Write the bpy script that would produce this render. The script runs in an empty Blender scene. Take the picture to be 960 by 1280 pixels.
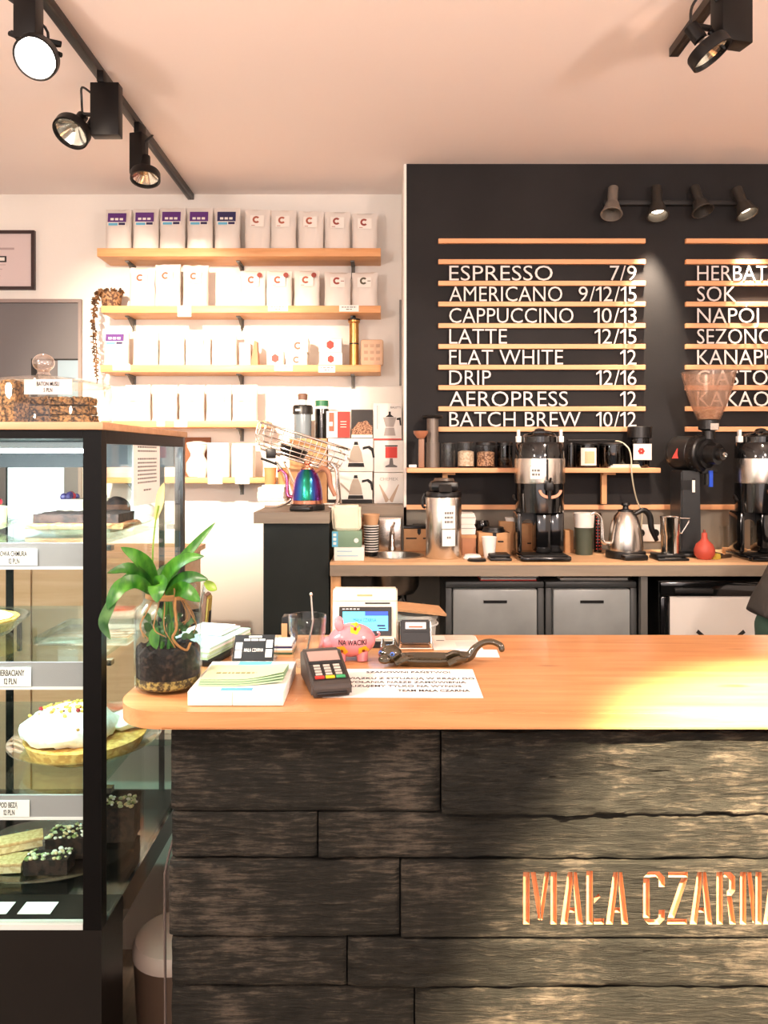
import bpy, bmesh, math, random
from mathutils import Vector, Matrix, noise
random.seed(7)
S = bpy.context.scene
COL = S.collection
PI = math.pi

# ------------------------------------------------------------------ camera
EYE = 1.58           # camera height in metres
cam = bpy.data.cameras.new('camera')
cam.sensor_fit = 'AUTO'; cam.sensor_width = 36.0; cam.lens = 27.0
cam.shift_x = 2.0/1280; cam.shift_y = -70.0/1280
cam.clip_start = 0.05
camo = bpy.data.objects.new('camera', cam); COL.objects.link(camo)
camo.location = (0, 0, EYE); camo.rotation_euler = (PI/2, 0, 0)
S.camera = camo

# ------------------------------------------------------------------ world, light, exposure
S.view_settings.view_transform = 'Standard'
S.view_settings.look = 'None'
S.view_settings.gamma = 1.0
S.view_settings.use_curve_mapping = False
S.view_settings.exposure = 1.08
S.cycles.transparent_max_bounces = 32
w = bpy.data.worlds.new('world'); S.world = w; w.use_nodes = True
w.node_tree.nodes['Background'].inputs[0].default_value = (1.0, 0.87, 0.84, 1)
w.node_tree.nodes['Background'].inputs[1].default_value = 1.15

def light(kind, name, loc, energy, color, target=None, **kw):
    l = bpy.data.lights.new(name, kind); l.energy = energy; l.color = color
    for k, v in kw.items(): setattr(l, k, v)
    o = bpy.data.objects.new(name, l); COL.objects.link(o); o.location = loc
    if target is not None:
        o.rotation_euler = (Vector(target)-Vector(loc)).to_track_quat('-Z', 'Y').to_euler()
    return o
WARM = (1.0, 0.70, 0.47); WARM2 = (1.0, 0.81, 0.70)
# the two track beams on shelves and counter, then added fill lights without lamps
light('SPOT', 'shelf_beam', (-1.22, 1.66, 2.80), 500, (1, .82, .62), (-1.10, 4.5, 1.82), spot_size=math.radians(46), spot_blend=1.0, shadow_soft_size=0.035)
light('SPOT', 'counter_beam', (1.00, 0.0, 2.74), 1950, (1, .78, .50), (0.98, 0.95, 1.0), spot_size=math.radians(40), spot_blend=0.38, shadow_soft_size=0.03)
light('SPOT', 'bar_fill_spot', (1.25, 1.9, 2.9), 95, (1, .80, .64), (0.7, 3.8, 1.2), spot_size=math.radians(75), spot_blend=0.9, shadow_soft_size=0.05)  # added spot with no lamp body, brightens the back bar
light('SPOT', 'left_fill_spot', (-1.05, 2.2, 2.88), 70, (1, .82, .66), (-.62, 2.3, 0), spot_size=math.radians(60), spot_blend=0.8, shadow_soft_size=0.05)  # added spot with no lamp body, brightens the area behind the counter
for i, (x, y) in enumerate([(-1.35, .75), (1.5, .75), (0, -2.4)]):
    light('POINT', 'fill_light', (x, y, 2.1), 46, WARM2, shadow_soft_size=0.10)  # added fill points with no lamps behind them, lift the ceiling and counter

# ------------------------------------------------------------------ helpers
def X(px, D): return (px-478.0)/960.0*D
def Z(py, D): return EYE-(py-570.0)/960.0*D
def L(n, D): return n/960.0*D
def rgb(r, g, b):
    f = lambda c: (c/255/12.92 if c/255 <= .04045 else ((c/255+.055)/1.055)**2.4)
    return (f(r), f(g), f(b), 1)

def newmat(name):
    m = bpy.data.materials.new(name); m.use_nodes = True
    nt = m.node_tree; b = nt.nodes['Principled BSDF']
    return m, nt, b
def mat(name, c, rough=.5, metal=0, bump=0, bscale=60, var=0, vscale=8, emit=None, es=0, coat=0, spec=.5, stretch=None, alpha=None):
    m, nt, b = newmat(name); N = nt.nodes; K = nt.links
    b.inputs['Base Color'].default_value = c
    b.inputs['Roughness'].default_value = rough
    b.inputs['Metallic'].default_value = metal
    b.inputs['Specular IOR Level'].default_value = spec
    if coat: b.inputs['Coat Weight'].default_value = coat; b.inputs['Coat Roughness'].default_value = .06
    tc = N.new('ShaderNodeTexCoord'); mp = N.new('ShaderNodeMapping'); K.new(tc.outputs['Object'], mp.inputs[0])
    if stretch: mp.inputs['Scale'].default_value = stretch
    if var:
        n = N.new('ShaderNodeTexNoise'); n.inputs['Scale'].default_value = vscale; n.inputs['Detail'].default_value = 5
        K.new(mp.outputs[0], n.inputs['Vector'])
        r = N.new('ShaderNodeValToRGB'); r.color_ramp.elements[0].position = .3; r.color_ramp.elements[1].position = .7
        r.color_ramp.elements[0].color = tuple(max(0, x*(1-var)) for x in c[:3])+(1,)
        r.color_ramp.elements[1].color = tuple(min(1, x*(1+var)) for x in c[:3])+(1,)
        K.new(n.outputs['Fac'], r.inputs[0]); K.new(r.outputs[0], b.inputs['Base Color'])
    if bump:
        n2 = N.new('ShaderNodeTexNoise'); n2.inputs['Scale'].default_value = bscale; n2.inputs['Detail'].default_value = 6
        K.new(mp.outputs[0], n2.inputs['Vector'])
        bp = N.new('ShaderNodeBump'); bp.inputs['Strength'].default_value = bump; bp.inputs['Distance'].default_value = .01
        K.new(n2.outputs['Fac'], bp.inputs['Height']); K.new(bp.outputs[0], b.inputs['Normal'])
    if emit: b.inputs['Emission Color'].default_value = emit; b.inputs['Emission Strength'].default_value = es
    if alpha is not None: b.inputs['Alpha'].default_value = alpha
    return m
def two(name, c1, c2, scale=40, lo=.45, hi=.55, rough=.7, bump=.4, detail=6, stretch=None):
    m, nt, b = newmat(name); N = nt.nodes; K = nt.links
    tc = N.new('ShaderNodeTexCoord'); mp = N.new('ShaderNodeMapping'); K.new(tc.outputs['Object'], mp.inputs[0])
    if stretch: mp.inputs['Scale'].default_value = stretch
    n = N.new('ShaderNodeTexNoise'); n.inputs['Scale'].default_value = scale; n.inputs['Detail'].default_value = detail
    K.new(mp.outputs[0], n.inputs['Vector'])
    r = N.new('ShaderNodeValToRGB'); r.color_ramp.elements[0].position = lo; r.color_ramp.elements[1].position = hi
    r.color_ramp.elements[0].color = c1; r.color_ramp.elements[1].color = c2
    K.new(n.outputs['Fac'], r.inputs[0]); K.new(r.outputs[0], b.inputs['Base Color'])
    b.inputs['Roughness'].default_value = rough
    bp = N.new('ShaderNodeBump'); bp.inputs['Strength'].default_value = bump; bp.inputs['Distance'].default_value = .006
    K.new(n.outputs['Fac'], bp.inputs['Height']); K.new(bp.outputs[0], b.inputs['Normal'])
    return m
def wood(name, c1, c2, axis=0, rough=.45, scale=1.0, coat=0, knots=None):
    m, nt, b = newmat(name); N = nt.nodes; K = nt.links
    tc = N.new('ShaderNodeTexCoord'); mp = N.new('ShaderNodeMapping'); K.new(tc.outputs['Object'], mp.inputs[0])
    s = [14*scale, 14*scale, 14*scale]; s[axis] = .9*scale; mp.inputs['Scale'].default_value = s
    n = N.new('ShaderNodeTexNoise'); n.inputs['Scale'].default_value = 2.2; n.inputs['Detail'].default_value = 8; n.inputs['Roughness'].default_value = .62
    n.inputs['Distortion'].default_value = .6
    K.new(mp.outputs[0], n.inputs['Vector'])
    r = N.new('ShaderNodeValToRGB'); r.color_ramp.elements[0].position = .32; r.color_ramp.elements[1].position = .68
    r.color_ramp.elements[0].color = c1; r.color_ramp.elements[1].color = c2
    K.new(n.outputs['Fac'], r.inputs[0]); out = r.outputs[0]
    if knots:
        v = N.new('ShaderNodeTexNoise'); v.inputs['Scale'].default_value = 1.0; v.inputs['Detail'].default_value = 1
        mp2 = N.new('ShaderNodeMapping'); s2 = [26, 26, 26]; s2[axis] = 5; mp2.inputs['Scale'].default_value = s2
        K.new(tc.outputs['Object'], mp2.inputs[0]); K.new(mp2.outputs[0], v.inputs['Vector'])
        r2 = N.new('ShaderNodeValToRGB'); r2.color_ramp.elements[0].position = .74; r2.color_ramp.elements[1].position = .80
        K.new(v.outputs['Fac'], r2.inputs[0])
        mx = N.new('ShaderNodeMix'); mx.data_type = 'RGBA'
        K.new(r2.outputs[0], mx.inputs['Factor']); K.new(out, mx.inputs['A']); mx.inputs['B'].default_value = knots
        out = mx.outputs['Result']
    K.new(out, b.inputs['Base Color']); b.inputs['Roughness'].default_value = rough
    if coat: b.inputs['Coat Weight'].default_value = coat; b.inputs['Coat Roughness'].default_value = .12
    bp = N.new('ShaderNodeBump'); bp.inputs['Strength'].default_value = .15; bp.inputs['Distance'].default_value = .004
    K.new(n.outputs['Fac'], bp.inputs['Height']); K.new(bp.outputs[0], b.inputs['Normal'])
    return m
def glass(name, tint=(.96, .98, .97, 1), k=1.0, rough=.02, base=.0, haze=None, hz=0):
    """thin clear sheet: transparent, with a fresnel reflection"""
    m = bpy.data.materials.new(name); m.use_nodes = True; nt = m.node_tree; N = nt.nodes; K = nt.links
    N.remove(N['Principled BSDF']); o = N['Material Output']
    t = N.new('ShaderNodeBsdfTransparent'); t.inputs[0].default_value = tint
    g = N.new('ShaderNodeBsdfGlossy'); g.inputs['Roughness'].default_value = rough; g.inputs[0].default_value = (1, 1, 1, 1)
    lw = N.new('ShaderNodeLayerWeight'); lw.inputs[0].default_value = .5
    pw = N.new('ShaderNodeMath'); pw.operation = 'POWER'; pw.inputs[1].default_value = 3.5; K.new(lw.outputs['Facing'], pw.inputs[0])
    mu = N.new('ShaderNodeMath'); mu.operation = 'MULTIPLY_ADD'; mu.inputs[1].default_value = .45*k; mu.inputs[2].default_value = .03+base
    mu.use_clamp = True
    K.new(pw.outputs[0], mu.inputs[0])
    mix = N.new('ShaderNodeMixShader'); K.new(mu.outputs[0], mix.inputs[0]); K.new(t.outputs[0], mix.inputs[1]); K.new(g.outputs[0], mix.inputs[2])
    last = mix
    if haze:
        d = N.new('ShaderNodeBsdfDiffuse'); d.inputs[0].default_value = haze
        mm = N.new('ShaderNodeMixShader'); mm.inputs[0].default_value = hz
        K.new(mix.outputs[0], mm.inputs[1]); K.new(d.outputs[0], mm.inputs[2]); last = mm
    K.new(last.outputs[0], o.inputs[0])
    return m

class B:
    """a bmesh that collects shapes; .mi is the material slot of the next shape"""
    def __init__(s): s.bm = bmesh.new(); s.mi = 0; s.M = Matrix()
    def _add(s, vs, fs):
        bv = [s.bm.verts.new(s.M @ Vector(v)) for v in vs]
        for f in fs:
            try: fa = s.bm.faces.new([bv[i] for i in f]); fa.material_index = s.mi
            except ValueError: pass
        return bv
    def box(s, a, b, bev=0):
        x0, y0, z0 = [min(a[i], b[i]) for i in range(3)]; x1, y1, z1 = [max(a[i], b[i]) for i in range(3)]
        bv = s._add([(x0,y0,z0),(x1,y0,z0),(x1,y1,z0),(x0,y1,z0),(x0,y0,z1),(x1,y0,z1),(x1,y1,z1),(x0,y1,z1)],
               [(0,3,2,1),(4,5,6,7),(0,1,5,4),(1,2,6,5),(2,3,7,6),(3,0,4,7)])
        if bev:
            es = set(e for v in bv for e in v.link_edges)
            r = bmesh.ops.bevel(s.bm, geom=list(es), offset=bev, segments=2, affect='EDGES', profile=.5)
            for f in r['faces']: f.material_index = s.mi
        return s
    def lathe(s, prof, c=(0,0,0), seg=32, M=None):
        n = len(prof); vs = []; fs = []
        T = M or Matrix()
        for k in range(seg):
            a = 2*PI*k/seg
            for r, z in prof: vs.append(Vector(c)+T @ Vector((r*math.cos(a), r*math.sin(a), z)))
        for k in range(seg):
            k2 = (k+1) % seg
            for i in range(n-1):
                p0, p1 = prof[i][0], prof[i+1][0]
                q = [k*n+i, k2*n+i, k2*n+i+1, k*n+i+1]
                if p0 < 1e-6: q = [k*n, k2*n+1, k*n+1] if i == 0 else [k*n+i, k2*n+i+1, k*n+i+1]
                elif p1 < 1e-6: q = [k*n+i, k2*n+i, k*n+i+1]
                fs.append(q)
        s._add(vs, fs)
        bmesh.ops.remove_doubles(s.bm, verts=s.bm.verts[:], dist=1e-6)
        return s
    def cyl(s, p0, p1, r0, r1=None, seg=20, cap=True):
        p0 = Vector(p0); p1 = Vector(p1); r1 = r0 if r1 is None else r1
        d = (p1-p0); h = d.length; Q = d.to_track_quat('Z', 'Y').to_matrix().to_4x4()
        prof = [(r0, 0), (r1, h)]
        if cap: prof = [(0, 0)]+prof+[(0, h)]
        return s.lathe(prof, p0, seg, Q)
    def tube(s, pts, r, seg=8, closed=False):
        P = [Vector(p) for p in pts]; n = len(P); rr = r if isinstance(r, (list, tuple)) else [r]*n
        vs = []; up = None
        for i in range(n):
            if closed: t = P[(i+1) % n]-P[i-1]
            else: t = P[min(i+1, n-1)]-P[max(i-1, 0)]
            t.normalize()
            if up is None:
                up = Vector((0,0,1)) if abs(t.z) < .9 else Vector((1,0,0))
            u = (up - t*up.dot(t)); u.normalize(); v = t.cross(u); up = u
            for k in range(seg):
                a = 2*PI*k/seg; vs.append(P[i]+(u*math.cos(a)+v*math.sin(a))*rr[i])
        fs = []
        for i in range(n if closed else n-1):
            j = (i+1) % n
            for k in range(seg):
                k2 = (k+1) % seg; fs.append((i*seg+k, i*seg+k2, j*seg+k2, j*seg+k))
        if not closed: fs.append(tuple(range(seg-1, -1, -1))); fs.append(tuple((n-1)*seg+k for k in range(seg)))
        s._add(vs, fs); return s
    def prism(s, poly, y0, y1, plane='xz'):
        """extrude a 2-D outline; plane xz: along y, xy: along z, yz: along x"""
        f = {'xz': lambda p, t: (p[0], t, p[1]), 'xy': lambda p, t: (p[0], p[1], t), 'yz': lambda p, t: (t, p[0], p[1])}[plane]
        n = len(poly); vs = [f(p, y0) for p in poly]+[f(p, y1) for p in poly]
        fs = [tuple(range(n)), tuple(range(2*n-1, n-1, -1))]+[(i, i+n, (i+1) % n+n, (i+1) % n) for i in range(n)]
        s._add(vs, fs); return s
    def ell(s, c, r, seg=24, rings=14, M=None, fn=None):
        vs = []; fs = []; c = Vector(c); T = M or Matrix()
        for i in range(rings+1):
            th = PI*i/rings
            for k in range(seg):
                ph = 2*PI*k/seg
                p = Vector((r[0]*math.sin(th)*math.cos(ph), r[1]*math.sin(th)*math.sin(ph), r[2]*math.cos(th)))
                if fn: p = fn(p)
                vs.append(c+T @ p)
        for i in range(rings):
            for k in range(seg):
                k2 = (k+1) % seg; fs.append((i*seg+k, (i+1)*seg+k, (i+1)*seg+k2, i*seg+k2))
        s._add(vs, fs); bmesh.ops.remove_doubles(s.bm, verts=s.bm.verts[:], dist=1e-6); return s
    def torus(s, c, R, r, M=None, seg=32, rs=8):
        T = M or Matrix()
        return s.tube([Vector(c)+T @ Vector((R*math.cos(2*PI*k/seg), R*math.sin(2*PI*k/seg), 0)) for k in range(seg)], r, rs, True)
    def rough(s, a, b, res, amp, seed=0, freq=30, round_=0):
        """a gridded block with a noisy surface"""
        a = Vector(a); b = Vector(b); d = b-a; n = [max(1, int(round(d[i]/res))) for i in range(3)]
        idx = {}; vs = []; fs = []
        def vid(i, j, k):
            if (i, j, k) not in idx:
                p = Vector((a.x+d.x*i/n[0], a.y+d.y*j/n[1], a.z+d.z*k/n[2]))
                c = (a+b)/2; q = p-c
                nn = noise.noise_vector(p*freq+Vector((seed*3.1, seed*1.7, seed)))
                p2 = p+Vector(nn)*amp
                if k == 0: p2.z = a.z
                if round_:
                    e = sum(1 for u, m in zip((i, j, k), n) if u in (0, m))
                    if e >= 2: p2 -= Vector([q[t]/max(1e-6, abs(q[t]))*round_*(0 if (t == 2 and k == 0) else 1) for t in range(3)])*(.5 if e == 2 else .7)
                idx[(i, j, k)] = len(vs); vs.append(p2)
            return idx[(i, j, k)]
        for i in range(n[0]):
            for j in range(n[1]):
                fs.append((vid(i,j,0), vid(i,j+1,0), vid(i+1,j+1,0), vid(i+1,j,0)))
                fs.append((vid(i,j,n[2]), vid(i+1,j,n[2]), vid(i+1,j+1,n[2]), vid(i,j+1,n[2])))
        for i in range(n[0]):
            for k in range(n[2]):
                fs.append((vid(i,0,k), vid(i+1,0,k), vid(i+1,0,k+1), vid(i,0,k+1)))
                fs.append((vid(i,n[1],k), vid(i,n[1],k+1), vid(i+1,n[1],k+1), vid(i+1,n[1],k)))
        for j in range(n[1]):
            for k in range(n[2]):
                fs.append((vid(0,j,k), vid(0,j,k+1), vid(0,j+1,k+1), vid(0,j+1,k)))
                fs.append((vid(n[0],j,k), vid(n[0],j+1,k), vid(n[0],j+1,k+1), vid(n[0],j,k+1)))
        s._add(vs, fs); return s
    def leaf(s, pts, wd, sag=.15, n=14, thick=.0008, side=None):
        """a blade along a smooth path; wd: greatest width"""
        P = smooth(pts, n); m = len(P); vs = []; fs = []
        for i, p in enumerate(P):
            t = (P[min(i+1, m-1)]-P[max(i-1, 0)]).normalized()
            sd = side or Vector((0, -1, .35)); 
            w_ = t.cross(sd)
            if w_.length < 1e-3: w_ = Vector((1,0,0))
            w_.normalize(); nn = w_.cross(t).normalized()
            u = i/(m-1); h = wd*.5*max(.03, (math.sin(PI*min(1, (u*.92+.08)))**.7))
            for q, off in ((-1, 0), (-.5, -.5), (0, -1), (.5, -.5), (1, 0)):
                vs.append(p+w_*h*q+nn*off*h*sag)
        N0 = len(vs)
        vs2 = [v+Vector((0, thick, -thick)) for v in vs]
        for i in range(m-1):
            for k in range(4):
                a_ = i*5+k; fs.append((a_, a_+1, a_+6, a_+5)); fs.append((N0+a_, N0+a_+5, N0+a_+6, N0+a_+1))
        s._add(vs+vs2, fs); return s

def smooth(pts, n):
    """Catmull-Rom through the points"""
    P = [Vector(p) for p in pts]
    if len(P) == 2: return [P[0].lerp(P[1], i/(n-1)) for i in range(n)]
    Q = [P[0]*2-P[1]]+P+[P[-1]*2-P[-2]]; out = []; segs = len(P)-1
    for i in range(n):
        u = i/(n-1)*segs; k = min(int(u), segs-1); t = u-k
        a, b, c, d = Q[k], Q[k+1], Q[k+2], Q[k+3]
        out.append(.5*((2*b)+(c-a)*t+(2*a-5*b+4*c-d)*t*t+(3*b-a-3*c+d)*t**3))
    return out

def obj(name, b, mats, parent=None, loc=(0,0,0), rotz=0, sm=35, rot=None):
    me = bpy.data.meshes.new(name)
    bm = b.bm if isinstance(b, B) else b
    bmesh.ops.recalc_face_normals(bm, faces=bm.faces[:])
    bm.to_mesh(me); bm.free()
    for m in (mats if isinstance(mats, (list, tuple)) else [mats]): me.materials.append(m)
    if sm:
        for p in me.polygons: p.use_smooth = True
        me.set_sharp_from_angle(angle=math.radians(sm))
    o = bpy.data.objects.new(name, me); COL.objects.link(o)
    o.location = loc; o.rotation_euler = rot or (0, 0, rotz)
    if parent: o.parent = parent
    return o
def tag(o, label=None, cat=None, group=None, kind=None):
    for k, v in (('label', label), ('category', cat), ('group', group), ('kind', kind)):
        if v: o[k] = v
    return o
def thing(name, label, cat, loc=(0,0,0), rotz=0, group=None):
    o = bpy.data.objects.new(name, None); COL.objects.link(o); o.empty_display_size = .03
    o.location = loc; o.rotation_euler = (0, 0, rotz)
    return tag(o, label, cat, group)
def kids(o): return [c for c in COL.objects if c.parent == o]
def dup(root, loc, rotz=0, label=None, group=None):
    r = root.copy(); COL.objects.link(r); r.location = loc; r.rotation_euler = (0, 0, rotz)
    if label: r['label'] = label
    if group: r['group'] = group
    for ch in kids(root):
        c = ch.copy(); COL.objects.link(c); c.parent = r
        for g in kids(ch):
            d = g.copy(); COL.objects.link(d); d.parent = c
    return r
def struct(name, b, m, sm=0):
    o = obj(name, b, m, sm=sm); o['kind'] = 'structure'; return o

_cap = {}
def text_bm0(body, cap, width=None, depth=.001, bold=0, align='L', x=1.0):
    """lettering as a bmesh in the XZ plane, front towards -Y, baseline at z=0"""
    def ev(t, off):
        cu = bpy.data.curves.new('t', 'FONT'); cu.body = t; cu.size = 1; cu.extrude = .5; cu.resolution_u = 3; cu.offset = off
        o = bpy.data.objects.new('t', cu); COL.objects.link(o)
        dg = bpy.context.evaluated_depsgraph_get()
        me = bpy.data.meshes.new_from_object(o.evaluated_get(dg))
        bpy.data.objects.remove(o); bpy.data.curves.remove(cu)
        return me
    if 'H' not in _cap:
        me = ev('H', 0); _cap['H'] = max(v.co.y for v in me.vertices); bpy.data.meshes.remove(me)
    me = ev(body, bold); k = cap/_cap['H']
    xs = [v.co.x for v in me.vertices]; x0, x1 = min(xs), max(xs)
    kx = (width/(x1-x0)) if width else k*x
    W = (x1-x0)*kx; sh = {'L': 0, 'C': -W/2, 'R': -W}[align]
    bm = bmesh.new(); bm.from_mesh(me); bpy.data.meshes.remove(me)
    for v in bm.verts:
        xx, yy, zz = v.co
        v.co = ((xx-x0)*kx+sh, -(zz+.5)*depth, yy*k)
    return bm
def text_bm(body, cap, width=None, depth=.001, bold=0, align='L', x=1.0):
    """like text_bm0, but every digit 1 is drawn with its flag"""
    if '1' not in body: return text_bm0(body, cap, width, depth, bold, align, x)
    bm = bmesh.new(); pen = 0; gap = cap*.13
    for part in [c for c in body]:
        if part == ' ': pen += cap*.35*x; continue
        if part == '1':
            q = bmesh.new(); t = cap*.125; w1 = cap*.36*x
            o = [(w1-t, 0), (w1, 0), (w1, cap), (w1-t*.85, cap), (0, cap*.80), (0, cap*.68), (w1-t, cap*.82)]
            vs = [q.verts.new((p[0], yy, p[1])) for yy in (0, -depth) for p in o]; n = len(o)
            q.faces.new(vs[:n]); q.faces.new(vs[n:][::-1])
            for i in range(n): q.faces.new((vs[i], vs[i+n], vs[(i+1) % n+n], vs[(i+1) % n]))
        else: q = text_bm0(part, cap, None, depth, bold, 'L', x)
        w_ = max(v.co.x for v in q.verts)
        for v in q.verts: v.co.x += pen
        me = bpy.data.meshes.new('q'); q.to_mesh(me); q.free(); bm.from_mesh(me); bpy.data.meshes.remove(me)
        pen += w_+(gap if part != '/' else gap*.5)*x
    W = max(v.co.x for v in bm.verts); k = width/W if width else 1; W *= k
    sh = {'L': 0, 'C': -W/2, 'R': -W}[align]
    for v in bm.verts: v.co.x = v.co.x*k+sh
    return bm
def text(name, body, cap, m, parent, loc, width=None, depth=.001, bold=0, align='L', rot=None, x=1.0):
    return obj(name, text_bm(body, cap, width, depth, bold, align, x), m, parent, loc, sm=0, rot=rot)
def lines(name, rows, cap, m, parent, loc, depth=.0006, rot=None, bold=0, x=1.0):
    """several rows of lettering in one mesh; rows: (text, dx, dz, align)"""
    bm = bmesh.new()
    for t, dx, dz, al in rows:
        q = text_bm(t, cap, None, depth, bold, al, x)
        me = bpy.data.meshes.new('q')
        for v in q.verts: v.co.x += dx; v.co.z += dz
        q.to_mesh(me); q.free(); bm.from_mesh(me); bpy.data.meshes.remove(me)
    return obj(name, bm, m, parent, loc, sm=0, rot=rot)
def bake(o):
    """replace an object's mesh by the result of its modifiers"""
    dg = bpy.context.evaluated_depsgraph_get(); dg.update()
    me = bpy.data.meshes.new_from_object(o.evaluated_get(dg)); old = o.data
    o.modifiers.clear(); o.data = me; me.name = old.name+'_'; bpy.data.meshes.remove(old)

# ------------------------------------------------------------------ materials
M_white = mat('white_plaster', rgb(240, 236, 230), .85, bump=.05, bscale=90)
M_ceil = mat('ceiling_paint', rgb(244, 234, 230), .9)
M_dark = mat('blackboard_paint', rgb(44, 43, 44), .8, spec=.15, bump=.05, bscale=120, var=.12, vscale=3)
M_grey = mat('grey_plaster', rgb(128, 122, 112), .8, bump=.06, bscale=60, var=.06)
M_floor = wood('floor_boards', rgb(96, 84, 72), rgb(128, 112, 96), 1, .5)
M_black = mat('black_plastic', rgb(14, 14, 15), .38)
M_blackg = mat('black_gloss', rgb(14, 14, 15), .12, coat=.5)
M_blackm = mat('black_metal', rgb(22, 21, 21), .5, metal=.3)
M_frame = mat('black_case_frame', rgb(11, 11, 11), .32, spec=.12, bump=.02, var=.1, vscale=14)
M_panel = mat('charcoal_panel', rgb(38, 42, 41), .6, spec=.15, bump=.04, bscale=40, var=.06)
M_chrome = mat('chrome', (.85, .83, .80, 1), .12, metal=1)
M_sink = mat('sink_steel', (.42, .39, .35, 1), .3, metal=1)
M_steel = mat('brushed_steel', (.70, .66, .61, 1), .26, metal=1, bump=.03, bscale=200, stretch=(1, 1, .02))
M_greym = mat('grey_metal', rgb(120, 118, 114), .45, metal=.6)
M_oak = wood('oiled_oak_worktop', rgb(192, 128, 78), rgb(216, 158, 106), 0, .34, coat=.25, knots=rgb(150, 92, 48))
M_oak2 = wood('pale_oak', rgb(206, 160, 116), rgb(228, 188, 146), 0, .5)
M_beech = wood('shelf_pine', rgb(208, 146, 92), rgb(226, 170, 118), 0, .5)
M_oakz = wood('upright_pine', rgb(200, 146, 96), rgb(222, 172, 122), 2, .5)
M_edge = wood('worktop_edge', rgb(128, 116, 102), rgb(148, 134, 118), 0, .6)
M_cream = mat('cream_plastic', rgb(226, 218, 198), .4)
M_paper = mat('white_paper', rgb(240, 239, 235), .8)
M_card = mat('white_card', rgb(236, 232, 226), .7)
M_bag = mat('white_foil_bag', rgb(226, 220, 214), .55, bump=.12, bscale=25)
M_kraft = mat('kraft_card', rgb(196, 148, 104), .8, var=.06, vscale=30, bump=.03)
M_ink = mat('black_ink', rgb(24, 24, 26), .7)
M_inkg = mat('grey_ink', rgb(110, 108, 106), .7)
M_red = mat('red_ink', rgb(206, 58, 48), .6)
M_purple = mat('purple_ink', rgb(88, 40, 120), .6)
M_navy = mat('navy_ink', rgb(42, 36, 84), .6)
M_cyan = mat('cyan_ink', rgb(96, 178, 214), .6)
M_rust = mat('rust_red_ink', rgb(170, 92, 70), .6)
M_letter = mat('white_letter_plastic', rgb(225, 218, 216), .5)
M_rail = wood('rail_wood', rgb(226, 160, 112), rgb(238, 180, 134), 0, .5)
M_glass = glass('clear_glass')
M_case = glass('case_glass', (.95, .985, .975, 1), k=.7, base=-.026)
M_tumb = glass('tumbler_glass', (.93, .94, .94, 1), k=1.7, base=-.012)
M_jar = glass('jar_glass', (.93, .94, .94, 1), k=1.2, base=-.024)
M_shelfg = glass('shelf_glass', (.86, .96, .93, 1), k=1.0, base=.04)
M_plate = glass('pressed_glass', (.90, .96, .94, 1), k=1.4, base=.06)
M_smoke = glass('smoked_glass', (.42, .43, .44, 1), k=1.2, base=.03)
M_frost = glass('frosted_hopper', (.86, .80, .76, 1), k=1.0, rough=.2, base=.05, haze=rgb(226, 190, 166), hz=.13)
M_brass = mat('brass', rgb(186, 140, 84), .3, metal=.9)
M_white_pl = mat('white_plastic', rgb(238, 236, 232), .4)

# ================================================================== the setting
YW, YM = 4.52, 4.05          # white wall behind the shelves, black menu wall
ZC = 3.12
XM = X(508, YM)
b = B(); b.box((-3.2, -4.2, -.1), (3.4, YW+.1, 0)); struct('floor', b, M_floor)
b = B(); b.box((-3.2, -4.2, ZC), (3.4, YW+.1, ZC+.1)); struct('ceiling', b, M_ceil)
b = B(); b.box((-3.2, YW, 0), (XM, YW+.1, ZC)); struct('wall_back', b, M_white)
b = B(); b.box((XM, YM, Z(634, YM)), (3.2, YW+.1, ZC)); struct('wall_menu', b, M_dark)
b = B(); b.box((XM-.014, YM-.004, Z(634, YM)), (XM, YW-.002, ZC-.001)); struct('trim_1', b, M_white)
b = B(); b.box((XM, YM+.004, 0), (3.2, YW+.1, Z(634, YM))); struct('wall_splash', b, M_grey)
b = B(); b.box((XM, YM-.018, Z(637, YM-.018)), (3.2, YM-.0005, Z(631, YM-.018))); struct('trim_2', b, M_rail)
b = B(); b.box((-3.3, -4.2, 0), (-3.2, YW+.1, ZC)); struct('wall_left', b, M_white)
b = B(); b.box((3.2, -4.2, 0), (3.3, YW+.1, ZC)); struct('wall_right', b, M_white)
# the grey door in the white wall, left
D = YW
b = B(); b.box((X(-90, D), D-.012, 0), (X(101, D), D-.002, Z(379, D)))
M_door = mat('grey_door_paint', rgb(112, 110, 112), .4, var=.05, vscale=2)
dr = struct('door_1', b, M_door); 
b = B(); x1, zt = X(103.5, D), Z(375, D)
b.box((x1-.016, D-.03, 0), (x1, D-.001, zt)); b.box((X(-92, D), D-.03, zt-.02), (x1-.0165, D-.001, zt))
obj('door_frame', b, mat('door_frame', rgb(150, 136, 132), .5), dr, sm=0)
b = B(); b.box((X(74, D), D-.02, Z(540, D)), (X(101, D), D-.0125, Z(451, D)))
obj('door_pane', b, mat('door_pane', rgb(150, 172, 186), .15), dr, sm=0)
b = B(); b.box((X(41, D), D-.022, Z(540, D)), (X(48, D), D-.0125, Z(449, D))); b.box((X(48, D), D-.022, Z(451, D)), (X(101, D), D-.0125, Z(449, D)))
obj('door_pane_edge', b, M_black, dr, sm=0)

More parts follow.
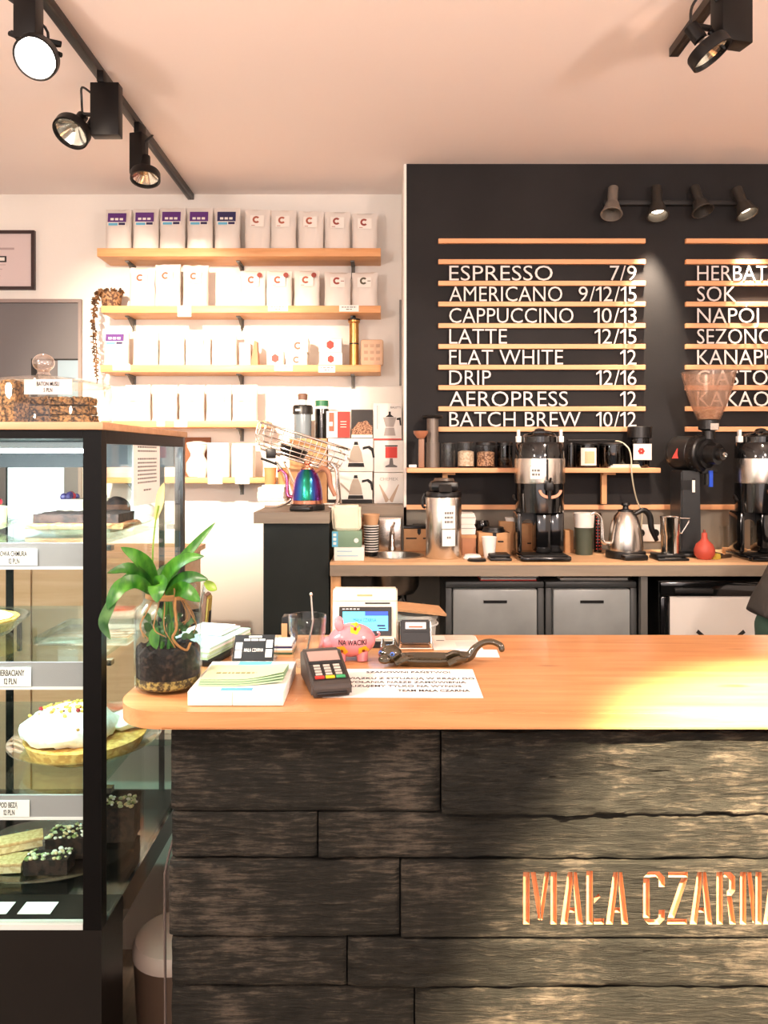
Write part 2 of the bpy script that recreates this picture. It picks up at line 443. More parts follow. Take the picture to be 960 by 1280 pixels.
# framed print on the white wall
D = 4.5
t = thing('framed_certificate', 'framed certificate in a thin dark frame on the white wall above the grey door', 'picture', (X(0, D), YW, Z(362, D)))
x0, x1, z1 = X(-60, D)-X(0, D), X(43, D)-X(0, D), Z(288, D)-Z(362, D)
b = B()
for a, c in (((x0, -.025, 0), (x1, -.001, .018)), ((x0, -.025, z1-.018), (x1, -.001, z1)), ((x0, -.025, .0185), (x0+.018, -.001, z1-.0185)), ((x1-.018, -.025, .0185), (x1, -.001, z1-.0185))): b.box(a, c)
obj('frame', b, mat('dark_frame', rgb(52, 34, 34), .4), t, sm=0)
b = B(); b.box((x0+.018, -.014, .018), (x1-.018, -.004, z1-.018)); obj('print', b, mat('certificate_paper', rgb(214, 198, 198), .7), t, sm=0)
b = B(); b.box((-.06, -.0155, .162), (.035, -.0142, .198)); b.mi = 1; b.box((-.06, -.016, .170), (.025, -.0156, .190)); b.mi = 2
b.box((-.2, -.0155, .235), (.08, -.0142, .247)); b.box((-.2, -.0155, .145), (.03, -.0142, .148)); b.box((-.2, -.0155, .12), (.01, -.0142, .123)); b.box((-.2, -.0155, .08), (.0, -.0142, .083))
obj('printed_mark', b, [M_ink, M_card, mat('pale_print', rgb(176, 156, 156), .7)], t, sm=0)

# ================================================================== front counter
ZT = 1.11                      # worktop height
CF, CB = 1.41, 2.02            # front and back edge of the worktop
XL, XR = -.505, 1.75
t = thing('service_counter', 'long counter clad in dark weathered planks with carved shop name under an oak worktop', 'counter', ((XL+XR)/2, 1.7, 0))
O = Vector(t.location)
def loc_(p): return Vector(p)-O
b = B(); r = .10
poly = [(XL, CB), (XL, CF+r+.02)]+[(XL+r-r*math.cos(a), CF+r-r*math.sin(a)) for a in [i*PI/2/12 for i in range(13)]]+[(XR, CF), (XR, CB)]
b.prism([(p[0]-O.x, p[1]-O.y) for p in poly], 1.078, ZT, 'xy')
bmesh.ops.bevel(b.bm, geom=[e for e in b.bm.edges if abs(e.verts[0].co.z-e.verts[1].co.z) < 1e-5], offset=.003, segments=2, affect='EDGES')
obj('worktop', b, M_oak, t, sm=40)
b = B(); b.box(loc_((X(214, 1.45)+.02, 1.50, 0)), loc_((XR-.02, CB-.05, 1.077))); obj('counter_body', b, M_panel, t, sm=0)

# charred planks
mp_, nt, pb = newmat('charred_plank'); N = nt.nodes; K = nt.links
tc = N.new('ShaderNodeTexCoord'); m1 = N.new('ShaderNodeMapping'); K.new(tc.outputs['Object'], m1.inputs[0]); m1.inputs['Scale'].default_value = (5, 20, 42)
n1 = N.new('ShaderNodeTexNoise'); n1.inputs['Scale'].default_value = 3.4; n1.inputs['Detail'].default_value = 11; n1.inputs['Roughness'].default_value = .72; n1.inputs['Distortion'].default_value = .4; K.new(m1.outputs[0], n1.inputs['Vector'])
n2 = N.new('ShaderNodeTexNoise'); n2.inputs['Scale'].default_value = 5; n2.inputs['Detail'].default_value = 8; n2.inputs['Roughness'].default_value = .7; K.new(tc.outputs['Object'], n2.inputs['Vector'])
ad = N.new('ShaderNodeMath'); ad.operation = 'MULTIPLY_ADD'; K.new(n2.outputs['Fac'], ad.inputs[0]); ad.inputs[1].default_value = .9; K.new(n1.outputs['Fac'], ad.inputs[2])
rp = N.new('ShaderNodeValToRGB'); e = rp.color_ramp.elements
e[0].position = .0; e[0].color = rgb(20, 21, 20); e[1].position = 1.0; e[1].color = rgb(112, 102, 90)
x_ = e.new(.5); x_.color = rgb(44, 43, 39)
mrg = N.new('ShaderNodeMapRange'); mrg.inputs['From Min'].default_value = .62; mrg.inputs['From Max'].default_value = 1.3; K.new(ad.outputs[0], mrg.inputs['Value'])
K.new(mrg.outputs[0], rp.inputs[0]); K.new(rp.outputs[0], pb.inputs['Base Color']); pb.inputs['Roughness'].default_value = .62; pb.inputs['Specular IOR Level'].default_value = .12
bp = N.new('ShaderNodeBump'); bp.inputs['Strength'].default_value = 1.0; bp.inputs['Distance'].default_value = .010
K.new(n1.outputs['Fac'], bp.inputs['Height']); K.new(bp.outputs[0], pb.inputs['Normal'])
M_plank = mp_
M_carve = wood('bare_carved_wood', rgb(184, 128, 90), rgb(202, 150, 112), 0, .6)

PD = 1.45
rows = [  # (y top, y bottom, [(x0, x1, front depth, roughness, seed)])
 (914, 1015, [(213, 550, 1.452, .0035, 1), (552, 1500, 1.440, .009, 2)]),
 (1017, 1073, [(214, 396, 1.453, .003, 3), (398, 1500, 1.449, .0045, 4)]),
 (1076, 1168, [(212, 499, 1.443, .003, 5)]),
 (1171, 1231, [(215, 433, 1.446, .003, 6), (435, 1500, 1.441, .006, 7)]),
 (1234, 1330, [(214, 517, 1.450, .004, 8), (519, 1500, 1.444, .005, 9)]),
 (1333, 1430, [(213, 620, 1.447, .004, 10), (622, 1500, 1.451, .004, 11)]),
 (1433, 1530, [(214, 480, 1.450, .004, 12), (482, 1500, 1.446, .004, 13)]),
 (1533, 1622, [(213, 560, 1.448, .004, 14), (562, 1500, 1.452, .004, 15)])]
b = B()
def plank(b, x0, x1, z0, z1, yf, amp, seed):
    res = .006 if z1 > .6 else .02
    nx = max(2, int((x1-x0)/res/1.6)); nz = max(3, int((z1-z0)/res))
    vs = []; fs = []
    for k in range(nz+1):
        for i in range(nx+1):
            x = x0+(x1-x0)*i/nx; z = z0+(z1-z0)*k/nz
            p = Vector((x*7, seed*4.7, z*34)); q = Vector((x*22, seed*2.3, z*95))
            h = noise.noise(p)*.62+noise.noise(q)*.6+.35*noise.noise(Vector((x*60, seed, z*210)))+.6*noise.noise(Vector((x*3, seed, z*6)))
            ed = min((z-z0), (z1-z))/.008; ed2 = min(x-x0, x1-x)/.006
            off = max(0, 1-ed)**2*.004+max(0, 1-ed2)**2*.004
            wob = .0022*noise.noise(Vector((x*9, seed*9.1, k/nz*3)))
            vs.append((x-O.x, yf+h*amp+off-O.y, z+(wob if k in (0, nz) else 0)))
    for k in range(nz):
        for i in range(nx):
            a = k*(nx+1)+i; fs.append((a, a+1, a+nx+2, a+nx+1))
    n0 = len(vs)
    ring = [i for i in range(nx+1)]+[k*(nx+1)+nx for k in range(1, nz+1)]+[nz*(nx+1)+i for i in range(nx-1, -1, -1)]+[k*(nx+1) for k in range(nz-1, 0, -1)]
    for i in ring: vs.append((vs[i][0], 1.499-O.y, vs[i][2]))
    m = len(ring)
    for i in range(m): j = (i+1) % m; fs.append((ring[i], n0+i, n0+j, ring[j]))
    fs.append(tuple(n0+i for i in range(m)))
    b._add(vs, fs)
for yt, yb, ps in rows:
    for x0, x1, yf, amp, sd in ps:
        plank(b, X(x0, PD), min(X(x1, PD), XR-.03), Z(yb, PD), Z(yt, PD), yf, amp, sd)
obj('plank_cladding', b, M_plank, t, sm=50)
# the plank with the carved name
SD = 1.440
b = B(); b.box(loc_((X(501, PD), SD, Z(1168, PD))), loc_((XR-.03, 1.499, Z(1076, PD))), .003)
sign = obj('carved_plank', b, M_plank, t, sm=30)
def cq(p): return (X(640+p[0]/3, SD)-O.x, Z(1070+p[1]/3, SD)-O.z)
def sh(ps, d): return [[(x+d, y) for x, y in p] for p in ps]
LA = [[(210,60),(227,60),(227,100),(208,256),(182,256)], [(231,60),(243,60),(266,256),(241,256),(231,120)], [(217,193),(234,193),(236,212),(215,212)]]
LM = [[(42,60),(66,60),(66,256),(42,256)], [(70,60),(88,60),(105,165),(105,240),(99,240)], [(141,60),(123,60),(109,165),(109,240),(114,240)], [(145,60),(168,60),(168,256),(145,256)]]
LL = [[(279,56),(303,56),(303,256),(279,256)], [(307,234),(345,234),(345,256),(307,256)], [(307,158),(325,140),(331,153),(307,178)]]
LC = [[(492,84),(516,84),(516,232),(492,232)], [(494,80),(512,59),(553,59),(573,80),(573,116),(550,116),(550,86),(541,78),(522,78),(515,80)], [(494,236),(512,257),(553,257),(573,236),(573,202),(550,202),(550,230),(541,238),(522,238),(515,236)]]
LZ = [[(586,60),(659,60),(659,80),(586,80)], [(634,84),(659,84),(609,232),(584,232)], [(582,236),(656,236),(656,256),(582,256)]]
LR = [[(767,60),(790,60),(790,256),(767,256)], [(794,60),(820,60),(837,78),(837,130),(823,148),(806,148),(806,131),(814,124),(814,87),(808,80),(794,80)], [(806,152),(824,152),(839,256),(816,256)]]
LN = [[(855,60),(878,60),(878,256),(855,256)], [(881,60),(897,60),(909,150),(909,250),(902,250)], [(913,60),(936,60),(936,256),(913,256)]]
b = B()
for p in LM+LA+LL+sh(LA, 170)+LC+LZ+sh(LA, 485)+LR+LN+sh(LA, 760):
    b.prism([cq(q) for q in p], SD-.02-O.y, SD+.011-O.y)
cut = obj('cutter', b, M_carve, sm=0); cut.location = O
md = sign.modifiers.new('carve', 'BOOLEAN'); md.operation = 'DIFFERENCE'; md.object = cut; md.solver = 'EXACT'; md.material_mode = 'TRANSFER'
bpy.context.view_layer.update(); bake(sign); bpy.data.objects.remove(cut)
for p in sign.data.polygons: p.use_smooth = False

# ================================================================== back bar
ZB = 1.088
t = thing('back_bar', 'long low back bar with wooden worktop on steel and pine legs below the menu wall', 'counter', (1.5, 3.8, 0))
O = Vector(t.location)
x0 = X(412.5, 3.55)
SX, SY, SR = X(494, 3.80), 3.80, .128
zt, zb = ZB, Z(720, 3.55)
b = B()
# worktop with the round hole of the sink
ring = [(SX+SR*math.cos(a), SY+SR*math.sin(a)) for a in [2*PI*i/32 for i in range(32)]]
outer = []
hw, y0, y1 = .20, 3.56, 4.047
for i in range(32):
    c, s_ = math.cos(2*PI*i/32), math.sin(2*PI*i/32); k = max(abs(c), abs(s_)); outer.append((SX+c/k*hw, SY+s_/k*hw))
vs = [(p[0]-O.x, p[1]-O.y, z) for z in (zb, zt) for lp in (ring, outer) for p in lp]
fs = []
for i in range(32):
    j = (i+1) % 32
    fs += [(i, j, 32+j, 32+i), (64+i, 96+i, 96+j, 64+j), (i, 64+i, 64+j, j), (32+i, 32+j, 96+j, 96+i)]
b._add(vs, fs)
for a, c in (((x0, 3.55, zb), (SX-hw, 3.995, zt)), ((SX+hw, 3.55, zb), (3.19, 3.995, zt)), ((SX-hw, 3.55, zb), (SX+hw, SY-hw, zt))): b.box(loc_(a), loc_(c))
b.box(loc_((XM+.002, 3.995, zb)), loc_((3.19, 4.045, zt)))
wt = obj('worktop', b, M_oak2, t, sm=0)
b = B(); b.box(loc_((x0, 3.544, zb)), loc_((3.19, 3.5495, zt-.012))); obj('edge_band', b, M_edge, t, sm=0)
b = B(); b.box(loc_((x0+.002, 3.57, 0)), loc_((x0+.048, 3.62, zb-.001))); obj('leg', b, M_oakz, t, sm=0)
for px in (804, 1095):
    b = B(); b.box(loc_((X(px-4, 3.58), 3.565, 0)), loc_((X(px+4, 3.58), 3.60, zb-.001))); obj('leg', b, M_greym, t, sm=0)

# sink
t = thing('round_sink', 'round stainless steel sink bowl set into the back bar', 'sink', (SX, SY, ZB))
b = B(); b.lathe([(.142, .0005), (.142, .004), (.126, .003), (.120, -.02), (.112, -.15), (.09, -.178), (.02, -.185), (0, -.185), (0, -.189), (.02, -.189), (.094, -.182), (.117, -.15), (.1255, -.02), (.1265, .0005), (.142, .0005)], seg=40)
obj('bowl', b, M_sink, t)
b = B(); b.lathe([(0, -.1845), (.02, -.1845), (.022, -.18), (.012, -.176), (0, -.176)]); obj('drain', b, M_chrome, t)
# tap
tx, ty = X(490, 3.965), 3.965
t = thing('tap', 'steel single lever tap behind the round sink', 'tap', (tx, ty, ZB))
b = B(); b.lathe([(0, .0005), (.02, .0005), (.02, .02), (.014, .03), (.013, .10), (0, .10)]); b.tube(smooth([(0, 0, .09), (.0, -.02, .125), (0, -.08, .13), (0, -.10, .10)], 12), .009)
obj('spout', b, M_steel, t)
b = B(); b.tube([(0, .0, .10), (.004, .006, .125), (.012, .012, .15)], .007); obj('lever', b, M_chrome, t)

# raised cabinet on the left
ZA = 1.32
t = thing('raised_cabinet', 'tall charcoal cabinet with a pale wooden top to the left of the back bar', 'cabinet', (-.4, 4.0, 0))
O = Vector(t.location)
xa, xb = X(329, 3.57), X(411, 3.57)
b = B(); b.box(loc_((xa, 3.575, 0)), loc_((xb, 4.5, ZA-.053))); obj('body', b, M_panel, t, sm=0)
b = B(); b.box(loc_((X(317, 3.55), 3.55, ZA-.052)), loc_((X(411.5, 3.55), 4.515, ZA))); b.box(loc_((X(411.5, 3.55), 4.0, ZA-.052)), loc_((XM-.016, 4.515, ZA))); obj('worktop', b, M_edge, t, sm=0)
b = B(); b.box(loc_((xb+.002, 4.002, 0)), loc_((XM-.016, 4.06, ZA-.053))); obj('splash_panel', b, M_grey, t, sm=0)

# storage drawers under the bar
M_draw = mat('translucent_grey_plastic', rgb(138, 142, 142), .3, var=.12, vscale=6, spec=.6)
M_drawd = mat('drawer_frame_plastic', rgb(60, 62, 62), .4)
def drawer_tower(px0, px1, label):
    xa, xb = X(px0, 3.62), X(px1, 3.62); zt = Z(727, 3.62); w_ = xb-xa
    t = thing('drawer_unit', label, 'drawers', ((xa+xb)/2, 3.62, 0), 0, None)
    b = B(); h = w_/2
    b.box((-h, 0, zt-.03), (h, .36, zt), .006); b.box((-h, 0, 0), (-h+.03, .36, zt-.0305), .004); b.box((h-.03, 0, 0), (h, .36, zt-.0305), .004); b.box((-h+.03, .345, .0), (h-.03, .36, zt-.031)); b.box((-h+.03, .0, 0), (h-.03, .34, .03))
    obj('frame', b, M_drawd, t, sm=30)
    z = zt-.034
    for k in range(3):
        z0 = z-.29
        b = B(); b.box((-h+.034, -.012, z0+.004), (h-.034, .34, z), .008)
        b.box((-h+.05, -.016, z0+.02), (h-.05, -.012, z0+.04))
        d = obj('drawer', b, M_draw, t, sm=30)
        b = B(); b.box((-.055, -.0155, z-.065), (.055, -.0125, z-.052)); obj('handle_slot', b, M_black, d, sm=0)
        z = z0
    return t
drawer_tower(557, 680, 'left grey translucent plastic drawer unit under the back bar, beside the sink pipes')
drawer_tower(682, 796, 'right grey translucent plastic drawer unit under the back bar, beside the steel leg')
def papers(px0, px1, y, label, n=4, cols=None, off=.0):
    zt = Z(727, 3.62); xa, xb = X(px0, 3.66), X(px1, 3.66)
    t = thing('paper_pile', label, 'papers', ((xa+xb)/2, 3.64, zt))
    for k in range(n):
        b = B(); w_ = (xb-xa)/2-random.uniform(0, .012); d = random.uniform(-.006, .006)
        b.prism([(-w_+d, .0), (w_+d, .0), (w_+d, .24), (-w_+d, .24)], .0006+k*.006, .006+k*.006, 'xy')
        obj('magazine', b, cols[k % len(cols)], t, sm=0)
papers(600, 672, 0, 'pile of magazines with a red corner lying on the left drawer unit', 4, [M_red, M_paper, M_greym, M_card])
papers(700, 784, 0, 'pile of grey papers lying on the right drawer unit', 3, [M_greym, M_card, M_inkg])

# fridge
D = 3.60
xa, xb = X(826, D), X(1085, D)-.01
t = thing('fridge', 'under-counter fridge with white door and black frame beneath the back bar', 'fridge', ((xa+xb)/2, D, 0))
h = (xb-xa)/2; zt = Z(727, D)
b = B(); b.box((-h, .03, 0), (h, .42, zt), .006); obj('body', b, M_black, t)
b = B()
b.box((-h, 0, zt-.07), (h, .0295, zt-.002), .006); b.box((-h, 0, .06), (-h+.045, .0295, zt-.0705), .006); b.box((h-.045, 0, .06), (h, .0295, zt-.0705), .006); b.box((-h+.045, 0, .06), (h-.045, .0295, .1), .004)
obj('door_frame', b, M_blackg, t)
b = B(); b.box((-h+.045, .006, .1005), (h-.045, .0285, zt-.0705)); d = obj('door_panel', b, mat('fridge_white', rgb(216, 210, 204), .35), t, sm=0)
zc = Z(790, D)
for px, s_ in ((876, 1), (927, -1)):
    xx = X(px, D)-t.location.x
    b = B(); b.prism([(xx-.020*s_, zc-.004), (xx-.010*s_, zc+.010), (xx+.022*s_, zc-.018), (xx+.018*s_, zc-.034)], .0035, .0055); obj('printed_corner_mark', b, M_ink, d, sm=0)
b = B(); b.box((-h+.06, -.018, zt-.052), (-h+.24, -.0005, zt-.03), .004); obj('handle', b, M_blackm, t)

# plumbing below the sink, bucket, sponge
t = thing('waste_pipe', 'black waste pipe and trap hanging under the sink bowl', 'pipe', (SX, SY, ZB-.19))
b = B(); b.tube(smooth([(0, 0, -.0015), (0, 0, -.09), (.03, 0, -.14), (.07, 0, -.11), (.11, .06, -.1), (.15, .19, -.1)], 24), .018, 12); b.lathe([(0, -.0015), (.03, -.0015), (.03, -.02), (.02, -.03), (0, -.03)])
obj('pipe', b, M_black, t)
b = B(); b.tube(smooth([(.03, .05, -.01), (.05, .06, -.06), (.06, .1, -.14), (.06, .2, -.2)], 14), .007); obj('hose', b, M_greym, t)
D = 2.35
xx, zz = X(524, D), .40
ZS = Z(800, 2.45)
b = B(); b.box((-.42, -.19, 0), (.42, .19, .02)); 
t = thing('low_shelf_unit', 'low dark shelf unit behind the front counter', 'shelf', (.04, 2.42, 0))
zs = Z(838, 2.42)
b = B(); b.box((-.32, -.17, zs-.02), (.32, .17, zs)); obj('board', b, M_panel, t, sm=0)
for sx in (-.32, .30):
    b = B(); b.box((sx, -.17, 0), (sx+.02, .17, zs-.0205)); obj('side_panel', b, M_panel, t, sm=0)
t = thing('plastic_bucket', 'white translucent plastic bucket behind the cash register', 'bucket', (X(521, 2.42), 2.42, zs))
M_buck = mat('bucket_plastic', rgb(206, 204, 196), .35)
b = B(); b.lathe([(0, .0005), (.050, .0005), (.062, .165), (.066, .168), (.066, .18), (.062, .182), (.059, .182), (.055, .03), (0, .01)]); obj('tub', b, M_buck, t)
b = B(); b.torus((0, 0, .150), .0655, .003); obj('rim_ring', b, M_white_pl, t)
zb_ = zs+.1825
b = B(); b.M = Matrix.Rotation(.12, 4, 'Y'); b.box((-.085, -.07, 0), (.085, .07, .006)); 
b.M = Matrix()
o = obj('cardboard_lid', b, M_kraft, None, (X(520, 2.42), 2.42, zb_+.011), .1, sm=0); tag(o, 'brown cardboard sheet lying tilted across the white plastic bucket', 'cardboard')
b = B(); b.rough((-.035, -.02, 0), (.035, .02, .022), .008, .002, 3); 
o = obj('sponge', b, mat('lime_sponge', rgb(186, 212, 70), .9), None, (X(478, 2.45), 2.45, Z(746, 2.45))); tag(o, 'lime green sponge on top of a grey tin under the sink', 'sponge')
zt_ = Z(746, 2.45)-.0005
t = thing('storage_tin', 'grey tin with a lime sponge on it, half hidden behind the register', 'tin', (X(478, 2.45), 2.45, zs))
b = B(); h_ = zt_-zs; b.lathe([(0, .0005), (.036, .0005), (.036, h_-.03), (0, h_-.03)]); obj('body', b, M_greym, t)
b = B(); b.lathe([(0, h_-.0295), (.038, h_-.0295), (.038, h_), (0, h_)]); obj('lid', b, M_steel, t)

# ================================================================== pastry display case
XS = -.578; YF, YB = 1.58, 2.25; XE = -1.50
t = thing('display_case', 'tall black framed glass pastry case with lit shelves left of the counter', 'display case', ((XS+XE)/2, 1.9, 0))
O = Vector(t.location)
def bx(name, a, c, m, bev=0, parent=None):
    b = B(); b.box(loc_(a), loc_(c), bev); return obj(name, b, m, parent or t, sm=30 if bev else 0)
zg0, zg1 = Z(1163, YF), Z(548, YF)         # glass opening
zt0, zt1 = 1.634, 1.650
M_topw = wood('case_top_wood', rgb(186, 140, 104), rgb(206, 162, 124), 0, .5)
M_blackgl = mat('black_glossy_panel', rgb(14, 13, 12), .1, coat=.3, bump=.01)
M_basef = mat('black_base_front', rgb(24, 22, 20), .35, spec=.2, bump=.02, var=.15, vscale=5)
bx('base_front', (XE, YF, .0), (XS, YF+.13, zg0), M_basef)
bx('base_floor', (XE, YF+.1305, zg0-.06), (XS, YB, zg0), M_blackgl)
bx('base_cabinet', (XE, YF+.14, .0), (XS-.22, YB-.02, zg0-.0605), M_basef)
for x, y in ((XS-.038, YF), (XE, YF)): bx('post', (x, y, zg0+.0005), (x+.038, y+.03, zt0-.0005), M_frame)
for x, y in ((XS-.024, YB-.024), (XE, YB-.024)): bx('post', (x, y, zg0+.0005), (x+.024, y+.024, zt0-.0005), mat('brown_back_post', rgb(40, 28, 24), .3))
bx('top_rail', (XE+.0385, YF, zg1), (XS-.0385, YF+.03, zt0-.0005), M_frame)
bx('top_rail', (XS-.02, YF+.031, zt0-.028), (XS, YB-.025, zt0-.0005), M_frame)
bx('top_rail', (XE+.025, YB-.02, zt0-.04), (XS-.025, YB, zt0-.0005), M_frame)
bx('top_board', (XE-.005, YF-.008, zt0), (XS+.006, YB+.005, zt1), M_topw, .002)
bx('top_lining', (XE+.04, YF+.06, zt0-.012), (XS-.04, YB-.03, zt0-.001), mat('dark_teal_lining', rgb(54, 72, 78), .4))
bx('back_header', (XE+.025, YB-.03, Z(584, 2.22)), (XS-.025, YB-.021, zt0-.013), mat('dark_teal_header', rgb(16, 28, 33), .4))
bx('sill', (XE+.039, YF+.001, zg0), (XS-.039, YF+.02, zg0+.011), mat('white_sill', rgb(206, 214, 210), .4))
bx('front_pane', (XE+.039, YF+.006, zg0+.012), (XS-.039, YF+.010, zg1-.0005), M_case)
bx('side_pane', (XS-.008, YF+.031, zg0+.001), (XS-.004, YB-.025, zt0-.029), M_case)
bx('back_pane', (XE+.03, YB-.012, zg0+.001), (XS-.03, YB-.008, zt0-.041), M_case)
# sliding back door stiles
bx('door_stile', (XS-.075, YB-.007, zg0+.001), (XS-.06, YB, zt0-.041), M_frame)
bx('door_stile', (XE+.40, YB-.007, zg0+.001), (XE+.42, YB, zt0-.041), M_frame)
# led strip below the roof
M_led = mat('led_strip', (1, 1, 1, 1), .5, emit=(.80, .93, 1, 1), es=26)
bx('led_channel', (XE+.05, YF+.034, Z(561, 1.62)), (XS-.045, YF+.058, Z(553, 1.62)), mat('led_channel', rgb(150, 160, 166), .3, metal=.7))
b = B()
n = 34
for i in range(n):
    xx = XE+.06+(XS-.05-XE-.06)*(i+.5)/n; b.box(loc_((xx-.0085, YF+.036, Z(566, 1.62))), loc_((xx+.0085, YF+.056, Z(561.2, 1.62))))
obj('led_strip', b, M_led, t, sm=0)
la = light('AREA', 'case_light', ((XS+XE)/2, YF+.055, 1.575), 11, (.84, .95, 1), ((XS+XE)/2, YF+.30, .6), shape='RECTANGLE', size=.85, size_y=.03)
M_railw = mat('price_rail', rgb(150, 150, 152), .35)
M_glow = glass('rail_lip', (.9, .98, .97, 1), k=1, base=.1)
shelf_z = []
for k, (yt, yb) in enumerate(((681, 711.5), (830, 861.5), (996, 1024))):
    z = Z(yt, 1.60); z0 = Z(yb, 1.60); shelf_z.append(z)
    s_ = bx('shelf', (XE+.03, 1.604, z-.008), (XS-.03, YB-.03, z), M_shelfg)
    bx('price_rail', (XE+.03, 1.598, z0), (XS-.012, 1.6035, z+.004), M_railw, 0, s_)
    bx('rail_lip', (XE+.03, 1.5965, z0), (XS-.012, 1.598, z0+.006), mat('rail_lip', rgb(226, 228, 228), .3), 0, s_)
    for yy in (1.66, 2.16):
        bx('shelf_bracket', (XS-.0295, yy, z-.02), (XS-.0085, yy+.02, z-.0085), M_steel, 0, s_)
SF = zg0+.001
# price cards in the rails
def card(px0, px1, py0, py1, rowsT, label, D=1.5955, cap=None):
    w_ = X(px1, D)-X(px0, D); h_ = Z(py0, D)-Z(py1, D)
    t = thing('price_card', label, 'price card', (X(px1, D), D, Z(py1, D)))
    b = B(); b.box((-w_, -.0008, 0), (0, .0, h_)); obj('card', b, M_paper, t, sm=0)
    c = cap or h_*.30
    for i, (tx_, kx) in enumerate(rowsT):
        bm = text_bm(tx_, c, None, .0003, .015, 'C', .52)
        ww = max(v.co.x for v in bm.verts)*2
        cx = -w_/2
        obj('lettering', bm, M_ink, t, (cx+kx, -.0009, h_*(.56 if i == 0 else .12)), sm=0)
for a in (
 (-38, 47, 686, 707, [('CZEKOLADOWA CHMURA', .0), ('12 PLN', .022)], 'price card reading chocolate cloud in the top rail of the pastry case'),
 (-30, 39, 834, 858, [('SERNIK HERBACIANY', .0), ('12 PLN', .014)], 'price card for tea cheesecake in the middle rail of the pastry case'),
 (-44, 37, 1000, 1021, [('SZARLOTKA POD BEZĄ', .0), ('12 PLN', .025)], 'price card for apple pie under meringue in the lowest rail of the pastry case')): card(*a)
# plates
def plate(x, y, z, r, label, h=.02, name='cake_plate'):
    b = B(); q = r/.17
    prof = [(0, .0008), (r*.62, .0008), (r*.66, .004), (r*.93, h), (r, h+.004), (r, h+.007), (r*.92, h+.004), (r*.64, .009), (0, .008)]
    b.lathe(prof, seg=56)
    for v in b.bm.verts:
        a = math.atan2(v.co.y, v.co.x); rr = math.hypot(v.co.x, v.co.y)
        if rr > r*.8: v.co.z += .0018*math.sin(a*28)
    o = obj(name, b, M_plate, None, (x, y, z)); tag(o, label, 'plate'); return z+.0095
M_brownie = two('chocolate_cake', rgb(26, 15, 11), rgb(54, 33, 24), 60, bump=.5, rough=.8)
M_crumbo = two('orange_crumb', rgb(168, 96, 54), rgb(206, 140, 88), 90, bump=.8)
M_creamc = two('cream_filling', rgb(176, 160, 134), rgb(204, 190, 164), 30, bump=.2)
M_sponge = two('cake_crumb', rgb(214, 190, 140), rgb(236, 220, 176), 80, bump=.5)
M_berry = two('berries', rgb(120, 20, 34), rgb(176, 44, 52), 30, rough=.3, bump=.2)
M_bluebe = mat('blueberry', rgb(56, 48, 92), .4)
M_mer = two('meringue', rgb(244, 240, 228), rgb(252, 250, 244), 40, bump=.2)
M_crust = two('baked_crust', rgb(196, 140, 66), rgb(224, 176, 96), 60, bump=.5)
M_yell = mat('yellow_crumble', rgb(226, 186, 84), .8)
M_wafer = two('wafer', rgb(206, 166, 112), rgb(224, 190, 138), 120, bump=.3)
M_green = two('pistachio_crumbs', rgb(120, 138, 72), rgb(214, 220, 180), 60, lo=.4, hi=.6, bump=.5)

def wedge(b, x, y, z, r, a0, a1, h, seg=18, sl=.9):
    n = seg; vs = [(x, y, z)]+[(x+r*sl*math.cos(a0+(a1-a0)*i/n), y+r*sl*math.sin(a0+(a1-a0)*i/n), z) for i in range(n+1)]
    m = len(vs); vs += [(x, y, z+h)]+[(x+r*math.cos(a0+(a1-a0)*i/n), y+r*math.sin(a0+(a1-a0)*i/n), z+h) for i in range(n+1)]
    fs = [tuple(range(m-1, -1, -1)), tuple(range(m, 2*m))]+[(i, (i+1) % m, (i+1) % m+m, i+m) for i in range(m)]
    b._add(vs, fs)
# --- top shelf
z = shelf_z[0]+.001
px_, py_ = X(106, 1.90), 1.90
zp = plate(px_, py_, z, .165, 'pressed glass plate under the chocolate cake on the top shelf of the pastry case')
t = thing('chocolate_cake', 'dark chocolate cake half eaten on an orange crumb base, top shelf of the pastry case', 'cake', (px_, py_, zp))
b = B(); b.rough((-.12, -.07, .0005), (.12, .075, .012), .01, .004, 5, 60, .004); obj('crumb_base', b, M_crumbo, t)
b = B(); b.rough((-.105, -.05, .0125), (.10, .07, .034), .009, .0025, 7, 50); obj('chocolate_layer', b, M_brownie, t)
t = thing('berry_cream_cake', 'cream cake slice with mixed berries on top behind the chocolate cake', 'cake', (X(98, 2.12), 2.12, z))
b = B(); b.rough((-.045, -.04, .0005), (.10, .04, .055), .012, .002, 9); obj('cream_layer', b, M_creamc, t)
b = B(); b.rough((-.047, -.042, .0552), (.102, .042, .066), .01, .003, 11); obj('icing', b, M_creamc, t)
for i in range(16):
    b = B(); r = random.uniform(.008, .012); b.ell((random.uniform(-.035, .09), random.uniform(-.035, .03), .066+r*.7), (r, r, r), 10, 7); obj('berry', b, M_berry if i % 3 else M_bluebe, t)
t = thing('choux_cake', 'dark glazed cake with cream beside the paper notice on the top case shelf', 'cake', (X(172, 2.06), 2.06, z))
b = B(); b.ell((-.055, 0, .038), (.035, .035, .037), 18, 10, fn=lambda p: p+Vector(noise.noise_vector(p*40))*.003); obj('chocolate_bun', b, M_brownie, t)
b = B(); b.ell((.015, .0, .03), (.032, .035, .029), 18, 10, fn=lambda p: p+Vector(noise.noise_vector(p*50))*.006); obj('cream', b, M_mer, t)
px2, py2 = X(-48, 1.85), 1.85
zp = plate(px2, py2, z, .13, 'pressed glass plate under the berry cheesecake at the left edge of the case')
t = thing('berry_cheesecake', 'pale cheesecake with red berries at the left edge of the top case shelf', 'cake', (px2, py2, zp))
b = B(); wedge(b, 0, 0, .0005, .1, 0, 2*PI-.01, .05, 36, .97); obj('cheesecake', b, mat('cheesecake', rgb(226, 224, 160), .6, bump=.1), t)
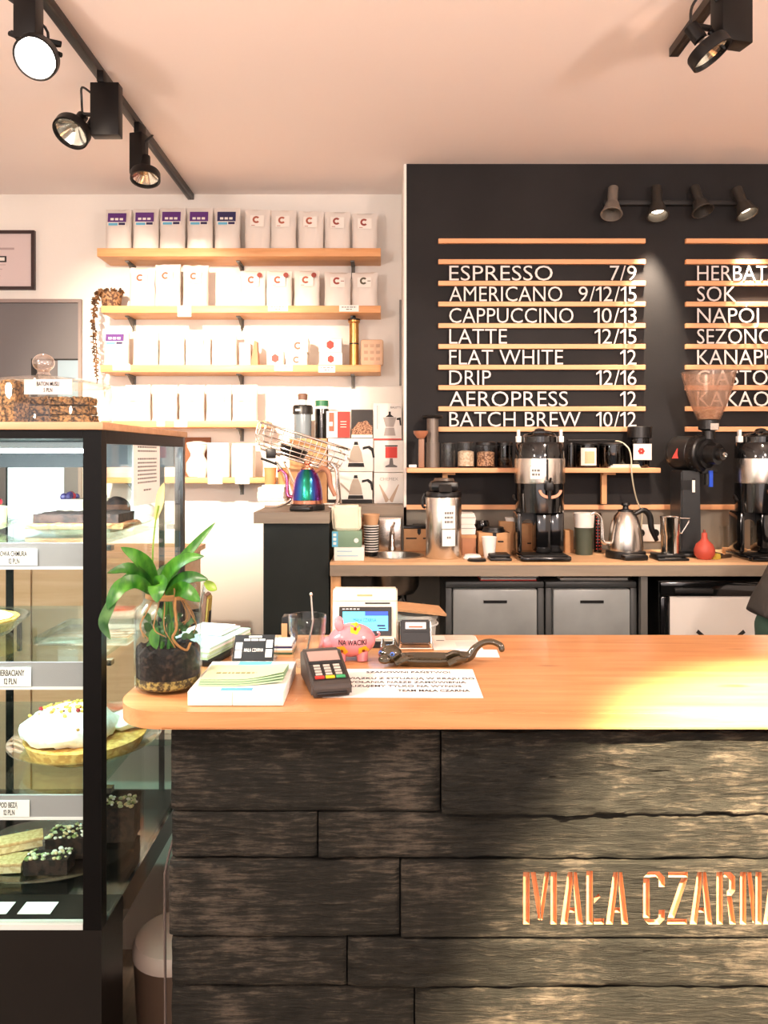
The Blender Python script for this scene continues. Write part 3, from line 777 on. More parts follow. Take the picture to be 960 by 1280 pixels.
for i in range(14):
    a = i*.9; rr = .02+.07*((i*.37) % 1); b = B(); b.ell((rr*math.cos(a), rr*math.sin(a), .060), (.011, .011, .01), 10, 7); obj('berry', b, M_berry, t)
# --- middle shelf
z = shelf_z[1]+.001
px2, py2 = X(-32, 1.86), 1.86
zp = plate(px2, py2, z, .125, 'pressed glass plate under the apple tart on the middle case shelf', .035)
t = thing('apple_tart', 'brown baked tart with cream on top on the middle shelf of the pastry case', 'cake', (px2, py2, zp))
b = B(); b.lathe([(0, .0005), (.08, .0005), (.10, .03), (.094, .032), (.088, .024), (0, .024)], seg=36); obj('crust', b, M_crust, t)
b = B(); b.ell((.02, 0, .032), (.065, .07, .011), 24, 10, fn=lambda p: p+Vector(noise.noise_vector(p*40))*.004); obj('cream', b, M_mer, t)
b = B(); b.box((-.10, -.105, .0008), (.115, .10, .006), .002); b.box((-.10, -.105, .006), (-.096, .10, .020)); b.box((.111, -.105, .006), (.115, .10, .02)); b.box((-.0955, -.105, .006), (.1105, -.101, .02)); b.box((-.0955, .096, .006), (.1105, .10, .02))
o = obj('glass_tray', b, M_plate, None, (X(118, 1.85), 1.85, z)); tag(o, 'empty square glass tray on the middle shelf of the pastry case', 'tray')
# --- lowest glass shelf: meringue pie
z = shelf_z[2]+.001
px_, py_ = X(108, 1.85), 1.85
zp = plate(px_, py_, z, .175, 'large pressed glass plate carrying the meringue pie', .03)
t = thing('meringue_pie', 'white meringue pie with yellow crumble, a piece cut out, on a large glass plate', 'cake', (px_, py_, zp))
A0, A1 = -.55, 4.9
b = B(); wedge(b, 0, 0, .0005, .140, 1.1, 2*PI+.3, .032, 40, .9); obj('crust', b, M_crust, t)
b = B()
def mer(p):
    q = p.copy(); q += Vector(noise.noise_vector(p*26))*.012; return q
b.ell((-.034, -.012, .055), (.108, .112, .046), 36, 18, fn=mer); b.ell((.085, .055, .050), (.06, .055, .02), 24, 12, fn=mer)
bmesh.ops.delete(b.bm, geom=[v for v in b.bm.verts if v.co.z < .030], context='VERTS')
obj('meringue', b, M_mer, t)
b = B(); 
for i in range(60):
    x, y = random.gauss(-.045, .035), random.gauss(-.01, .035); 
    q = 1-((x+.034)/.108)**2-((y+.012)/.112)**2
    if q < .1: continue
    r = random.uniform(.003, .0065); b.mi = random.choice((0, 0, 0, 1, 2)); b.ell((x, y, .055+.046*math.sqrt(q)+.003), (r, r, r*.8), 6, 4)
o = obj('crumble_topping', b, [M_yell, M_crust, M_berry], t); o['kind'] = 'stuff'
# --- case floor: wafer sandwiches and chocolate blocks
z = SF
b = B(); b.lathe([(0, .0005), (.16, .0005), (.19, .012), (.20, .014), (.20, .018), (.185, .016), (.15, .006), (0, .006)], seg=48)
for v in b.bm.verts: v.co.y *= .78
o = obj('serving_platter', b, M_plate, None, (X(62, 1.88), 1.88, z)); tag(o, 'clear oval serving platter at the bottom of the pastry case', 'platter')
zp = z+.0075
def slab(name, label, cx, cy, rz, zz, w_, d_, kind, grp=None, ztop=.035):
    t = thing(name, label, 'cake', (cx, cy, zz), rz, grp)
    if kind == 'w':
        b = B(); b.rough((-w_/2, -d_/2, .0005), (w_/2, d_/2, .016), .01, .0012, 3, 50); obj('cream_filling', b, M_sponge, t)
        b = B(); b.box((-w_/2-.002, -d_/2-.002, .0165), (w_/2+.002, d_/2+.002, .024), .001); obj('wafer', b, M_wafer, t)
    else:
        b = B(); b.rough((-w_/2, -d_/2, .0005), (w_/2, d_/2, ztop), .009, .002, cx*90, 50); obj('chocolate_block', b, M_brownie, t)
        b = B()
        for i in range(int(w_*d_*9000)):
            r = random.uniform(.003, .007); b.mi = random.choice((0, 0, 1, 2)); b.ell((random.uniform(-w_/2, w_/2), random.uniform(-d_/2, d_/2), ztop+r*.5), (r, r*.8, r*.7), 6, 4)
        o = obj('nut_topping', b, [M_green, M_mer, M_sponge], t); o['kind'] = 'stuff'
slab('wafer_slice', 'wafer cake slice lying lowest at the left of the case platter', X(-8, 1.79), 1.80, .1, zp, .13, .05, 'w')
slab('wafer_slice', 'wafer cake slice leaning in the middle of the wafer pile on the case platter', X(5, 1.84), 1.862, .5, zp, .13, .05, 'w')
slab('wafer_slice', 'topmost wafer cake slice on the pile at the left of the case platter', X(12, 1.83), 1.845, .45, zp+.0255, .13, .045, 'w')
slab('chocolate_slice', 'chocolate cake slice with nut topping at the front of the case platter', X(60, 1.79), 1.795, .04, zp, .10, .05, 'c')
slab('chocolate_slice', 'chocolate cake slice covered in white and green nuts in the middle of the case platter', X(86, 1.86), 1.875, .1, zp, .10, .07, 'c', None, .05)
slab('chocolate_slice', 'tall chocolate cake slice with green pistachio crumbs beside the black case post', X(142, 1.93), 1.955, .1, zp, .10, .07, 'c', None, .085)
for i, (px0, lab) in enumerate(((-5, 'left blank white card lying on the case floor'), (49, 'right blank white card lying on the case floor'))):
    b = B(); b.box((-.035, -.022, .0005), (.035, .022, .0015)); 
    o = obj('blank_card', b, M_paper, None, (X(px0, 1.66), 1.655, z)); o.rotation_euler.z = 0.0; tag(o, lab, 'card')
# notice taped to the side pane
t = thing('paper_notice', 'white printed paper notice taped to the side pane of the pastry case', 'notice', (XS-.0025, 1.90, Z(630, 1.9)))
b = B(); b.box((0, -.115, 0), (.0008, .10, .172)); obj('sheet', b, M_paper, t, sm=0)
bm = B()
for k in range(13):
    if k in (3, 11): continue
    l_ = .075 if k not in (0, 12) else .03
    z_ = .148-k*.0095; y_ = -l_
    while y_ < l_:
        ww = random.uniform(.006, .016); bm.box((.0009, y_, z_), (.0012, min(y_+ww, l_), z_+.0038)); y_ += ww+.004
obj('print', bm, M_inkg, t, (0, -.005, 0), sm=0)
b = B(); yb = YB-.0135; b.box((X(10, yb), yb-.001, Z(655, yb)), (X(80, yb), yb, Z(584.5, yb)))
b2 = obj('glare_sheet', b, M_paper, sm=0); tag(b2, 'plain white sheet inside the back pane of the pastry case, added for glare in the glass', 'glare_stand_in')  # white sheet stands in for the bright reflection in the case glass
# wooden bench and boxes behind the case
M_tan = wood('tan_cupboard_wood', rgb(206, 168, 130), rgb(222, 186, 150), 0, .5)
t = thing('low_cupboard', 'light tan wooden cupboard against the white wall behind the pastry case', 'cupboard', (-1.50, 3.3, 0))
b = B(); b.box((-.60, 0, 0), (.60, .5, 1.12)); obj('body', b, M_tan, t, sm=0)
b = B(); b.box((-.62, -.02, 1.1205), (.62, .52, 1.145)); obj('top', b, M_oak2, t, sm=0)
for k in range(2):
    x0 = -.595+k*.6; b = B(); b.box((x0, -.018, .06), (x0+.59, -.0005, 1.10)); dd = obj('door', b, M_tan, t, sm=0)
    b = B(); b.box((x0+.54, -.034, .75), (x0+.555, -.0185, .90)); obj('handle', b, M_blackm, dd, sm=0)
# pale bin cupboard, lidded bin and boxes seen between case and counter
t = thing('cream_side_panel', 'plain cream panel standing between the pastry case and the counter', 'panel', (-.60, 2.46, 0))
b = B(); b.box((-.36, 0, 0), (.20, .02, .70)); obj('board', b, mat('cream_panel', rgb(238, 224, 212), .5), t, sm=0)
b = B(); b.box((-.36, -.13, .7005), (.20, .02, .72)); obj('ledge', b, mat('grey_ledge', rgb(140, 124, 114), .5), t, sm=0)
for i, (dx, dz, lab) in enumerate(((-.085, 0, 'left small pink coffee carton behind the pastry case'), (.035, 0, 'right small pink coffee carton behind the pastry case'))):
    t = thing('coffee_carton', lab, 'box', (-.60+dx, 2.405, .7205), 0)
    b = B(); b.box((-.054, -.03, .0005), (.054, .03, .07)); obj('box', b, mat('pink_card', rgb(230, 190, 172), .7), t, sm=0)
    b = B(); b.torus((0, -.0305, .035), .010, .0028, Matrix.Rotation(PI/2, 4, 'X'), 20, 6); obj('printed_ring', b, M_red, t)
t = thing('waste_bin', 'brown waste bin with pale domed lid between pastry case and counter', 'bin', (-.50, 1.88, 0))
b = B(); b.lathe([(0, .0005), (.085, .0005), (.105, .375), (.10, .375), (.08, .01), (0, .01)]); obj('bin_body', b, mat('brown_bin', rgb(96, 76, 62), .35), t)
b = B(); b.lathe([(.107, .3755), (.107, .398), (.10, .412), (.07, .422), (0, .426), (0, .3755), (.107, .3755)], seg=40); obj('lid', b, mat('pale_bin_lid', rgb(206, 186, 170), .4), t)
b = B(); b.tube(smooth([(-.438, 1.56, .0025), (-.4425, 1.57, .3), (-.4475, 1.58, .66), (-.4445, 1.585, .74), (-.415, 1.60, .85), (-.405, 1.62, .93)], 40), .0028)
M_cab = mat('grey_cable', rgb(96, 84, 78), .5)
o = obj('power_cable', b, M_cab); tag(o, 'thin dark cable running up beside the counter end above the waste bin', 'cable')

# ------------------------------------------------------------------ on top of the case: bars under a flat glass cover
zt = zt1+.0005
M_musli = two('oat_bar', rgb(52, 32, 18), rgb(186, 138, 88), 150, .40, .60, .85, 1.0)
bars = [
 ('bottom granola bar of the right hand stack on the case top', X(72, 1.72), 1.72, 0, .165, .06, .02, 0),
 ('middle granola bar of the right hand stack on the case top', X(73, 1.72), 1.72, .0215, .155, .058, .02, 1),
 ('topmost granola bar of the right hand stack on the case top', X(71, 1.72), 1.72, .043, .16, .058, .018, 2),
 ('bottom granola bar of the left stack at the edge of the picture', -.862, 1.72, 0, .07, .06, .02, 3),
 ('middle granola bar of the left stack at the edge of the picture', -.864, 1.72, .0215, .068, .06, .02, 4),
 ('topmost granola bar of the left stack at the edge of the picture', -.862, 1.72, .043, .066, .058, .02, 5)]
for lab, x, y, dz, w_, d_, h_, sd in bars:
    b = B(); b.rough((-w_/2, -d_/2, .0005), (w_/2, d_/2, h_-.001), .0045, .0042, sd+20, 120, .002)
    o = obj('granola_bar', b, M_musli, None, (x, y, zt+dz)); tag(o, lab, 'granola bar', 'granola bars on the display case')
b = B(); b.rough((-.016, -.035, .0), (.016, .03, .090), .0045, .0042, 41, 120, .003)
o = obj('granola_bar', b, M_musli, None, (X(21, 1.66), 1.652, zt)); tag(o, 'granola bar standing upright at the front between the two stacks', 'granola bar', 'granola bars on the display case')
t = thing('glass_cover', 'low clear glass cover with round knob over the granola bars', 'glass cover', (X(52, 1.74), 1.75, zt))
b = B(); R_ = .150
b.lathe([(R_, .0005), (R_, .082), (R_-.004, .092), (.10, .103), (.05, .108), (.012, .110), (.010, .1135), (.0, .1135), (0, .111), (.05, .105), (.10, .100), (R_-.006, .089), (R_-.003, .082), (R_-.003, .0005), (R_, .0005)], seg=56); obj('dome', b, M_glass, t)
M_crys = glass('crystal_knob', (.93, .88, .86, 1), k=1.6, base=.16)
b = B(); b.lathe([(0, .114), (.016, .114), (.012, .120), (.014, .124), (0, .124)]); b.ell((0, 0, .142), (.024, .024, .0205), 24, 16); obj('knob', b, M_crys, t)
b = B(); b.torus((0, 0, .0915), R_-.0035, .0022, None, 56, 6); obj('rim', b, M_tumb, t)
D = 1.612
t = thing('price_card', 'white price card for muesli bars leaning above the granola bars on the case', 'price card', (X(60, D), D, zt))
z0 = Z(493, D)-zt; z1 = Z(474, D)-zt; x0, x1 = X(30, D)-X(60, D), X(90, D)-X(60, D)
b = B(); b.box((x0, 0, z0), (x1, .001, z1)); obj('card', b, mat('grey_white_card', rgb(206, 198, 194), .7), t, sm=0)
b = B(); b.box((-.003, .0012, .0005), (.003, .004, z1-.004)); b.box((-.012, -.006, .0005), (.012, .012, .003)); obj('holder', b, M_tumb, t, sm=0)
obj('lettering', text_bm('BATON MUSLI', .0085, None, .0003, .015, 'C', .6), M_ink, t, (0, -.0004, z0+.018), sm=0)
obj('lettering', text_bm('5 PLN', .0085, None, .0003, .015, 'C', .6), M_ink, t, (0, -.0004, z0+.005), sm=0)

# ================================================================== menu boards
YR = 4.03
rail_y = (301, 327, 354, 380, 407, 433, 459, 484.5, 511, 536.5)
def board(name, label, px0, px1, rows, prices):
    t = thing(name, label, 'menu board', (X(px0, YR), YM, Z(540, YR)))
    ox, oz = t.location.x, t.location.z
    for py in rail_y:
        b = B(); b.box((0, YR-YM-.002, Z(py+3, YR)-oz), (X(px1, YR)-ox, -.0005, Z(py-3, YR)-oz), .002); obj('rail', b, M_rail, t, sm=0)
    for i, (tx, w_) in enumerate(rows):
        zb_ = Z(rail_y[i+2]-3.0, YR)-oz+.0005
        wd = L(w_, YR) if w_ else None
        text('item_lettering', tx, L(18.5, YR), M_letter, t, (X(px0+13.5, YR)-ox, YR-YM-.0035, zb_), wd, .003, -.006, 'L', None, .95)
    for i, (tx, w_) in enumerate(prices):
        zb_ = Z(rail_y[i+2]-3.0, YR)-oz+.0005
        text('price_lettering', tx, L(18.5, YR), M_letter, t, (X(795, YR)-ox, YR-YM-.0035, zb_), L(w_, YR), .003, -.006, 'R')
    return t
board('menu_board', 'left wooden menu rails with white letters listing espresso to batch brew', 548, 807,
      [('ESPRESSO', 129), ('AMERICANO', 141), ('CAPPUCCINO', 155), ('LATTE', 72), ('FLAT WHITE', 142), ('DRIP', 52), ('AEROPRESS', 148), ('BATCH BREW', 164)],
      [('7/9', 33), ('9/12/15', 72), ('10/13', 53), ('12/15', 52), ('12', 20), ('12/16', 50), ('12', 20), ('10/12', 50)])
board('menu_board', 'right wooden menu rails with white letters listing tea, juice and cakes, cut by the frame', 857.5, 1118,
      [('HERBATA', 104), ('SOK', 48), ('NAPÓJ', 77), ('SEZONOWE', 132), ('KANAPKA', 116), ('CIASTO', 88), ('KAKAO', 90)], [])

# four headed spotlight bar on the menu wall
t = thing('spotlight_bar', 'dark wall bar with four small spotlights above the menu boards', 'spotlight', (X(848, 3.98), YM, Z(250, 3.98)))
ox, oz = t.location.x, t.location.z
b = B(); b.box((X(757, 3.99)-ox, -.035, -.012), (X(942, 3.99)-ox, -.001, .012), .003); obj('bar', b, mat('dark_bar', rgb(34, 34, 35), .6), t)
M_head = mat('dark_bronze_metal', rgb(62, 58, 54), .42, metal=.5)
M_headg = mat('grey_lamp_head', rgb(120, 112, 104), .5, metal=.3)
M_lens = mat('lamp_lens', rgb(250, 240, 220), .3, emit=(1, .82, .6, 1), es=6)
heads = [(768, 236, 764, 268, 0, M_headg), (822, 235, 822, 270, .0, M_head), (870, 235, 878, 264, .1, M_head), (923, 237, 934, 268, .2, M_head)]
for i, (ax, ay, bx_, by, tilt, mm) in enumerate(heads):
    A = Vector((X(ax, 3.97)-ox, -.06, Z(ay, 3.97)-oz)); C_ = Vector((X(bx_, 3.94)-ox, -.115, Z(by, 3.94)-oz))
    b = B(); b.tube([A+Vector((0, .023, -.02)), A], .008); b.cyl(A+Vector((0, 0, .01)), A.lerp(C_, .62), .026, .026, 18)
    d = (C_-A).normalized()
    b.cyl(A.lerp(C_, .58), C_, .034, .052, 24, False); b.cyl(A.lerp(C_, .575), A.lerp(C_, .62), .034, .036, 24)
    b.torus(C_, .052, .004, d.to_track_quat('Z', 'Y').to_matrix().to_4x4(), 28, 8)
    hd = obj('spotlight_head', b, mm, t)
    b = B(); b.lathe([(0, 0), (.036, 0), (.036, .003), (0, .004)], A.lerp(C_, .74), 24, d.to_track_quat('Z', 'Y').to_matrix().to_4x4()); obj('lens', b, M_lens if i in (1, 3) else M_glass, hd)
    if i in (1, 3):
        P0 = Vector(t.location)+C_+d*.02
        light('SPOT', 'wall_spot', P0, 80 if i == 1 else 70, (1, .80, .60), P0+Vector((-.02 if i == 1 else .2, .20, -1.0)), spot_size=math.radians(48), spot_blend=.9, shadow_soft_size=.03)

# ================================================================== ceiling tracks and lamps
M_track = mat('black_track', rgb(28, 24, 22), .35, metal=.3)
M_lampb = mat('black_lamp_metal', rgb(20, 18, 18), .4, spec=.25, metal=.2)
M_refl = mat('reflector', (.92, .90, .86, 1), .12, metal=1)
M_on = mat('lit_lamp', (1, 1, 1, 1), .3, emit=(1, .93, .82, 1), es=22)
def track(x, y0, y1, label):
    t = thing('lamp_track', label, 'lamp track', (x, (y0+y1)/2, ZC))
    h = (y1-y0)/2
    b = B(); b.box((-.018, -h, -.034), (.018, h, -.0005), .002); obj('rail', b, M_track, t)
    b = B(); b.box((-.007, -h+.01, -.0348), (.007, h-.01, -.0341)); obj('slot', b, M_black, t, sm=0)
track(-1.125, .5, 4.515, 'long black lamp track on the ceiling, running to the shelf wall on the left')
track(1.10, -.5, 2.90, 'black lamp track on the ceiling, its end showing at the top right')
def lamp(x, y, label, side=-1, box=(.115, .05, .22), head=(-.13, -.02, -.22), aim=(-.35, -.35, -1), lit=False, rz=0, R=.062, on_cable=True, hid=None):
    t = thing('track_lamp', label, 'spotlight', (x, y, ZC-.0355), rz)
    b = B(); b.box((-1.1-x-.013 if x < 0 else -.013, -.03, -.045), (-1.1-x+.013 if x < 0 else .013, .03, 0), .002); obj('track_adapter', b, M_lampb, t)
    w_, d_, h_ = box
    b = B(); b.box((-w_/2, -d_/2, -.0455-h_), (w_/2, d_/2, -.0455), .003); obj('gear_box', b, M_lampb, t)
    C_ = Vector(head); d = Vector(aim).normalized(); T = d.to_track_quat('Z', 'Y').to_matrix().to_4x4()
    e = Vector((side*w_/2, 0, -.0455-h_*.82))
    b = B(); up = C_-d*.075
    b.tube([e, e+Vector((side*.025, 0, 0)), C_-d*.02+Vector((-side*(R+.004), 0, 0)), ], .008, 8)
    b.tube([e+Vector((side*.02, 0, .0)), up+Vector((-side*.055, 0, .02)), up+Vector((0, 0, .02))], .010, 8)
    obj('yoke', b, M_lampb, t)
    b = B(); b.lathe([(R*.95, -.018), (R, -.012), (R, .02), (R*.9, .02), (R*.9, -.012), (R*.95, -.018)], C_, 36, T); b.cyl(C_-d*.10, C_-d*.045, .022, .022, 18)
    hd = obj('lamp_ring', b, M_lampb, t)
    b = B(); b.lathe([(.014, -.045), (R*.5, -.03), (R*.88, .004), (R*.86, .006), (R*.46, -.026), (.012, -.04)], C_, 36, T); b.lathe([(0, -.028), (.013, -.028), (.010, -.004), (0, .0)], C_, 16, T)
    obj('reflector', b, M_refl, hd)
    b = B(); b.lathe([(0, .009), (R*.87, .009), (R*.87, .012), (0, .013)], C_, 36, T); obj('lens', b, M_on if lit else M_glass, hd)
    b = B(); b.tube(smooth([(side*w_/2, 0, -.08), (side*(w_/2+.04), 0, -.055), C_-d*.09+Vector((0, 0, .07)), C_-d*.098], 16), .0045); obj('cable', b, M_black, t)
    return t
D1, D2, D3 = 2.42, 3.02, 3.485
lamp(-1.115, D1, 'lit track lamp shining brightly at the top left corner', -1, (.07, .06, .155), (.04, -.03, -.262), (.05, -.75, -.65), True, 0, .066)
lamp(-1.085, D2, 'black track lamp in the middle of the left track, with open silver reflector', -1, (.112, .05, .205), (-.122, -.03, -.238), (-.18, -.55, -.8), False, 0, .070)
lamp(-1.105, D3, 'track lamp nearest the shelf wall on the left track, its ring pointing down', 1, (.062, .06, .185), (.045, -.02, -.245), (.15, -.25, -1), False, -.25, .066)
lamp(1.10, 2.42, 'black track lamp at the top right above the bar, ring tilted down', -1, (.11, .06, .165), (-.090, -.01, -.245), (.45, -.25, -.8), False, .25, .066)
lamp(-1.125, 1.50, 'track lamp above the guests that lights the shelves', -1, (.118, .05, .225), (-.145, .03, -.225), (.08, .93, -.35), True)
lamp(1.10, -.08, 'track lamp above the guests that lights the counter', -1, (.118, .05, .225), (-.145, .0, -.225), (-.25, .5, -.85), True)

# ================================================================== shelves on the white wall
SHY0, SHY1 = 4.30, YW-.001
shelves = {}
for i, (yt, yb, px0, px1, lab) in enumerate((
  (310, 320.5, 121, 476, 'top pine wall shelf carrying white coffee bags'),
  (382, 391, 126, 476, 'second pine wall shelf from the top with a trailing plant at its left end'),
  (456, 465, 125, 476, 'third pine wall shelf from the top with small cartons and a brass grinder'),
  (526, 534, 126, 333, 'fourth pine wall shelf from the top in the bright beam'),
  (597, 604, 126, 340, 'lowest pine wall shelf, ending behind the raised cabinet'))):
    z1 = Z(yt, SHY0); z0 = Z(yb, SHY0); xa, xb = X(px0, SHY0), X(px1, SHY0)
    t = thing('wall_shelf', lab, 'shelf', ((xa+xb)/2, SHY1, z0))
    b = B(); b.box((-(xb-xa)/2, SHY0-SHY1, 0), ((xb-xa)/2, 0, z1-z0), .003); obj('board', b, M_beech, t)
    for px in (163, 300, 441):
        if px > px1: continue
        x = X(px, 4.45)-t.location.x
        b = B(); b.box((x-.011, -.006, -.075), (x+.011, -.0005, -.0005)); b.box((x-.011, -.13, -.007), (x+.011, -.0065, -.0005)); b.prism([(-.12, -.0075), (-.007, -.0075), (-.007, -.07)], x-.0025, x+.0025, 'yz')
        obj('bracket', b, M_greym, t, sm=0)
    shelves[i] = z1+.0005

# coffee bags -----------------------------------------------------------------
def bag_bm(w_, h_, d_, seed):
    b = B(); nx, nz = 12, 16; vs = []; fs = []
    def half(s):
        for k in range(nz+1):
            v = k/nz
            for i in range(nx+1):
                u = i/nx*2-1
                wz = w_*(1-.03*math.sin(v*PI)+.015*v)
                th = d_/2*(1-v**2.2)**.8*(1-abs(u)**4*.75)*1.0+.004
                if v < .06: th = d_/2*.92*(1-abs(u)**6*.3)+.004
                nn = noise.noise(Vector((u*2+seed*5, v*3, s*2+seed)))*.006*math.sin(PI*min(1, v*1.1))
                vs.append((u*wz/2+noise.noise(Vector((v*4, seed*3, u)))*.003, s*(th+nn), v*h_+(noise.noise(Vector((u*2, seed, 9)))*.004 if k == nz else 0)))
    half(-1); half(1); n1 = (nx+1)*(nz+1)
    for k in range(nz):
        for i in range(nx):
            a = k*(nx+1)+i; fs.append((a, a+1, a+nx+2, a+nx+1)); fs.append((n1+a, n1+a+nx+1, n1+a+nx+2, n1+a+1))
    for i in range(nx): a = i; fs.append((a, n1+a, n1+a+1, a+1)); a = nz*(nx+1)+i; fs.append((a, a+1, n1+a+1, n1+a))
    for k in range(nz): a = k*(nx+1); fs.append((a, a+nx+1, n1+a+nx+1, n1+a)); a += nx; fs.append((a, n1+a, n1+a+nx+1, a+nx+1))
    b._add(vs, fs); return b
def arc_c(b, c, R, r, y0, y1, a0=.7, a1=2*PI-.7, n=22):
    out = [(c[0]+R*math.cos(a0+(a1-a0)*i/n), c[1]+R*math.sin(a0+(a1-a0)*i/n)) for i in range(n+1)]
    inn = [(c[0]+r*math.cos(a1-(a1-a0)*i/n), c[1]+r*math.sin(a1-(a1-a0)*i/n)) for i in range(n+1)]
    b.prism(out+inn, y0, y1)
M_rustd = mat('dark_red_ink', rgb(150, 66, 56), .6)
M_green_i = mat('olive_ink', rgb(84, 80, 62), .6)
def bag(name, label, x, z, w_, h_, kind, seed, group, rz=0, sticker=False, d_=.085, y=4.385, cm=None, m=M_bag):
    t = thing(name, label, 'coffee bag', (x, y, z), rz, group)
    obj('pouch', bag_bm(w_, h_, d_, seed), m, t, sm=60)
    fy = -d_/2-.006
    tl = Matrix.Translation((0, 0, h_*.68)) @ Matrix.Rotation(-.14, 4, 'X') @ Matrix.Translation((0, 0, -h_*.68))
    if kind == 'p':
        b = B(); b.M = tl
        z0, z1 = h_*.53, h_*.86; ww = w_*.36
        yf = fy+.011
        b.mi = 0; b.box((-ww, yf-.0008, z0+.004), (ww, yf, z1))
        b.mi = 1; b.box((-ww, yf-.0016, z0+.026), (ww, yf-.0009, z1)); b.mi = 2
        for k in range(3): b.box((-ww*.7+k*ww*.5, yf-.0024, z0+.036), (-ww*.7+k*ww*.5+ww*.36, yf-.0017, z0+.049))
        b.mi = 3; b.box((-ww*.9, yf-.0016, z0+.006), (ww*.1, yf-.0009, z0+.020)); b.mi = 4; b.box((ww*.2, yf-.0016, z0+.008), (ww*.9, yf-.0009, z0+.022))
        obj('printed_label', b, [M_card, cm or M_purple, M_card, M_cyan, M_navy], t, sm=0)
    else:
        b = B(); b.M = tl; ww = w_*.27; z0, z1 = h_*.52, h_*.80; yf = fy+.008
        b.mi = 0; b.box((-ww, yf-.0008, z0), (ww, yf, z1)); b.mi = 1
        cc = (-.004, (z0+z1)/2+.008)
        arc_c(b, cc, .021, .010, yf-.0016, yf-.0009)
        if kind == 'd': b.box((cc[0]+.022, yf-.0016, cc[1]-.003), (cc[0]+.040, yf-.0009, cc[1]+.001))
        else: b.box((-ww*.8, yf-.0016, z0+.006), (-ww*.3, yf-.0009, z0+.009))
        obj('printed_label', b, [M_card, cm or M_rust], t, sm=0)
        if sticker:
            b = B(); b.M = tl; b.cyl((w_*.29, yf-.0019+.002, h_*.83), (w_*.29, yf-.0042+.002, h_*.83), .0145, None, 20); obj('round_sticker', b, M_rustd, t)
G1, G2 = 'coffee bags on the top shelf', 'coffee bags on the second shelf'
z = shelves[0]
ords = ['leftmost', 'second from the left', 'third from the left', 'fourth from the left', 'darker shaded fifth']
M_bag_s = M_bag
for i, (px, h) in enumerate(((146, 53), (180.5, 54), (214, 55), (248.5, 55), (283, 55))):
    bag('coffee_bag', f'{ords[i]} white coffee bag with purple label on the top shelf', X(px, 4.345), z, L(32, 4.345), L(h, 4.345), 'p', i+1, G1, 0, cm=M_navy if i == 4 else M_purple)  # shade on the fifth bag is put into its darker label ink
ords = ['first', 'second', 'third', 'fourth', 'fifth and rightmost']
for i, (px, h) in enumerate(((321, 53), (353.5, 52), (388, 51), (421.5, 50), (456, 48))):
    bag('coffee_bag', f'white ring mark bag, {ords[i]} of five on the right of the top shelf', X(px, 4.345), z, L(32, 4.345), L(h, 4.345), 'c', i+11, G1, random.uniform(-.05, .05), cm=M_rustd if i > 2 else M_rust)
z = shelves[1]
ords = ['left', 'middle', 'right']
for i, (px, h) in enumerate(((176, 51), (208, 55), (243, 54))):
    bag('coffee_bag', f'{ords[i]} of three white ring mark bags beside the trailing plant, second shelf', X(px, 4.345), z, L(31.5, 4.345), L(h, 4.345), 'c', i+21, G2, random.uniform(-.05, .05))
ords = ['left', 'middle', 'right']
for i, (px, h) in enumerate(((315, 47), (348, 47), (383, 47))):
    bag('coffee_bag', f'{ords[i]} of three white bags with a round red sticker on the second shelf', X(px, 4.345), z, L(32, 4.345), L(h, 4.345), 'c', i+31, G2, 0, True)
bag('coffee_bag', 'white bag with dark ring mark and small print, second from the right on that shelf', X(421.5, 4.345), z, L(33, 4.345), L(45, 4.345), 'd', 41, G2, .05, cm=M_rustd)
bag('coffee_bag', 'white bag with olive broken ring mark at the right end of the second shelf', X(456, 4.345), z, L(32, 4.345), L(45, 4.345), 'd', 42, G2, -.08, cm=M_green_i)
z = shelves[2]
G3 = 'coffee bags on the third shelf'
bag('coffee_bag', 'white bag with purple label at the left end of the third shelf', X(143, 4.345), z, L(31, 4.345), L(45, 4.345), 'p', 51, G3)
for i, (px, lab) in enumerate(((180, 'first'), (213, 'second'), (246, 'third'), (279, 'fourth'))):
    bag('coffee_bag', f'{lab} plain white bag right of the purple labelled bag on the third shelf', X(px, 4.345), z, L(31, 4.345), L(44, 4.345), 'c', 52+i, G3, 0, cm=M_card)
z = shelves[3]
for i, (px, lab) in enumerate(((170, 'leftmost'), (204, 'second'), (238, 'third'), (272, 'fourth'), (305, 'rightmost'))):
    bag('coffee_bag', f'{lab} of five white bags on the fourth shelf, burnt out by the beam', X(px, 4.345), z, L(31, 4.345), L(46, 4.345), 'c', 62+i, 'coffee bags on the fourth shelf', 0, cm=M_card)
# trailing dried plant
t = thing('trailing_plant', 'dry brown trailing plant in a woven pot at the second shelf left end', 'plant', (X(139, 4.38), 4.385, shelves[1]))
b = B(); b.lathe([(0, .0005), (.048, .0005), (.062, .085), (.056, .085), (.045, .01), (0, .01)], seg=28)
obj('pot', b, two('woven_pot', rgb(80, 52, 34), rgb(160, 120, 84), 70, bump=1), t)
b = B(); b.lathe([(0, .06), (.056, .06), (.056, .0745), (0, .078)]); obj('soil', b, mat('dry_soil', rgb(72, 50, 36), .9), t)
M_dry = two('dry_leaf', rgb(66, 42, 22), rgb(116, 78, 44), 30)
b = B(); rnd = random.Random(3)
for i in range(40):
    a = rnd.uniform(0, 2*PI); r = rnd.uniform(.02, .06)
    p = Vector((r*math.cos(a), r*math.sin(a)*.9, .078)); q = p+Vector((math.cos(a)*.02, math.sin(a)*.02, rnd.uniform(.0, .03)))
    b.leaf([p, (p+q)/2+Vector((0, 0, .012)), q], .016, n=5)
o = obj('crown_leaves', b, M_dry, t); o['kind'] = 'stuff'
xl = X(122, 4.33)-t.location.x
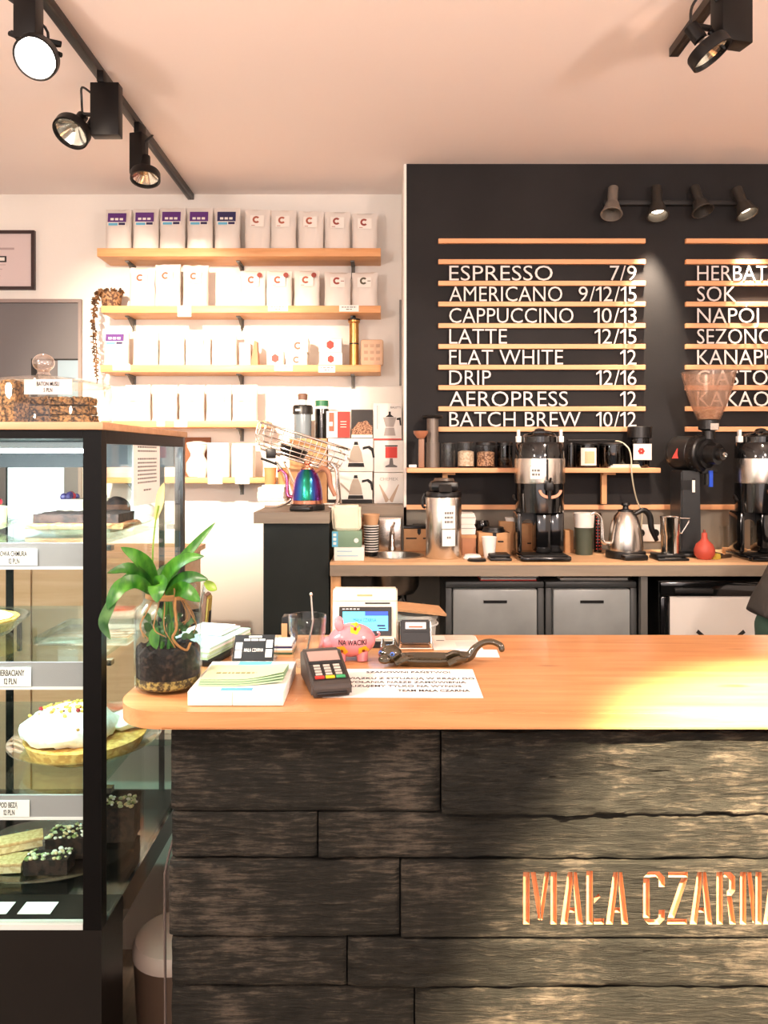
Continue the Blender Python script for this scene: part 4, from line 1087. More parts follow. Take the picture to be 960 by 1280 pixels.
for s_ in range(2):
    b = B(); P = smooth([(-.03, -.03, .08), (xl+.005, -.05+.015*s_, .075), (xl-.018, -.055, .0), (xl-.014-.012*s_, -.055, -.14), (xl-.006-.01*s_, -.055, -.28), (xl-.008+.006*s_, -.055, -.38-.05*s_)], 40)
    b.tube(P, .0025, 6)
    for i in range(5, 40):
        for k in range(2):
            d = Vector((rnd.uniform(-1, 1), rnd.uniform(-1, .2), rnd.uniform(-.9, .3))).normalized()*.026*(1.15-i/60)
            b.leaf([P[i], P[i]+d*.6+Vector((0, 0, .004)), P[i]+d], .014*(1.1-i/70), n=5)
    obj('trailing_stem', b, M_dry, t)
# price tickets hanging on shelf edges
def ticket(px0, px1, yt, h, lab, txt=True):
    D = SHY0-.0015; z1 = Z(yt, D); z0 = Z(yt+h, D); x0, x1 = X(px0, D), X(px1, D)
    t = thing('price_ticket', lab, 'price ticket', ((x0+x1)/2, D, z0))
    b = B(); w_ = (x1-x0)/2; b.box((-w_, -.001, 0), (w_, 0, z1-z0)); obj('card', b, M_paper, t, sm=0)
    if txt:
        b = B(); 
        for k, q in ((.62, .75), (.28, .3)):
            xx = -w_*q
            while xx < w_*q: e = random.uniform(.008, .02); b.box((xx, -.0016, (z1-z0)*k), (min(xx+e, w_*q), -.0011, (z1-z0)*k+.005)); xx += e+.004
        obj('print', b, M_inkg, t, sm=0)
ticket(335, 360, 381.5, 7.5, 'price ticket under the middle red sticker bag on the second shelf edge')
ticket(424, 448.5, 381.5, 8, 'price ticket near the right end of the second shelf edge')
ticket(343, 366, 456, 7.5, 'price ticket below the small ring mark cartons on the third shelf edge')
ticket(398, 419, 457, 8.5, 'price ticket below the heart cartons on the third shelf edge')
ticket(222, 239, 382, 14, 'blank ticket hanging from the middle of the second shelf edge', False)
ticket(141, 163, 455, 8, 'blank ticket under the purple labelled bag on the third shelf edge', False)
ticket(196, 206, 525, 8, 'blank ticket at the left of the fourth shelf edge', False)
ticket(218, 234, 525, 9, 'blank ticket in the middle of the fourth shelf edge', False)
ticket(260, 278, 596, 9, 'left blank ticket on the lowest shelf edge', False)
ticket(294, 312, 596, 9, 'right blank ticket on the lowest shelf edge', False)
# cartons on the third shelf
def carton(lab, px0, px1, py0, py1, dep, mark, D=4.345, zb=None, mk=M_rust, group=None, rz=0, dy=0):
    xa, xb = X(px0, D), X(px1, D); h = L(py1-py0, D); z = zb if zb is not None else Z(py1, D)
    t = thing('carton', lab, 'box', ((xa+xb)/2, D+dy, z), rz, group); w_ = (xb-xa)/2
    b = B(); b.box((-w_, 0, .0005), (w_, dep, h), .0015); obj('box', b, M_card, t)
    b = B(); b.box((-w_+.001, -.0004, h-.008), (w_-.001, .0, h-.0065)); obj('lid_seam', b, M_inkg, t, sm=0)
    b = B()
    if mark == 'c': arc_c(b, (0, h*.45), h*.26, h*.13, -.0008, -.0001)
    elif mark == 'h': b.prism([(h*.3*math.cos(PI/2+i*PI/3)*.9, h*.5+h*.3*math.sin(PI/2+i*PI/3)) for i in range(6)], -.0008, -.0001)
    obj('printed_mark', b, mk, t, sm=0)
    return z+h
z = carton('lower of two stacked white cartons with ring mark on the third shelf', 357.5, 383.5, 440, 456.5, .11, 'c', zb=shelves[2])
carton('upper of two stacked white cartons with ring mark on the third shelf', 359.5, 385, 419.5, 438, .11, 'c', zb=z+.0005)
z = carton('lower of two stacked white cartons with red hexagon on the third shelf', 399, 428, 440, 456.5, .10, 'h', zb=shelves[2], mk=M_red)
carton('upper of two stacked white cartons with red hexagon on the third shelf', 398.5, 427, 419, 438, .10, 'h', zb=z+.0005, mk=M_red)
carton('small white carton with red corner left of the ring mark stack on the third shelf', 334, 354, 438, 456.5, .08, 'h', zb=shelves[2], mk=M_red)
carton('white carton stacked low beside the wooden block on the third shelf', 299, 313, 428, 456.5, .09, '', zb=shelves[2])
b = B(); b.prism([(-.022, 0.0005), (.022, .0005), (.014, .14), (-.002, .145)], -.03, .03, 'xz'); o = obj('wooden_wedge', b, mat('brown_wood_wedge', rgb(180, 120, 82), .6), None, (X(318, 4.36), 4.39, shelves[2]), sm=0); tag(o, 'brown wooden wedge standing between white cartons on the third shelf', 'wedge')
# brass hand grinder
t = thing('hand_grinder', 'tall brass hand coffee grinder with dark cap on the third shelf', 'coffee grinder', (X(442.5, 4.38), 4.39, shelves[2]))
b = B(); b.lathe([(0, .0005), (.027, .0005), (.027, .125), (0, .125)]); obj('catch_cylinder', b, M_brass, t)
b = B(); b.lathe([(0, .1255), (.0275, .1255), (.0275, .132), (0, .132)]); obj('ring', b, M_black, t)
b = B(); b.lathe([(0, .1325), (.0275, .1325), (.0275, .245), (.034, .252), (.034, .262), (0, .264)]); obj('upper_cylinder', b, M_brass, t)
b = B(); b.lathe([(0, .2645), (.036, .2645), (.036, .270), (.01, .275), (.008, .29), (0, .29)]); obj('cap', b, M_black, t)
# kraft pouch
t = thing('gift_pouch', 'flat pinkish brown pouch with grey print at the right end of the third shelf', 'pouch', (X(465, 4.36), 4.37, shelves[2]), 0)
b = B(); b.box((-.065, -.02, .0005), (.065, .02, .15), .012); obj('pouch', b, mat('pink_kraft', rgb(212, 178, 150), .7, bump=.05), t)
b = B()
for r_ in range(3):
    for c_ in range(3): b.box((-.045+c_*.034, -.0208, .03+r_*.037), (-.045+c_*.034+.022, -.0201, .03+r_*.037+.018))
obj('print', b, mat('pale_ink', rgb(186, 152, 128), .7), t, sm=0)
# lowest shelf: glass server, cartons
z = shelves[4]
t = thing('glass_server', 'round white glass coffee server on the lowest wall shelf', 'coffee server', (X(243, 4.36), 4.432, z))
b = B(); b.lathe([(0, .0005), (.05, .0005), (.065, .03), (.064, .08), (.04, .12), (.04, .135), (.058, .17), (.06, .185), (0, .187)], seg=32); obj('body', b, mat('milky_glass', rgb(236, 232, 228), .1, coat=.5), t)
b = B(); b.lathe([(0, .1875), (.062, .1875), (.06, .198), (.02, .206), (0, .206)]); obj('lid', b, M_white_pl, t)
b = B(); b.tube(smooth([(.062, 0, .13), (.10, 0, .12), (.10, 0, .05), (.066, 0, .045)], 12), .007); obj('handle', b, M_white_pl, t)
carton('small white carton beside the round glass server on the lowest wall shelf', 247, 256, 584, 596, .03, '', zb=z, D=4.305)
carton('left tall white carton on the lowest wall shelf', 259, 286, 553, 596, .10, '', zb=z)
carton('right tall white carton on the lowest wall shelf', 289.5, 316, 556, 596, .10, '', zb=z)
b = B(); b.box((X(217, 4.48), 4.505, z+.005), (X(262, 4.48), 4.5185, z+.23)); o = obj('brown_board', b, mat('brown_board', rgb(130, 84, 56), .7), sm=0); tag(o, 'dark brown board leaning behind the round glass server', 'board')
t = thing('round_tin', 'pink lidded round box on the lowest shelf seen through the case', 'tin', (X(152, 4.38), 4.39, z))
b = B(); b.lathe([(0, .0005), (.085, .0005), (.085, .09), (0, .09)], seg=36); obj('tin', b, mat('pink_tin', rgb(232, 196, 184), .5), t)
b = B(); b.lathe([(0, .0905), (.087, .0905), (.087, .11), (.07, .128), (0, .132)], seg=36); obj('lid', b, M_red, t)
# metal strip on the wall by the black edge
b = B(); b.box((X(500, YW)-.004, YW-.03, Z(482, YW)), (X(503, YW), YW-.001, Z(376, YW))); b.box((X(500, YW)-.002, YW-.031, Z(482, YW)), (X(502, YW), YW-.0302, Z(480, YW)))
o = obj('steel_rod', b, M_greym, sm=0); tag(o, 'thin grey metal strip fixed on the white wall next to the menu wall', 'strip')

# ================================================================== things on the raised cabinet
z = ZA+.0005
# electric gooseneck kettles (shared shape)
def kettle(name, label, loc, s, body, base_m, handle_m, rz, spout_side=-1, ring=None, cat='kettle', spout_col=None):
    t = thing(name, label, cat, loc, rz); k = s
    b = B(); b.lathe([(0, .0005), (.088*k, .0005), (.090*k, .006*k), (.088*k, .030*k), (.080*k, .034*k), (0, .034*k)], seg=36); b.box((-.055*k, -.115*k, .001), (.055*k, -.03*k, .024*k), .006*k)
    base = obj('power_base', b, base_m, t)
    b = B(); b.box((-.03*k, -.113*k, .0242*k), (.03*k, -.088*k, .0255*k)); obj('control_pad', b, M_greym, base, sm=0)
    if ring:
        b = B(); b.lathe([(0, .0345*k), (.080*k, .0345*k), (.080*k, .052*k), (0, .052*k)], seg=36); obj('bottom_ring', b, ring, t)
    b = B(); b.lathe([(0, .0525*k), (.0785*k, .0525*k), (.079*k, .06*k), (.075*k, .11*k), (.066*k, .155*k), (.052*k, .19*k), (.036*k, .207*k), (.034*k, .210*k), (0, .210*k)] if ring else
                     [(0, .0345*k), (.078*k, .0345*k), (.079*k, .045*k), (.075*k, .10*k), (.066*k, .15*k), (.052*k, .19*k), (.036*k, .207*k), (.034*k, .210*k), (0, .210*k)], seg=44)
    obj('body', b, body, t)
    b = B(); b.lathe([(0, .2105*k), (.035*k, .2105*k), (.033*k, .218*k), (.014*k, .222*k), (.012*k, .234*k), (.02*k, .240*k), (.018*k, .250*k), (0, .252*k)], seg=28); obj('lid', b, handle_m if not ring else ring, t)
    q = spout_side
    b = B(); P = smooth([(q*.070*k, 0, .065*k), (q*.108*k, 0, .075*k), (q*.112*k, 0, .13*k), (q*.118*k, 0, .18*k), (q*.145*k, 0, .205*k), (q*.165*k, 0, .198*k)], 26)
    b.tube(P, [.011*k-.006*k*i/25 for i in range(26)], 12); obj('spout', b, spout_col or body, t)
    b = B(); P = smooth([(-q*.045*k, 0, .198*k), (-q*.085*k, 0, .215*k), (-q*.115*k, 0, .19*k), (-q*.125*k, 0, .13*k), (-q*.150*k, 0, .075*k)], 24)
    b.tube(P, [.010*k+.004*k*math.sin(i/23*PI) for i in range(24)], 12); obj('handle', b, handle_m, t)
    return t
# rainbow finish
m, nt, pb = newmat('rainbow_metal'); N = nt.nodes; K = nt.links
tc = N.new('ShaderNodeTexCoord'); sp = N.new('ShaderNodeSeparateXYZ'); K.new(tc.outputs['Object'], sp.inputs[0])
at = N.new('ShaderNodeMath'); at.operation = 'ARCTAN2'; K.new(sp.outputs['Y'], at.inputs[0]); K.new(sp.outputs['X'], at.inputs[1])
mu = N.new('ShaderNodeMath'); mu.operation = 'MULTIPLY_ADD'; mu.inputs[1].default_value = 1/(2*PI); mu.inputs[2].default_value = .5; K.new(at.outputs[0], mu.inputs[0])
rp = N.new('ShaderNodeValToRGB'); e = rp.color_ramp.elements
e[0].position = 0; e[0].color = rgb(190, 90, 150); e[1].position = 1; e[1].color = rgb(190, 90, 150)
for p_, c_ in ((.08, rgb(210, 150, 150)), (.14, rgb(110, 70, 190)), (.20, rgb(60, 110, 210)), (.26, rgb(40, 150, 130)), (.32, rgb(30, 120, 80)), (.38, rgb(40, 70, 160)), (.45, rgb(150, 50, 140)), (.6, rgb(60, 130, 160)), (.8, rgb(120, 80, 190))):
    q = e.new(p_); q.color = c_
K.new(mu.outputs[0], rp.inputs[0]); K.new(rp.outputs[0], pb.inputs['Base Color']); pb.inputs['Metallic'].default_value = .85; pb.inputs['Roughness'].default_value = .2
M_rain = m
M_rose = mat('rose_gold', rgb(206, 142, 116), .22, metal=.9)
M_handle = mat('tan_handle', rgb(176, 122, 92), .4)
kettle('gooseneck_kettle', 'rainbow coloured gooseneck kettle on a black base at the left end of the raised cabinet', (X(384, 3.68), 3.69, z), .93, M_rain, M_black, M_handle, -.25, -1, M_rose)
# chrome wire rack
M_wire = M_chrome
t = thing('wire_rack', 'tilted chrome wire basket on curved legs behind the rainbow kettle', 'rack', (X(375, 3.9), 3.93, z))
tz = L(1, 3.9)
def wp(px, py, dy=0): return (X(px, 3.9)-t.location.x, dy, Z(py, 3.9)-z)
b = B(); C0 = Vector(wp(374, 562)); A = Vector(wp(433, 584))-Vector(wp(316, 548)); ax = A.normalized(); n_ = Vector((-ax.z, 0, ax.x)); hl = A.length/2
def rimp(s, a, grow=1): return C0+ax*hl*grow*math.cos(a)+Vector((0, 1, 0))*.15*grow*math.sin(a)+n_*s
b.tube([rimp(.075, 2*PI*k/48, .98) for k in range(48)], .007, 10, True); obj('upper_rim', b, M_wire, t)
b = B(); b.tube([rimp(-.055, 2*PI*k/48, .80) for k in range(48)], .005, 10, True)
obj('lower_rim', b, M_wire, t)
for s_, g in ((.045, .99), (.015, .97), (-.015, .93), (-.037, .88)):
    b = B(); b.tube([rimp(s_, 2*PI*k/48, g) for k in range(48)], .0026, 6, True); obj('ring_wire', b, M_wire, t)
for i in range(26):
    a = 2*PI*i/26; b = B(); b.tube([rimp(.073, a, .98), rimp(.015, a, .97), rimp(-.03, a, .90), rimp(-.056, a, .80)], .0022, 6); obj('side_wire', b, M_wire, t)
for i in range(9):
    u = -.8+i*.2; b = B(); h = .8*.15*math.sqrt(1-u*u*.98); c = C0+ax*hl*.8*u+n_*(-.056); b.tube([c-Vector((0, h, 0)), c+Vector((0, h, 0))], .002, 6); obj('floor_wire', b, M_wire, t)
for px0, px1, px2 in ((352, 366, 334), (419, 424, 412)):
    b = B(); dy = -.08
    b.tube(smooth([wp(px0-6, 577, dy), wp(px0+2, 588, dy), wp(px1-2, 610, dy), wp(px1-1, 624, dy-.01), wp((px1+px2)/2, 632, dy-.03), (wp(px2, 632, dy)[0], dy-.04, .0075)], 24), [.0075]*24, 10)
    obj('curved_leg', b, M_wire, t)
b = B(); b.tube([wp(352, 577, .08), wp(366, 610, .09), (wp(360, 0)[0], .10, .007)], .007, 8); b.tube([wp(420, 580, .08), (wp(424, 0)[0], .10, .007)], .007, 8); obj('rear_leg', b, M_wire, t)
b = B(); b.tube([(wp(340, 0)[0], -.12, .0065), (wp(362, 0)[0], .10, .0065), (wp(424, 0)[0], .10, .0065), (wp(414, 0)[0], -.12, .0065)], .006, 8); obj('foot_frame', b, M_wire, t)
b = B(); b.box(Vector(wp(337, 573, -.165)), Vector(wp(349, 561, -.14)), .006); b.tube([wp(331, 573, -.15), wp(350, 580, -.15)], .006, 8); obj('clamp', b, M_black, t)
t0 = t
t = thing('dark_strainer', 'dark round strainer lying in the tilted wire basket', 'strainer', tuple(Vector(t0.location)+C0+n_*(-.048)+ax*-.03))
b = B(); b.M = Matrix.Rotation(-math.atan2(ax.z, ax.x), 4, 'Y'); b.lathe([(0, .002), (.06, .002), (.075, .05), (.072, .05), (.058, .006), (0, .006)], seg=28); obj('bowl', b, M_black, t)
b = B(); b.M = Matrix.Rotation(-math.atan2(ax.z, ax.x), 4, 'Y'); b.torus((0, 0, .0525), .074, .0028); obj('rim', b, M_chrome, t)
# leaflet piles left of the kettle
t = thing('leaflet_pile', 'uneven pile of white booklets under the wire rack at the edge of the raised cabinet', 'booklets', (X(343, 3.98), 4.06, z))
for i in range(9):
    b = B(); d = random.uniform(-.012, .012); b.box((-.08+d, -.05+d, .0005+i*.012), (.055+d, .07, .0115+i*.012)); obj('booklet', b, M_paper if i % 3 else M_card, t, sm=0)
t = thing('paper_cup_stack', 'orange brown paper cups standing behind the wire rack', 'cups', (-.565, 4.28, z))
for i in range(2):
    b = B(); x = -.06+i*.075; b.lathe([(0, .0005), (.026, .0005), (.034, .19), (.036, .19), (.036, .195), (.03, .195), (0, .03)], (x, 0, 0), 24); obj('cup_column', b, mat('orange_card', rgb(206, 142, 92), .6), t)
# boxes at the back
def pbox(lab, px0, px1, py0, py1, dep, D, m=M_card, name='product_box', zb=None):
    xa, xb = X(px0, D), X(px1, D); z1 = Z(py0, D); z0 = zb if zb is not None else Z(py1, D)
    t = thing(name, lab, 'box', ((xa+xb)/2, D, z0))
    b = B(); b.box((-(xb-xa)/2, 0, .0005), ((xb-xa)/2, dep, z1-z0), .0015); obj('box', b, m, t)
    return t, (xb-xa)/2, z1-z0
def pic_kettle(t, w_, h_, cx=0.0):
    M_pk = mat('printed_steel_grey', rgb(176, 164, 150), .6)
    s = h_
    def q(x, z): return (cx+x*s, z*s)
    b = B()
    b.mi = 0; b.prism([q(-.22, .28), q(.22, .28), q(.16, .60), q(.08, .78), q(-.08, .78), q(-.16, .60)], -.0012, -.0002)
    b.mi = 1; b.prism([q(-.25, .14), q(.25, .14), q(.23, .26), q(-.23, .26)], -.0012, -.0002); b.prism([q(-.07, .80), q(.07, .80), q(.05, .90), q(-.05, .90)], -.0012, -.0002)
    b.prism([q(.20, .74), q(.40, .78), q(.52, .70), q(.56, .42), q(.50, .42), q(.46, .62), q(.36, .70), q(.20, .66)], -.0012, -.0002)
    b.mi = 0; b.prism([q(-.2, .40), q(-.46, .66), q(-.5, .66), q(-.5, .62), q(-.2, .32)], -.0012, -.0002)
    obj('printed_picture', b, [M_pk, M_ink], t, sm=0)
DB = 4.20
t, w_, h_ = pbox('lower kettle box with printed gooseneck kettle, bottom of the left box stack', 410, 465.5, 590, 629, .2, DB, zb=z); pic_kettle(t, w_, h_, .03)
b = B(); b.box((-w_+.001, -.0010, .001), (w_-.001, -.0001, .022)); obj('printed_band', b, M_ink, t, sm=0)
t, w_, h_ = pbox('upper kettle box with printed gooseneck kettle, second in the left box stack', 410, 466.5, 548, 589.5, .2, DB); pic_kettle(t, w_, h_, .03)
t, w_, h_ = pbox('dark box with a photo of brown coffee beans on top of the kettle boxes', 439, 466, 512, 547.5, .15, DB, mat('dark_card', rgb(44, 40, 40), .6))
b = B(); pts = [(-w_+.003, .004)]+[(-w_+.003+(2*w_-.006)*i/12, h_*(.30+.30*math.sin(PI*i/12*.85)+.03*math.sin(i*5))) for i in range(13)]+[(w_-.003, .004)]
b.prism(pts, -.0012, -.0002); obj('printed_beans', b, two('printed_beans', rgb(110, 72, 54), rgb(196, 150, 118), 160, bump=0), t, sm=0)
b = B(); b.box((-w_+.001, -.0014, .001), (w_-.001, -.0003, .018)); obj('printed_band', b, M_card, t, sm=0)
t, w_, h_ = pbox('white and red coffee box standing left of the dark bean box', 408, 437.5, 514, 547.5, .10, DB-.01)
b = B(); b.mi = 0; b.box((-.004, -.0012, .002), (w_-.001, -.0002, h_-.002)); b.mi = 1; b.box((-w_+.014, -.0012, h_*.25), (-.022, -.0002, h_-.008)); b.mi = 2; b.box((-w_+.016, -.0018, h_*.45), (-.030, -.0013, h_*.6))
for i in range(3): b.box((.012, -.0018, h_*(.4+.1*i)), (.045, -.0013, h_*(.4+.1*i)+.003))
obj('printed_label', b, [M_red, M_rust, M_card], t, sm=0)
t, w_, h_ = pbox('white box with printed glass flask letters at the bottom of the right box stack', 467.5, 505, 591, 629, .2, DB, zb=z)
text('lettering', 'CHEMEX', .016, mat('pale_grey_ink', rgb(176, 170, 164), .7), t, (0, -.0001, h_-.042), None, .001, 0, 'C', None, 1.1)
b = B(); M_fl = mat('pale_brown_ink', rgb(196, 172, 150), .7); 
b.prism([(-.055, h_*.62), (-.050, h_*.62), (0, h_*.12), (-.012, h_*.04), (-.02, h_*.04)], -.0012, -.0002); b.prism([(.055, h_*.62), (.050, h_*.62), (0.0005, h_*.12), (.012, h_*.04), (.02, h_*.04)], -.0012, -.0002); obj('printed_picture', b, M_fl, t, sm=0)
t, w_, h_ = pbox('white box with printed red jar, middle of the right box stack', 467.5, 505, 550.5, 590.5, .2, DB)
b = B(); b.mi = 0; b.box((-.02, -.0012, h_*.45), (.045, -.0002, h_*.8)); b.mi = 1; b.box((-.022, -.0012, h_*.81), (.047, -.0002, h_*.85)); b.mi = 2; b.prism([(.005, h_*.44), (.02, h_*.44), (.024, h_*.25), (.045, h_*.2), (.045, h_*.16), (-.02, h_*.16), (-.02, h_*.2), (.001, h_*.25)], -.0012, -.0002)
obj('printed_picture', b, [M_red, M_ink, M_inkg], t, sm=0)
t, w_, h_ = pbox('white box with printed stovetop pot on top of the right box stack', 466.8, 502, 504.5, 550, .19, DB)
b = B(); M_pk = mat('printed_steel', rgb(170, 162, 156), .6); s = h_
def q(x, zz): return (.012+x*s, zz*s)
b.mi = 0; b.prism([q(-.16, .12), q(.16, .12), q(.12, .34), q(-.12, .34)], -.0012, -.0002); b.prism([q(-.11, .36), q(.11, .36), q(.18, .62), q(-.18, .62)], -.0012, -.0002)
b.mi = 1; b.prism([q(-.12, .63), q(.12, .63), q(.03, .70), q(.03, .78), q(-.03, .78), q(-.03, .70)], -.0012, -.0002); b.prism([q(.19, .60), q(.30, .62), q(.32, .40), q(.28, .40), q(.26, .55), q(.19, .55)], -.0012, -.0002)
b.mi = 2; b.box((-w_+.001, -.0012, .001), (w_-.001, -.0002, .008))
obj('printed_picture', b, [M_pk, M_ink, M_red], t, sm=0)
text('lettering', 'BIALETTI', .010, M_inkg, t, (w_-.006, -.0001, h_-.026), None, .001, 0, 'R')
b = B(); b.box((-w_+.02, -.0008, h_*.3), (-w_+.022, -.0002, h_*.95)); b.box((-w_+.03, -.0008, h_*.45), (-w_+.031, -.0002, h_*.95)); obj('printed_lines', b, M_inkg, t, sm=0)
t, w_, h_ = pbox('plain kraft carton behind the wire rack carrying the dark grinder', 362, 408.5, 548, 629, .2, DB, M_kraft, 'shipping_carton', zb=z)
b = B(); b.box((-w_+.002, -.0008, h_*.48), (w_-.002, -.0001, h_*.52)); obj('tape', b, mat('brown_tape', rgb(170, 120, 80), .3), t, sm=0)
zk = z+h_+.0005
t = thing('hand_grinder', 'grey bodied grinder with black collar and brown knob on the kraft carton', 'coffee grinder', (X(378, 4.25), 4.27, zk))
b = B(); b.lathe([(0, .0005), (.048, .0005), (.048, .135), (0, .135)], seg=28); obj('glass_body', b, mat('blue_grey_glass', rgb(110, 122, 130), .15, coat=.5), t)
b = B(); b.lathe([(0, .1355), (.056, .1355), (.056, .175), (.05, .185), (0, .185)], seg=28); obj('collar', b, M_black, t)
b = B(); b.lathe([(0, .1855), (.022, .1855), (.022, .215), (0, .215)]); obj('neck', b, M_white_pl, t)
b = B(); b.lathe([(0, .2155), (.026, .2155), (.028, .245), (.02, .25), (0, .25)]); obj('knob', b, mat('brown_knob', rgb(110, 80, 66), .5), t)
b = B(); b.box((-.035, -.058, .15), (-.008, -.0555, .162)); obj('label_plate', b, M_white_pl, t, sm=0)
t = thing('travel_press', 'black travel press with green lid between grinder and red box', 'coffee press', (X(402, 4.34), 4.365, zk))
b = B(); b.lathe([(0, .0005), (.040, .0005), (.040, .17), (0, .17)], seg=28); obj('body', b, M_blackg, t)
b = B(); b.lathe([(0, .1705), (.036, .1705), (.036, .185), (0, .185)], seg=28); obj('steel_ring', b, M_white_pl, t)
b = B(); b.lathe([(0, .1855), (.038, .1855), (.038, .218), (0, .22)], seg=28); obj('lid', b, mat('green_lid', rgb(44, 110, 74), .4), t)

# ================================================================== things on the low back bar
z = ZB+.0005
def at(px, D): return (X(px, D), D, z)
t, w_, h_ = pbox('long white carton at the bottom of the pile left of the sink', 417.5, 455, 684.5, 703, .11, 3.60, M_card, 'carton', zb=z)
b = B(); b.box((-w_*.8, -.0012, h_*.35), (w_*.6, -.0002, h_*.4)); b.box((-w_*.8, -.0012, h_*.7), (w_*.2, -.0002, h_*.75)); obj('print', b, M_cyan, t, sm=0)
zc = z+h_+.0005
t, w_, h_ = pbox('green carton with blue end on top of the white carton left of the sink', 415, 452, 664, 684, .10, 3.61, mat('sage_green_card', rgb(118, 146, 122), .6), 'carton', zb=zc)
b = B(); b.mi = 0; b.box((-w_, -.0012, .002), (-w_+.028, -.0002, h_-.002)); b.mi = 1; b.cyl((w_-.025, -.0002, h_*.42), (w_-.025, -.0012, h_*.42), .011, None, 20)
for i in range(3): b.box((-w_+.006, -.0018, .012+i*.02), (-w_+.02, -.0013, .024+i*.02))
obj('printed_label', b, [M_cyan, M_card], t, sm=0)
zc = zc+h_+.0005
b = B(); b.rough((-.068, -.045, 0), (.068, .045, .120), .011, .006, 5, 14, .02)
o = obj('folded_cloth', b, mat('cream_cloth', rgb(232, 224, 200), .9, bump=.25, bscale=220), None, (X(433.5, 3.66), 3.67, zc)); tag(o, 'folded cream cloth bundle on top of the green carton', 'cloth')
# cup stacks
M_cupk = mat('kraft_cup', rgb(196, 154, 116), .7)
t = thing('paper_cup_stack', 'tall stack of pale paper cups with black striped rims left of the sink', 'cups', at(464, 3.78))
z_ = .0
b = B(); b.lathe([(0, .0005), (.030, .0005), (.034, .015), (0, .015)]); obj('bottom_cup', b, M_black, t)
for i in range(22):
    zz = .0155+i*.00622; q = .0005*i; b = B(); b.lathe([(.026, zz), (.033+q*.3, zz+.0004), (.035+q*.3, zz+.003), (.033+q*.3, zz+.0056), (.026, zz+.0058)], seg=28); obj('cup_rim', b, M_black if i % 2 == 0 else M_white_pl, t)
b = B(); b.lathe([(0, .154), (.032, .154), (.041, .20), (.043, .20), (.043, .206), (.039, .206), (.034, .17), (0, .17)], seg=32); obj('top_cup', b, M_cupk, t)
t = thing('paper_cup_stack', 'second stack of brown paper cups just left of the striped one', 'cups', at(455.5, 3.90))
for i in range(9):
    zz = .0005+i*.02; b = B(); b.lathe([(.025, zz), (.031, zz), (.036, zz+.018), (.0365, zz+.0195), (.03, zz+.0195)], seg=24); obj('cup_rim', b, M_cupk if i % 2 else mat('brown_cup', rgb(150, 100, 72), .6), t)
b = B(); b.box((-.058, -.007, .0005), (.058, .007, .165), .004); 
t = thing('steel_canister', 'square steel canister behind the tap', 'canister', (X(487.5, 3.985), 4.012-.0, z)); t.location.y = 3.9875
o = obj('sheet', b, M_steel, t)
b = B(); b.tube([(-.058, 0, .168), (.058, 0, .168)], .0045, 8); obj('rolled_top', b, M_steel, t)
# kraft organiser with slot
def slotbox(lab, px0, px1, py0, py1, D, dep, slots, notch=None):
    t, w_, h_ = pbox(lab, px0, px1, py0, py1, dep, D, M_kraft, 'kraft_box', zb=z)
    b = B()
    for sx, sw, sz in slots: b.box((sx-sw/2, -.0012, h_*sz-.0035), (sx+sw/2, -.0002, h_*sz+.0035))
    if notch is not None: b.prism([(notch-.009, h_-.001), (notch+.009, h_-.001), (notch+.009, h_-.022), (notch, h_-.034), (notch-.009, h_-.022)], -.0012, -.0002)
    obj('dark_slot', b, M_ink, t, sm=0); return t, w_, h_
t, w_, h_ = slotbox('kraft box with dark slots between sink and steel airpot', 505, 533, 661, 690, 3.95, .085, [(-.02, .055, .58), (.05, .02, .58)], .02)
b = B(); b.box((-w_-.003, -.004, h_+.0005), (w_+.003, .088, h_+.012), .003); b.box((-w_*.2, -.02, h_+.012), (w_+.002, .08, h_+.02), .003); obj('black_lid', b, M_black, t)
# airpot
t = thing('airpot', 'steel airpot with black pump lid and white paper labels right of the sink', 'airpot', at(554.5, 3.72))
R_ = .0865
b = B(); b.lathe([(0, .0005), (R_*.96, .0005), (R_, .006), (R_, .288), (R_*.97, .294), (0, .294)], seg=48); obj('steel_body', b, M_steel, t)
b = B(); b.lathe([(0, .2945), (R_*1.0, .2945), (R_*1.02, .306), (R_*.95, .320), (0, .320)], seg=40)
b.box((-.070, -.085, .3205), (.070, .065, .372), .022); b.prism([(-.115, .323), (-.07, .321), (-.06, .345), (-.09, .357)], -.03, .03, 'yz')
obj('pump_lid', b, M_black, t)
b = B(); b.lathe([(0, .3725), (.05, .3725), (.046, .384), (0, .386)], (.0, -.02, 0), 28); obj('pump_button', b, mat('dark_brown_plastic', rgb(84, 70, 60), .4), t)
b = B(); b.tube(smooth([(-R_-.004, 0, .31), (-R_-.016, 0, .28), (-R_-.014, 0, .25), (-R_-.003, 0, .24)], 12), .006, 8); obj('handle_lug', b, M_black, t)
def curved(R, a0, a1, z0, z1, n=10, th=.0008):
    b = B(); vs = []; fs = []
    for i in range(n+1):
        a = a0+(a1-a0)*i/n
        for r_, zz in ((R, z0), (R, z1), (R+th, z1), (R+th, z0)): vs.append((r_*math.sin(a), -r_*math.cos(a), zz))
    for i in range(n):
        for k in range(4): fs.append((i*4+k, i*4+(k+1) % 4, i*4+4+(k+1) % 4, i*4+4+k))
    fs += [(0, 1, 2, 3), (n*4+3, n*4+2, n*4+1, n*4)]
    b._add(vs, fs); return b
def print_rows(R, zs, a0, half, parent, rn):
    """illegible grey print on a round label: broken rows of small marks"""
    for zz in zs:
        b = B(); a = a0-half
        while a < a0+half:
            e = min(a+rn.uniform(.05, .12), a0+half); q = curved(R, a, e, zz, zz+.010, 3, .0006)
            me = bpy.data.meshes.new('q'); q.bm.to_mesh(me); q.bm.free(); b.bm.from_mesh(me); bpy.data.meshes.remove(me); a = e+.03
        obj('print', b, M_inkg, parent, sm=0)
rn_ = random.Random(5)
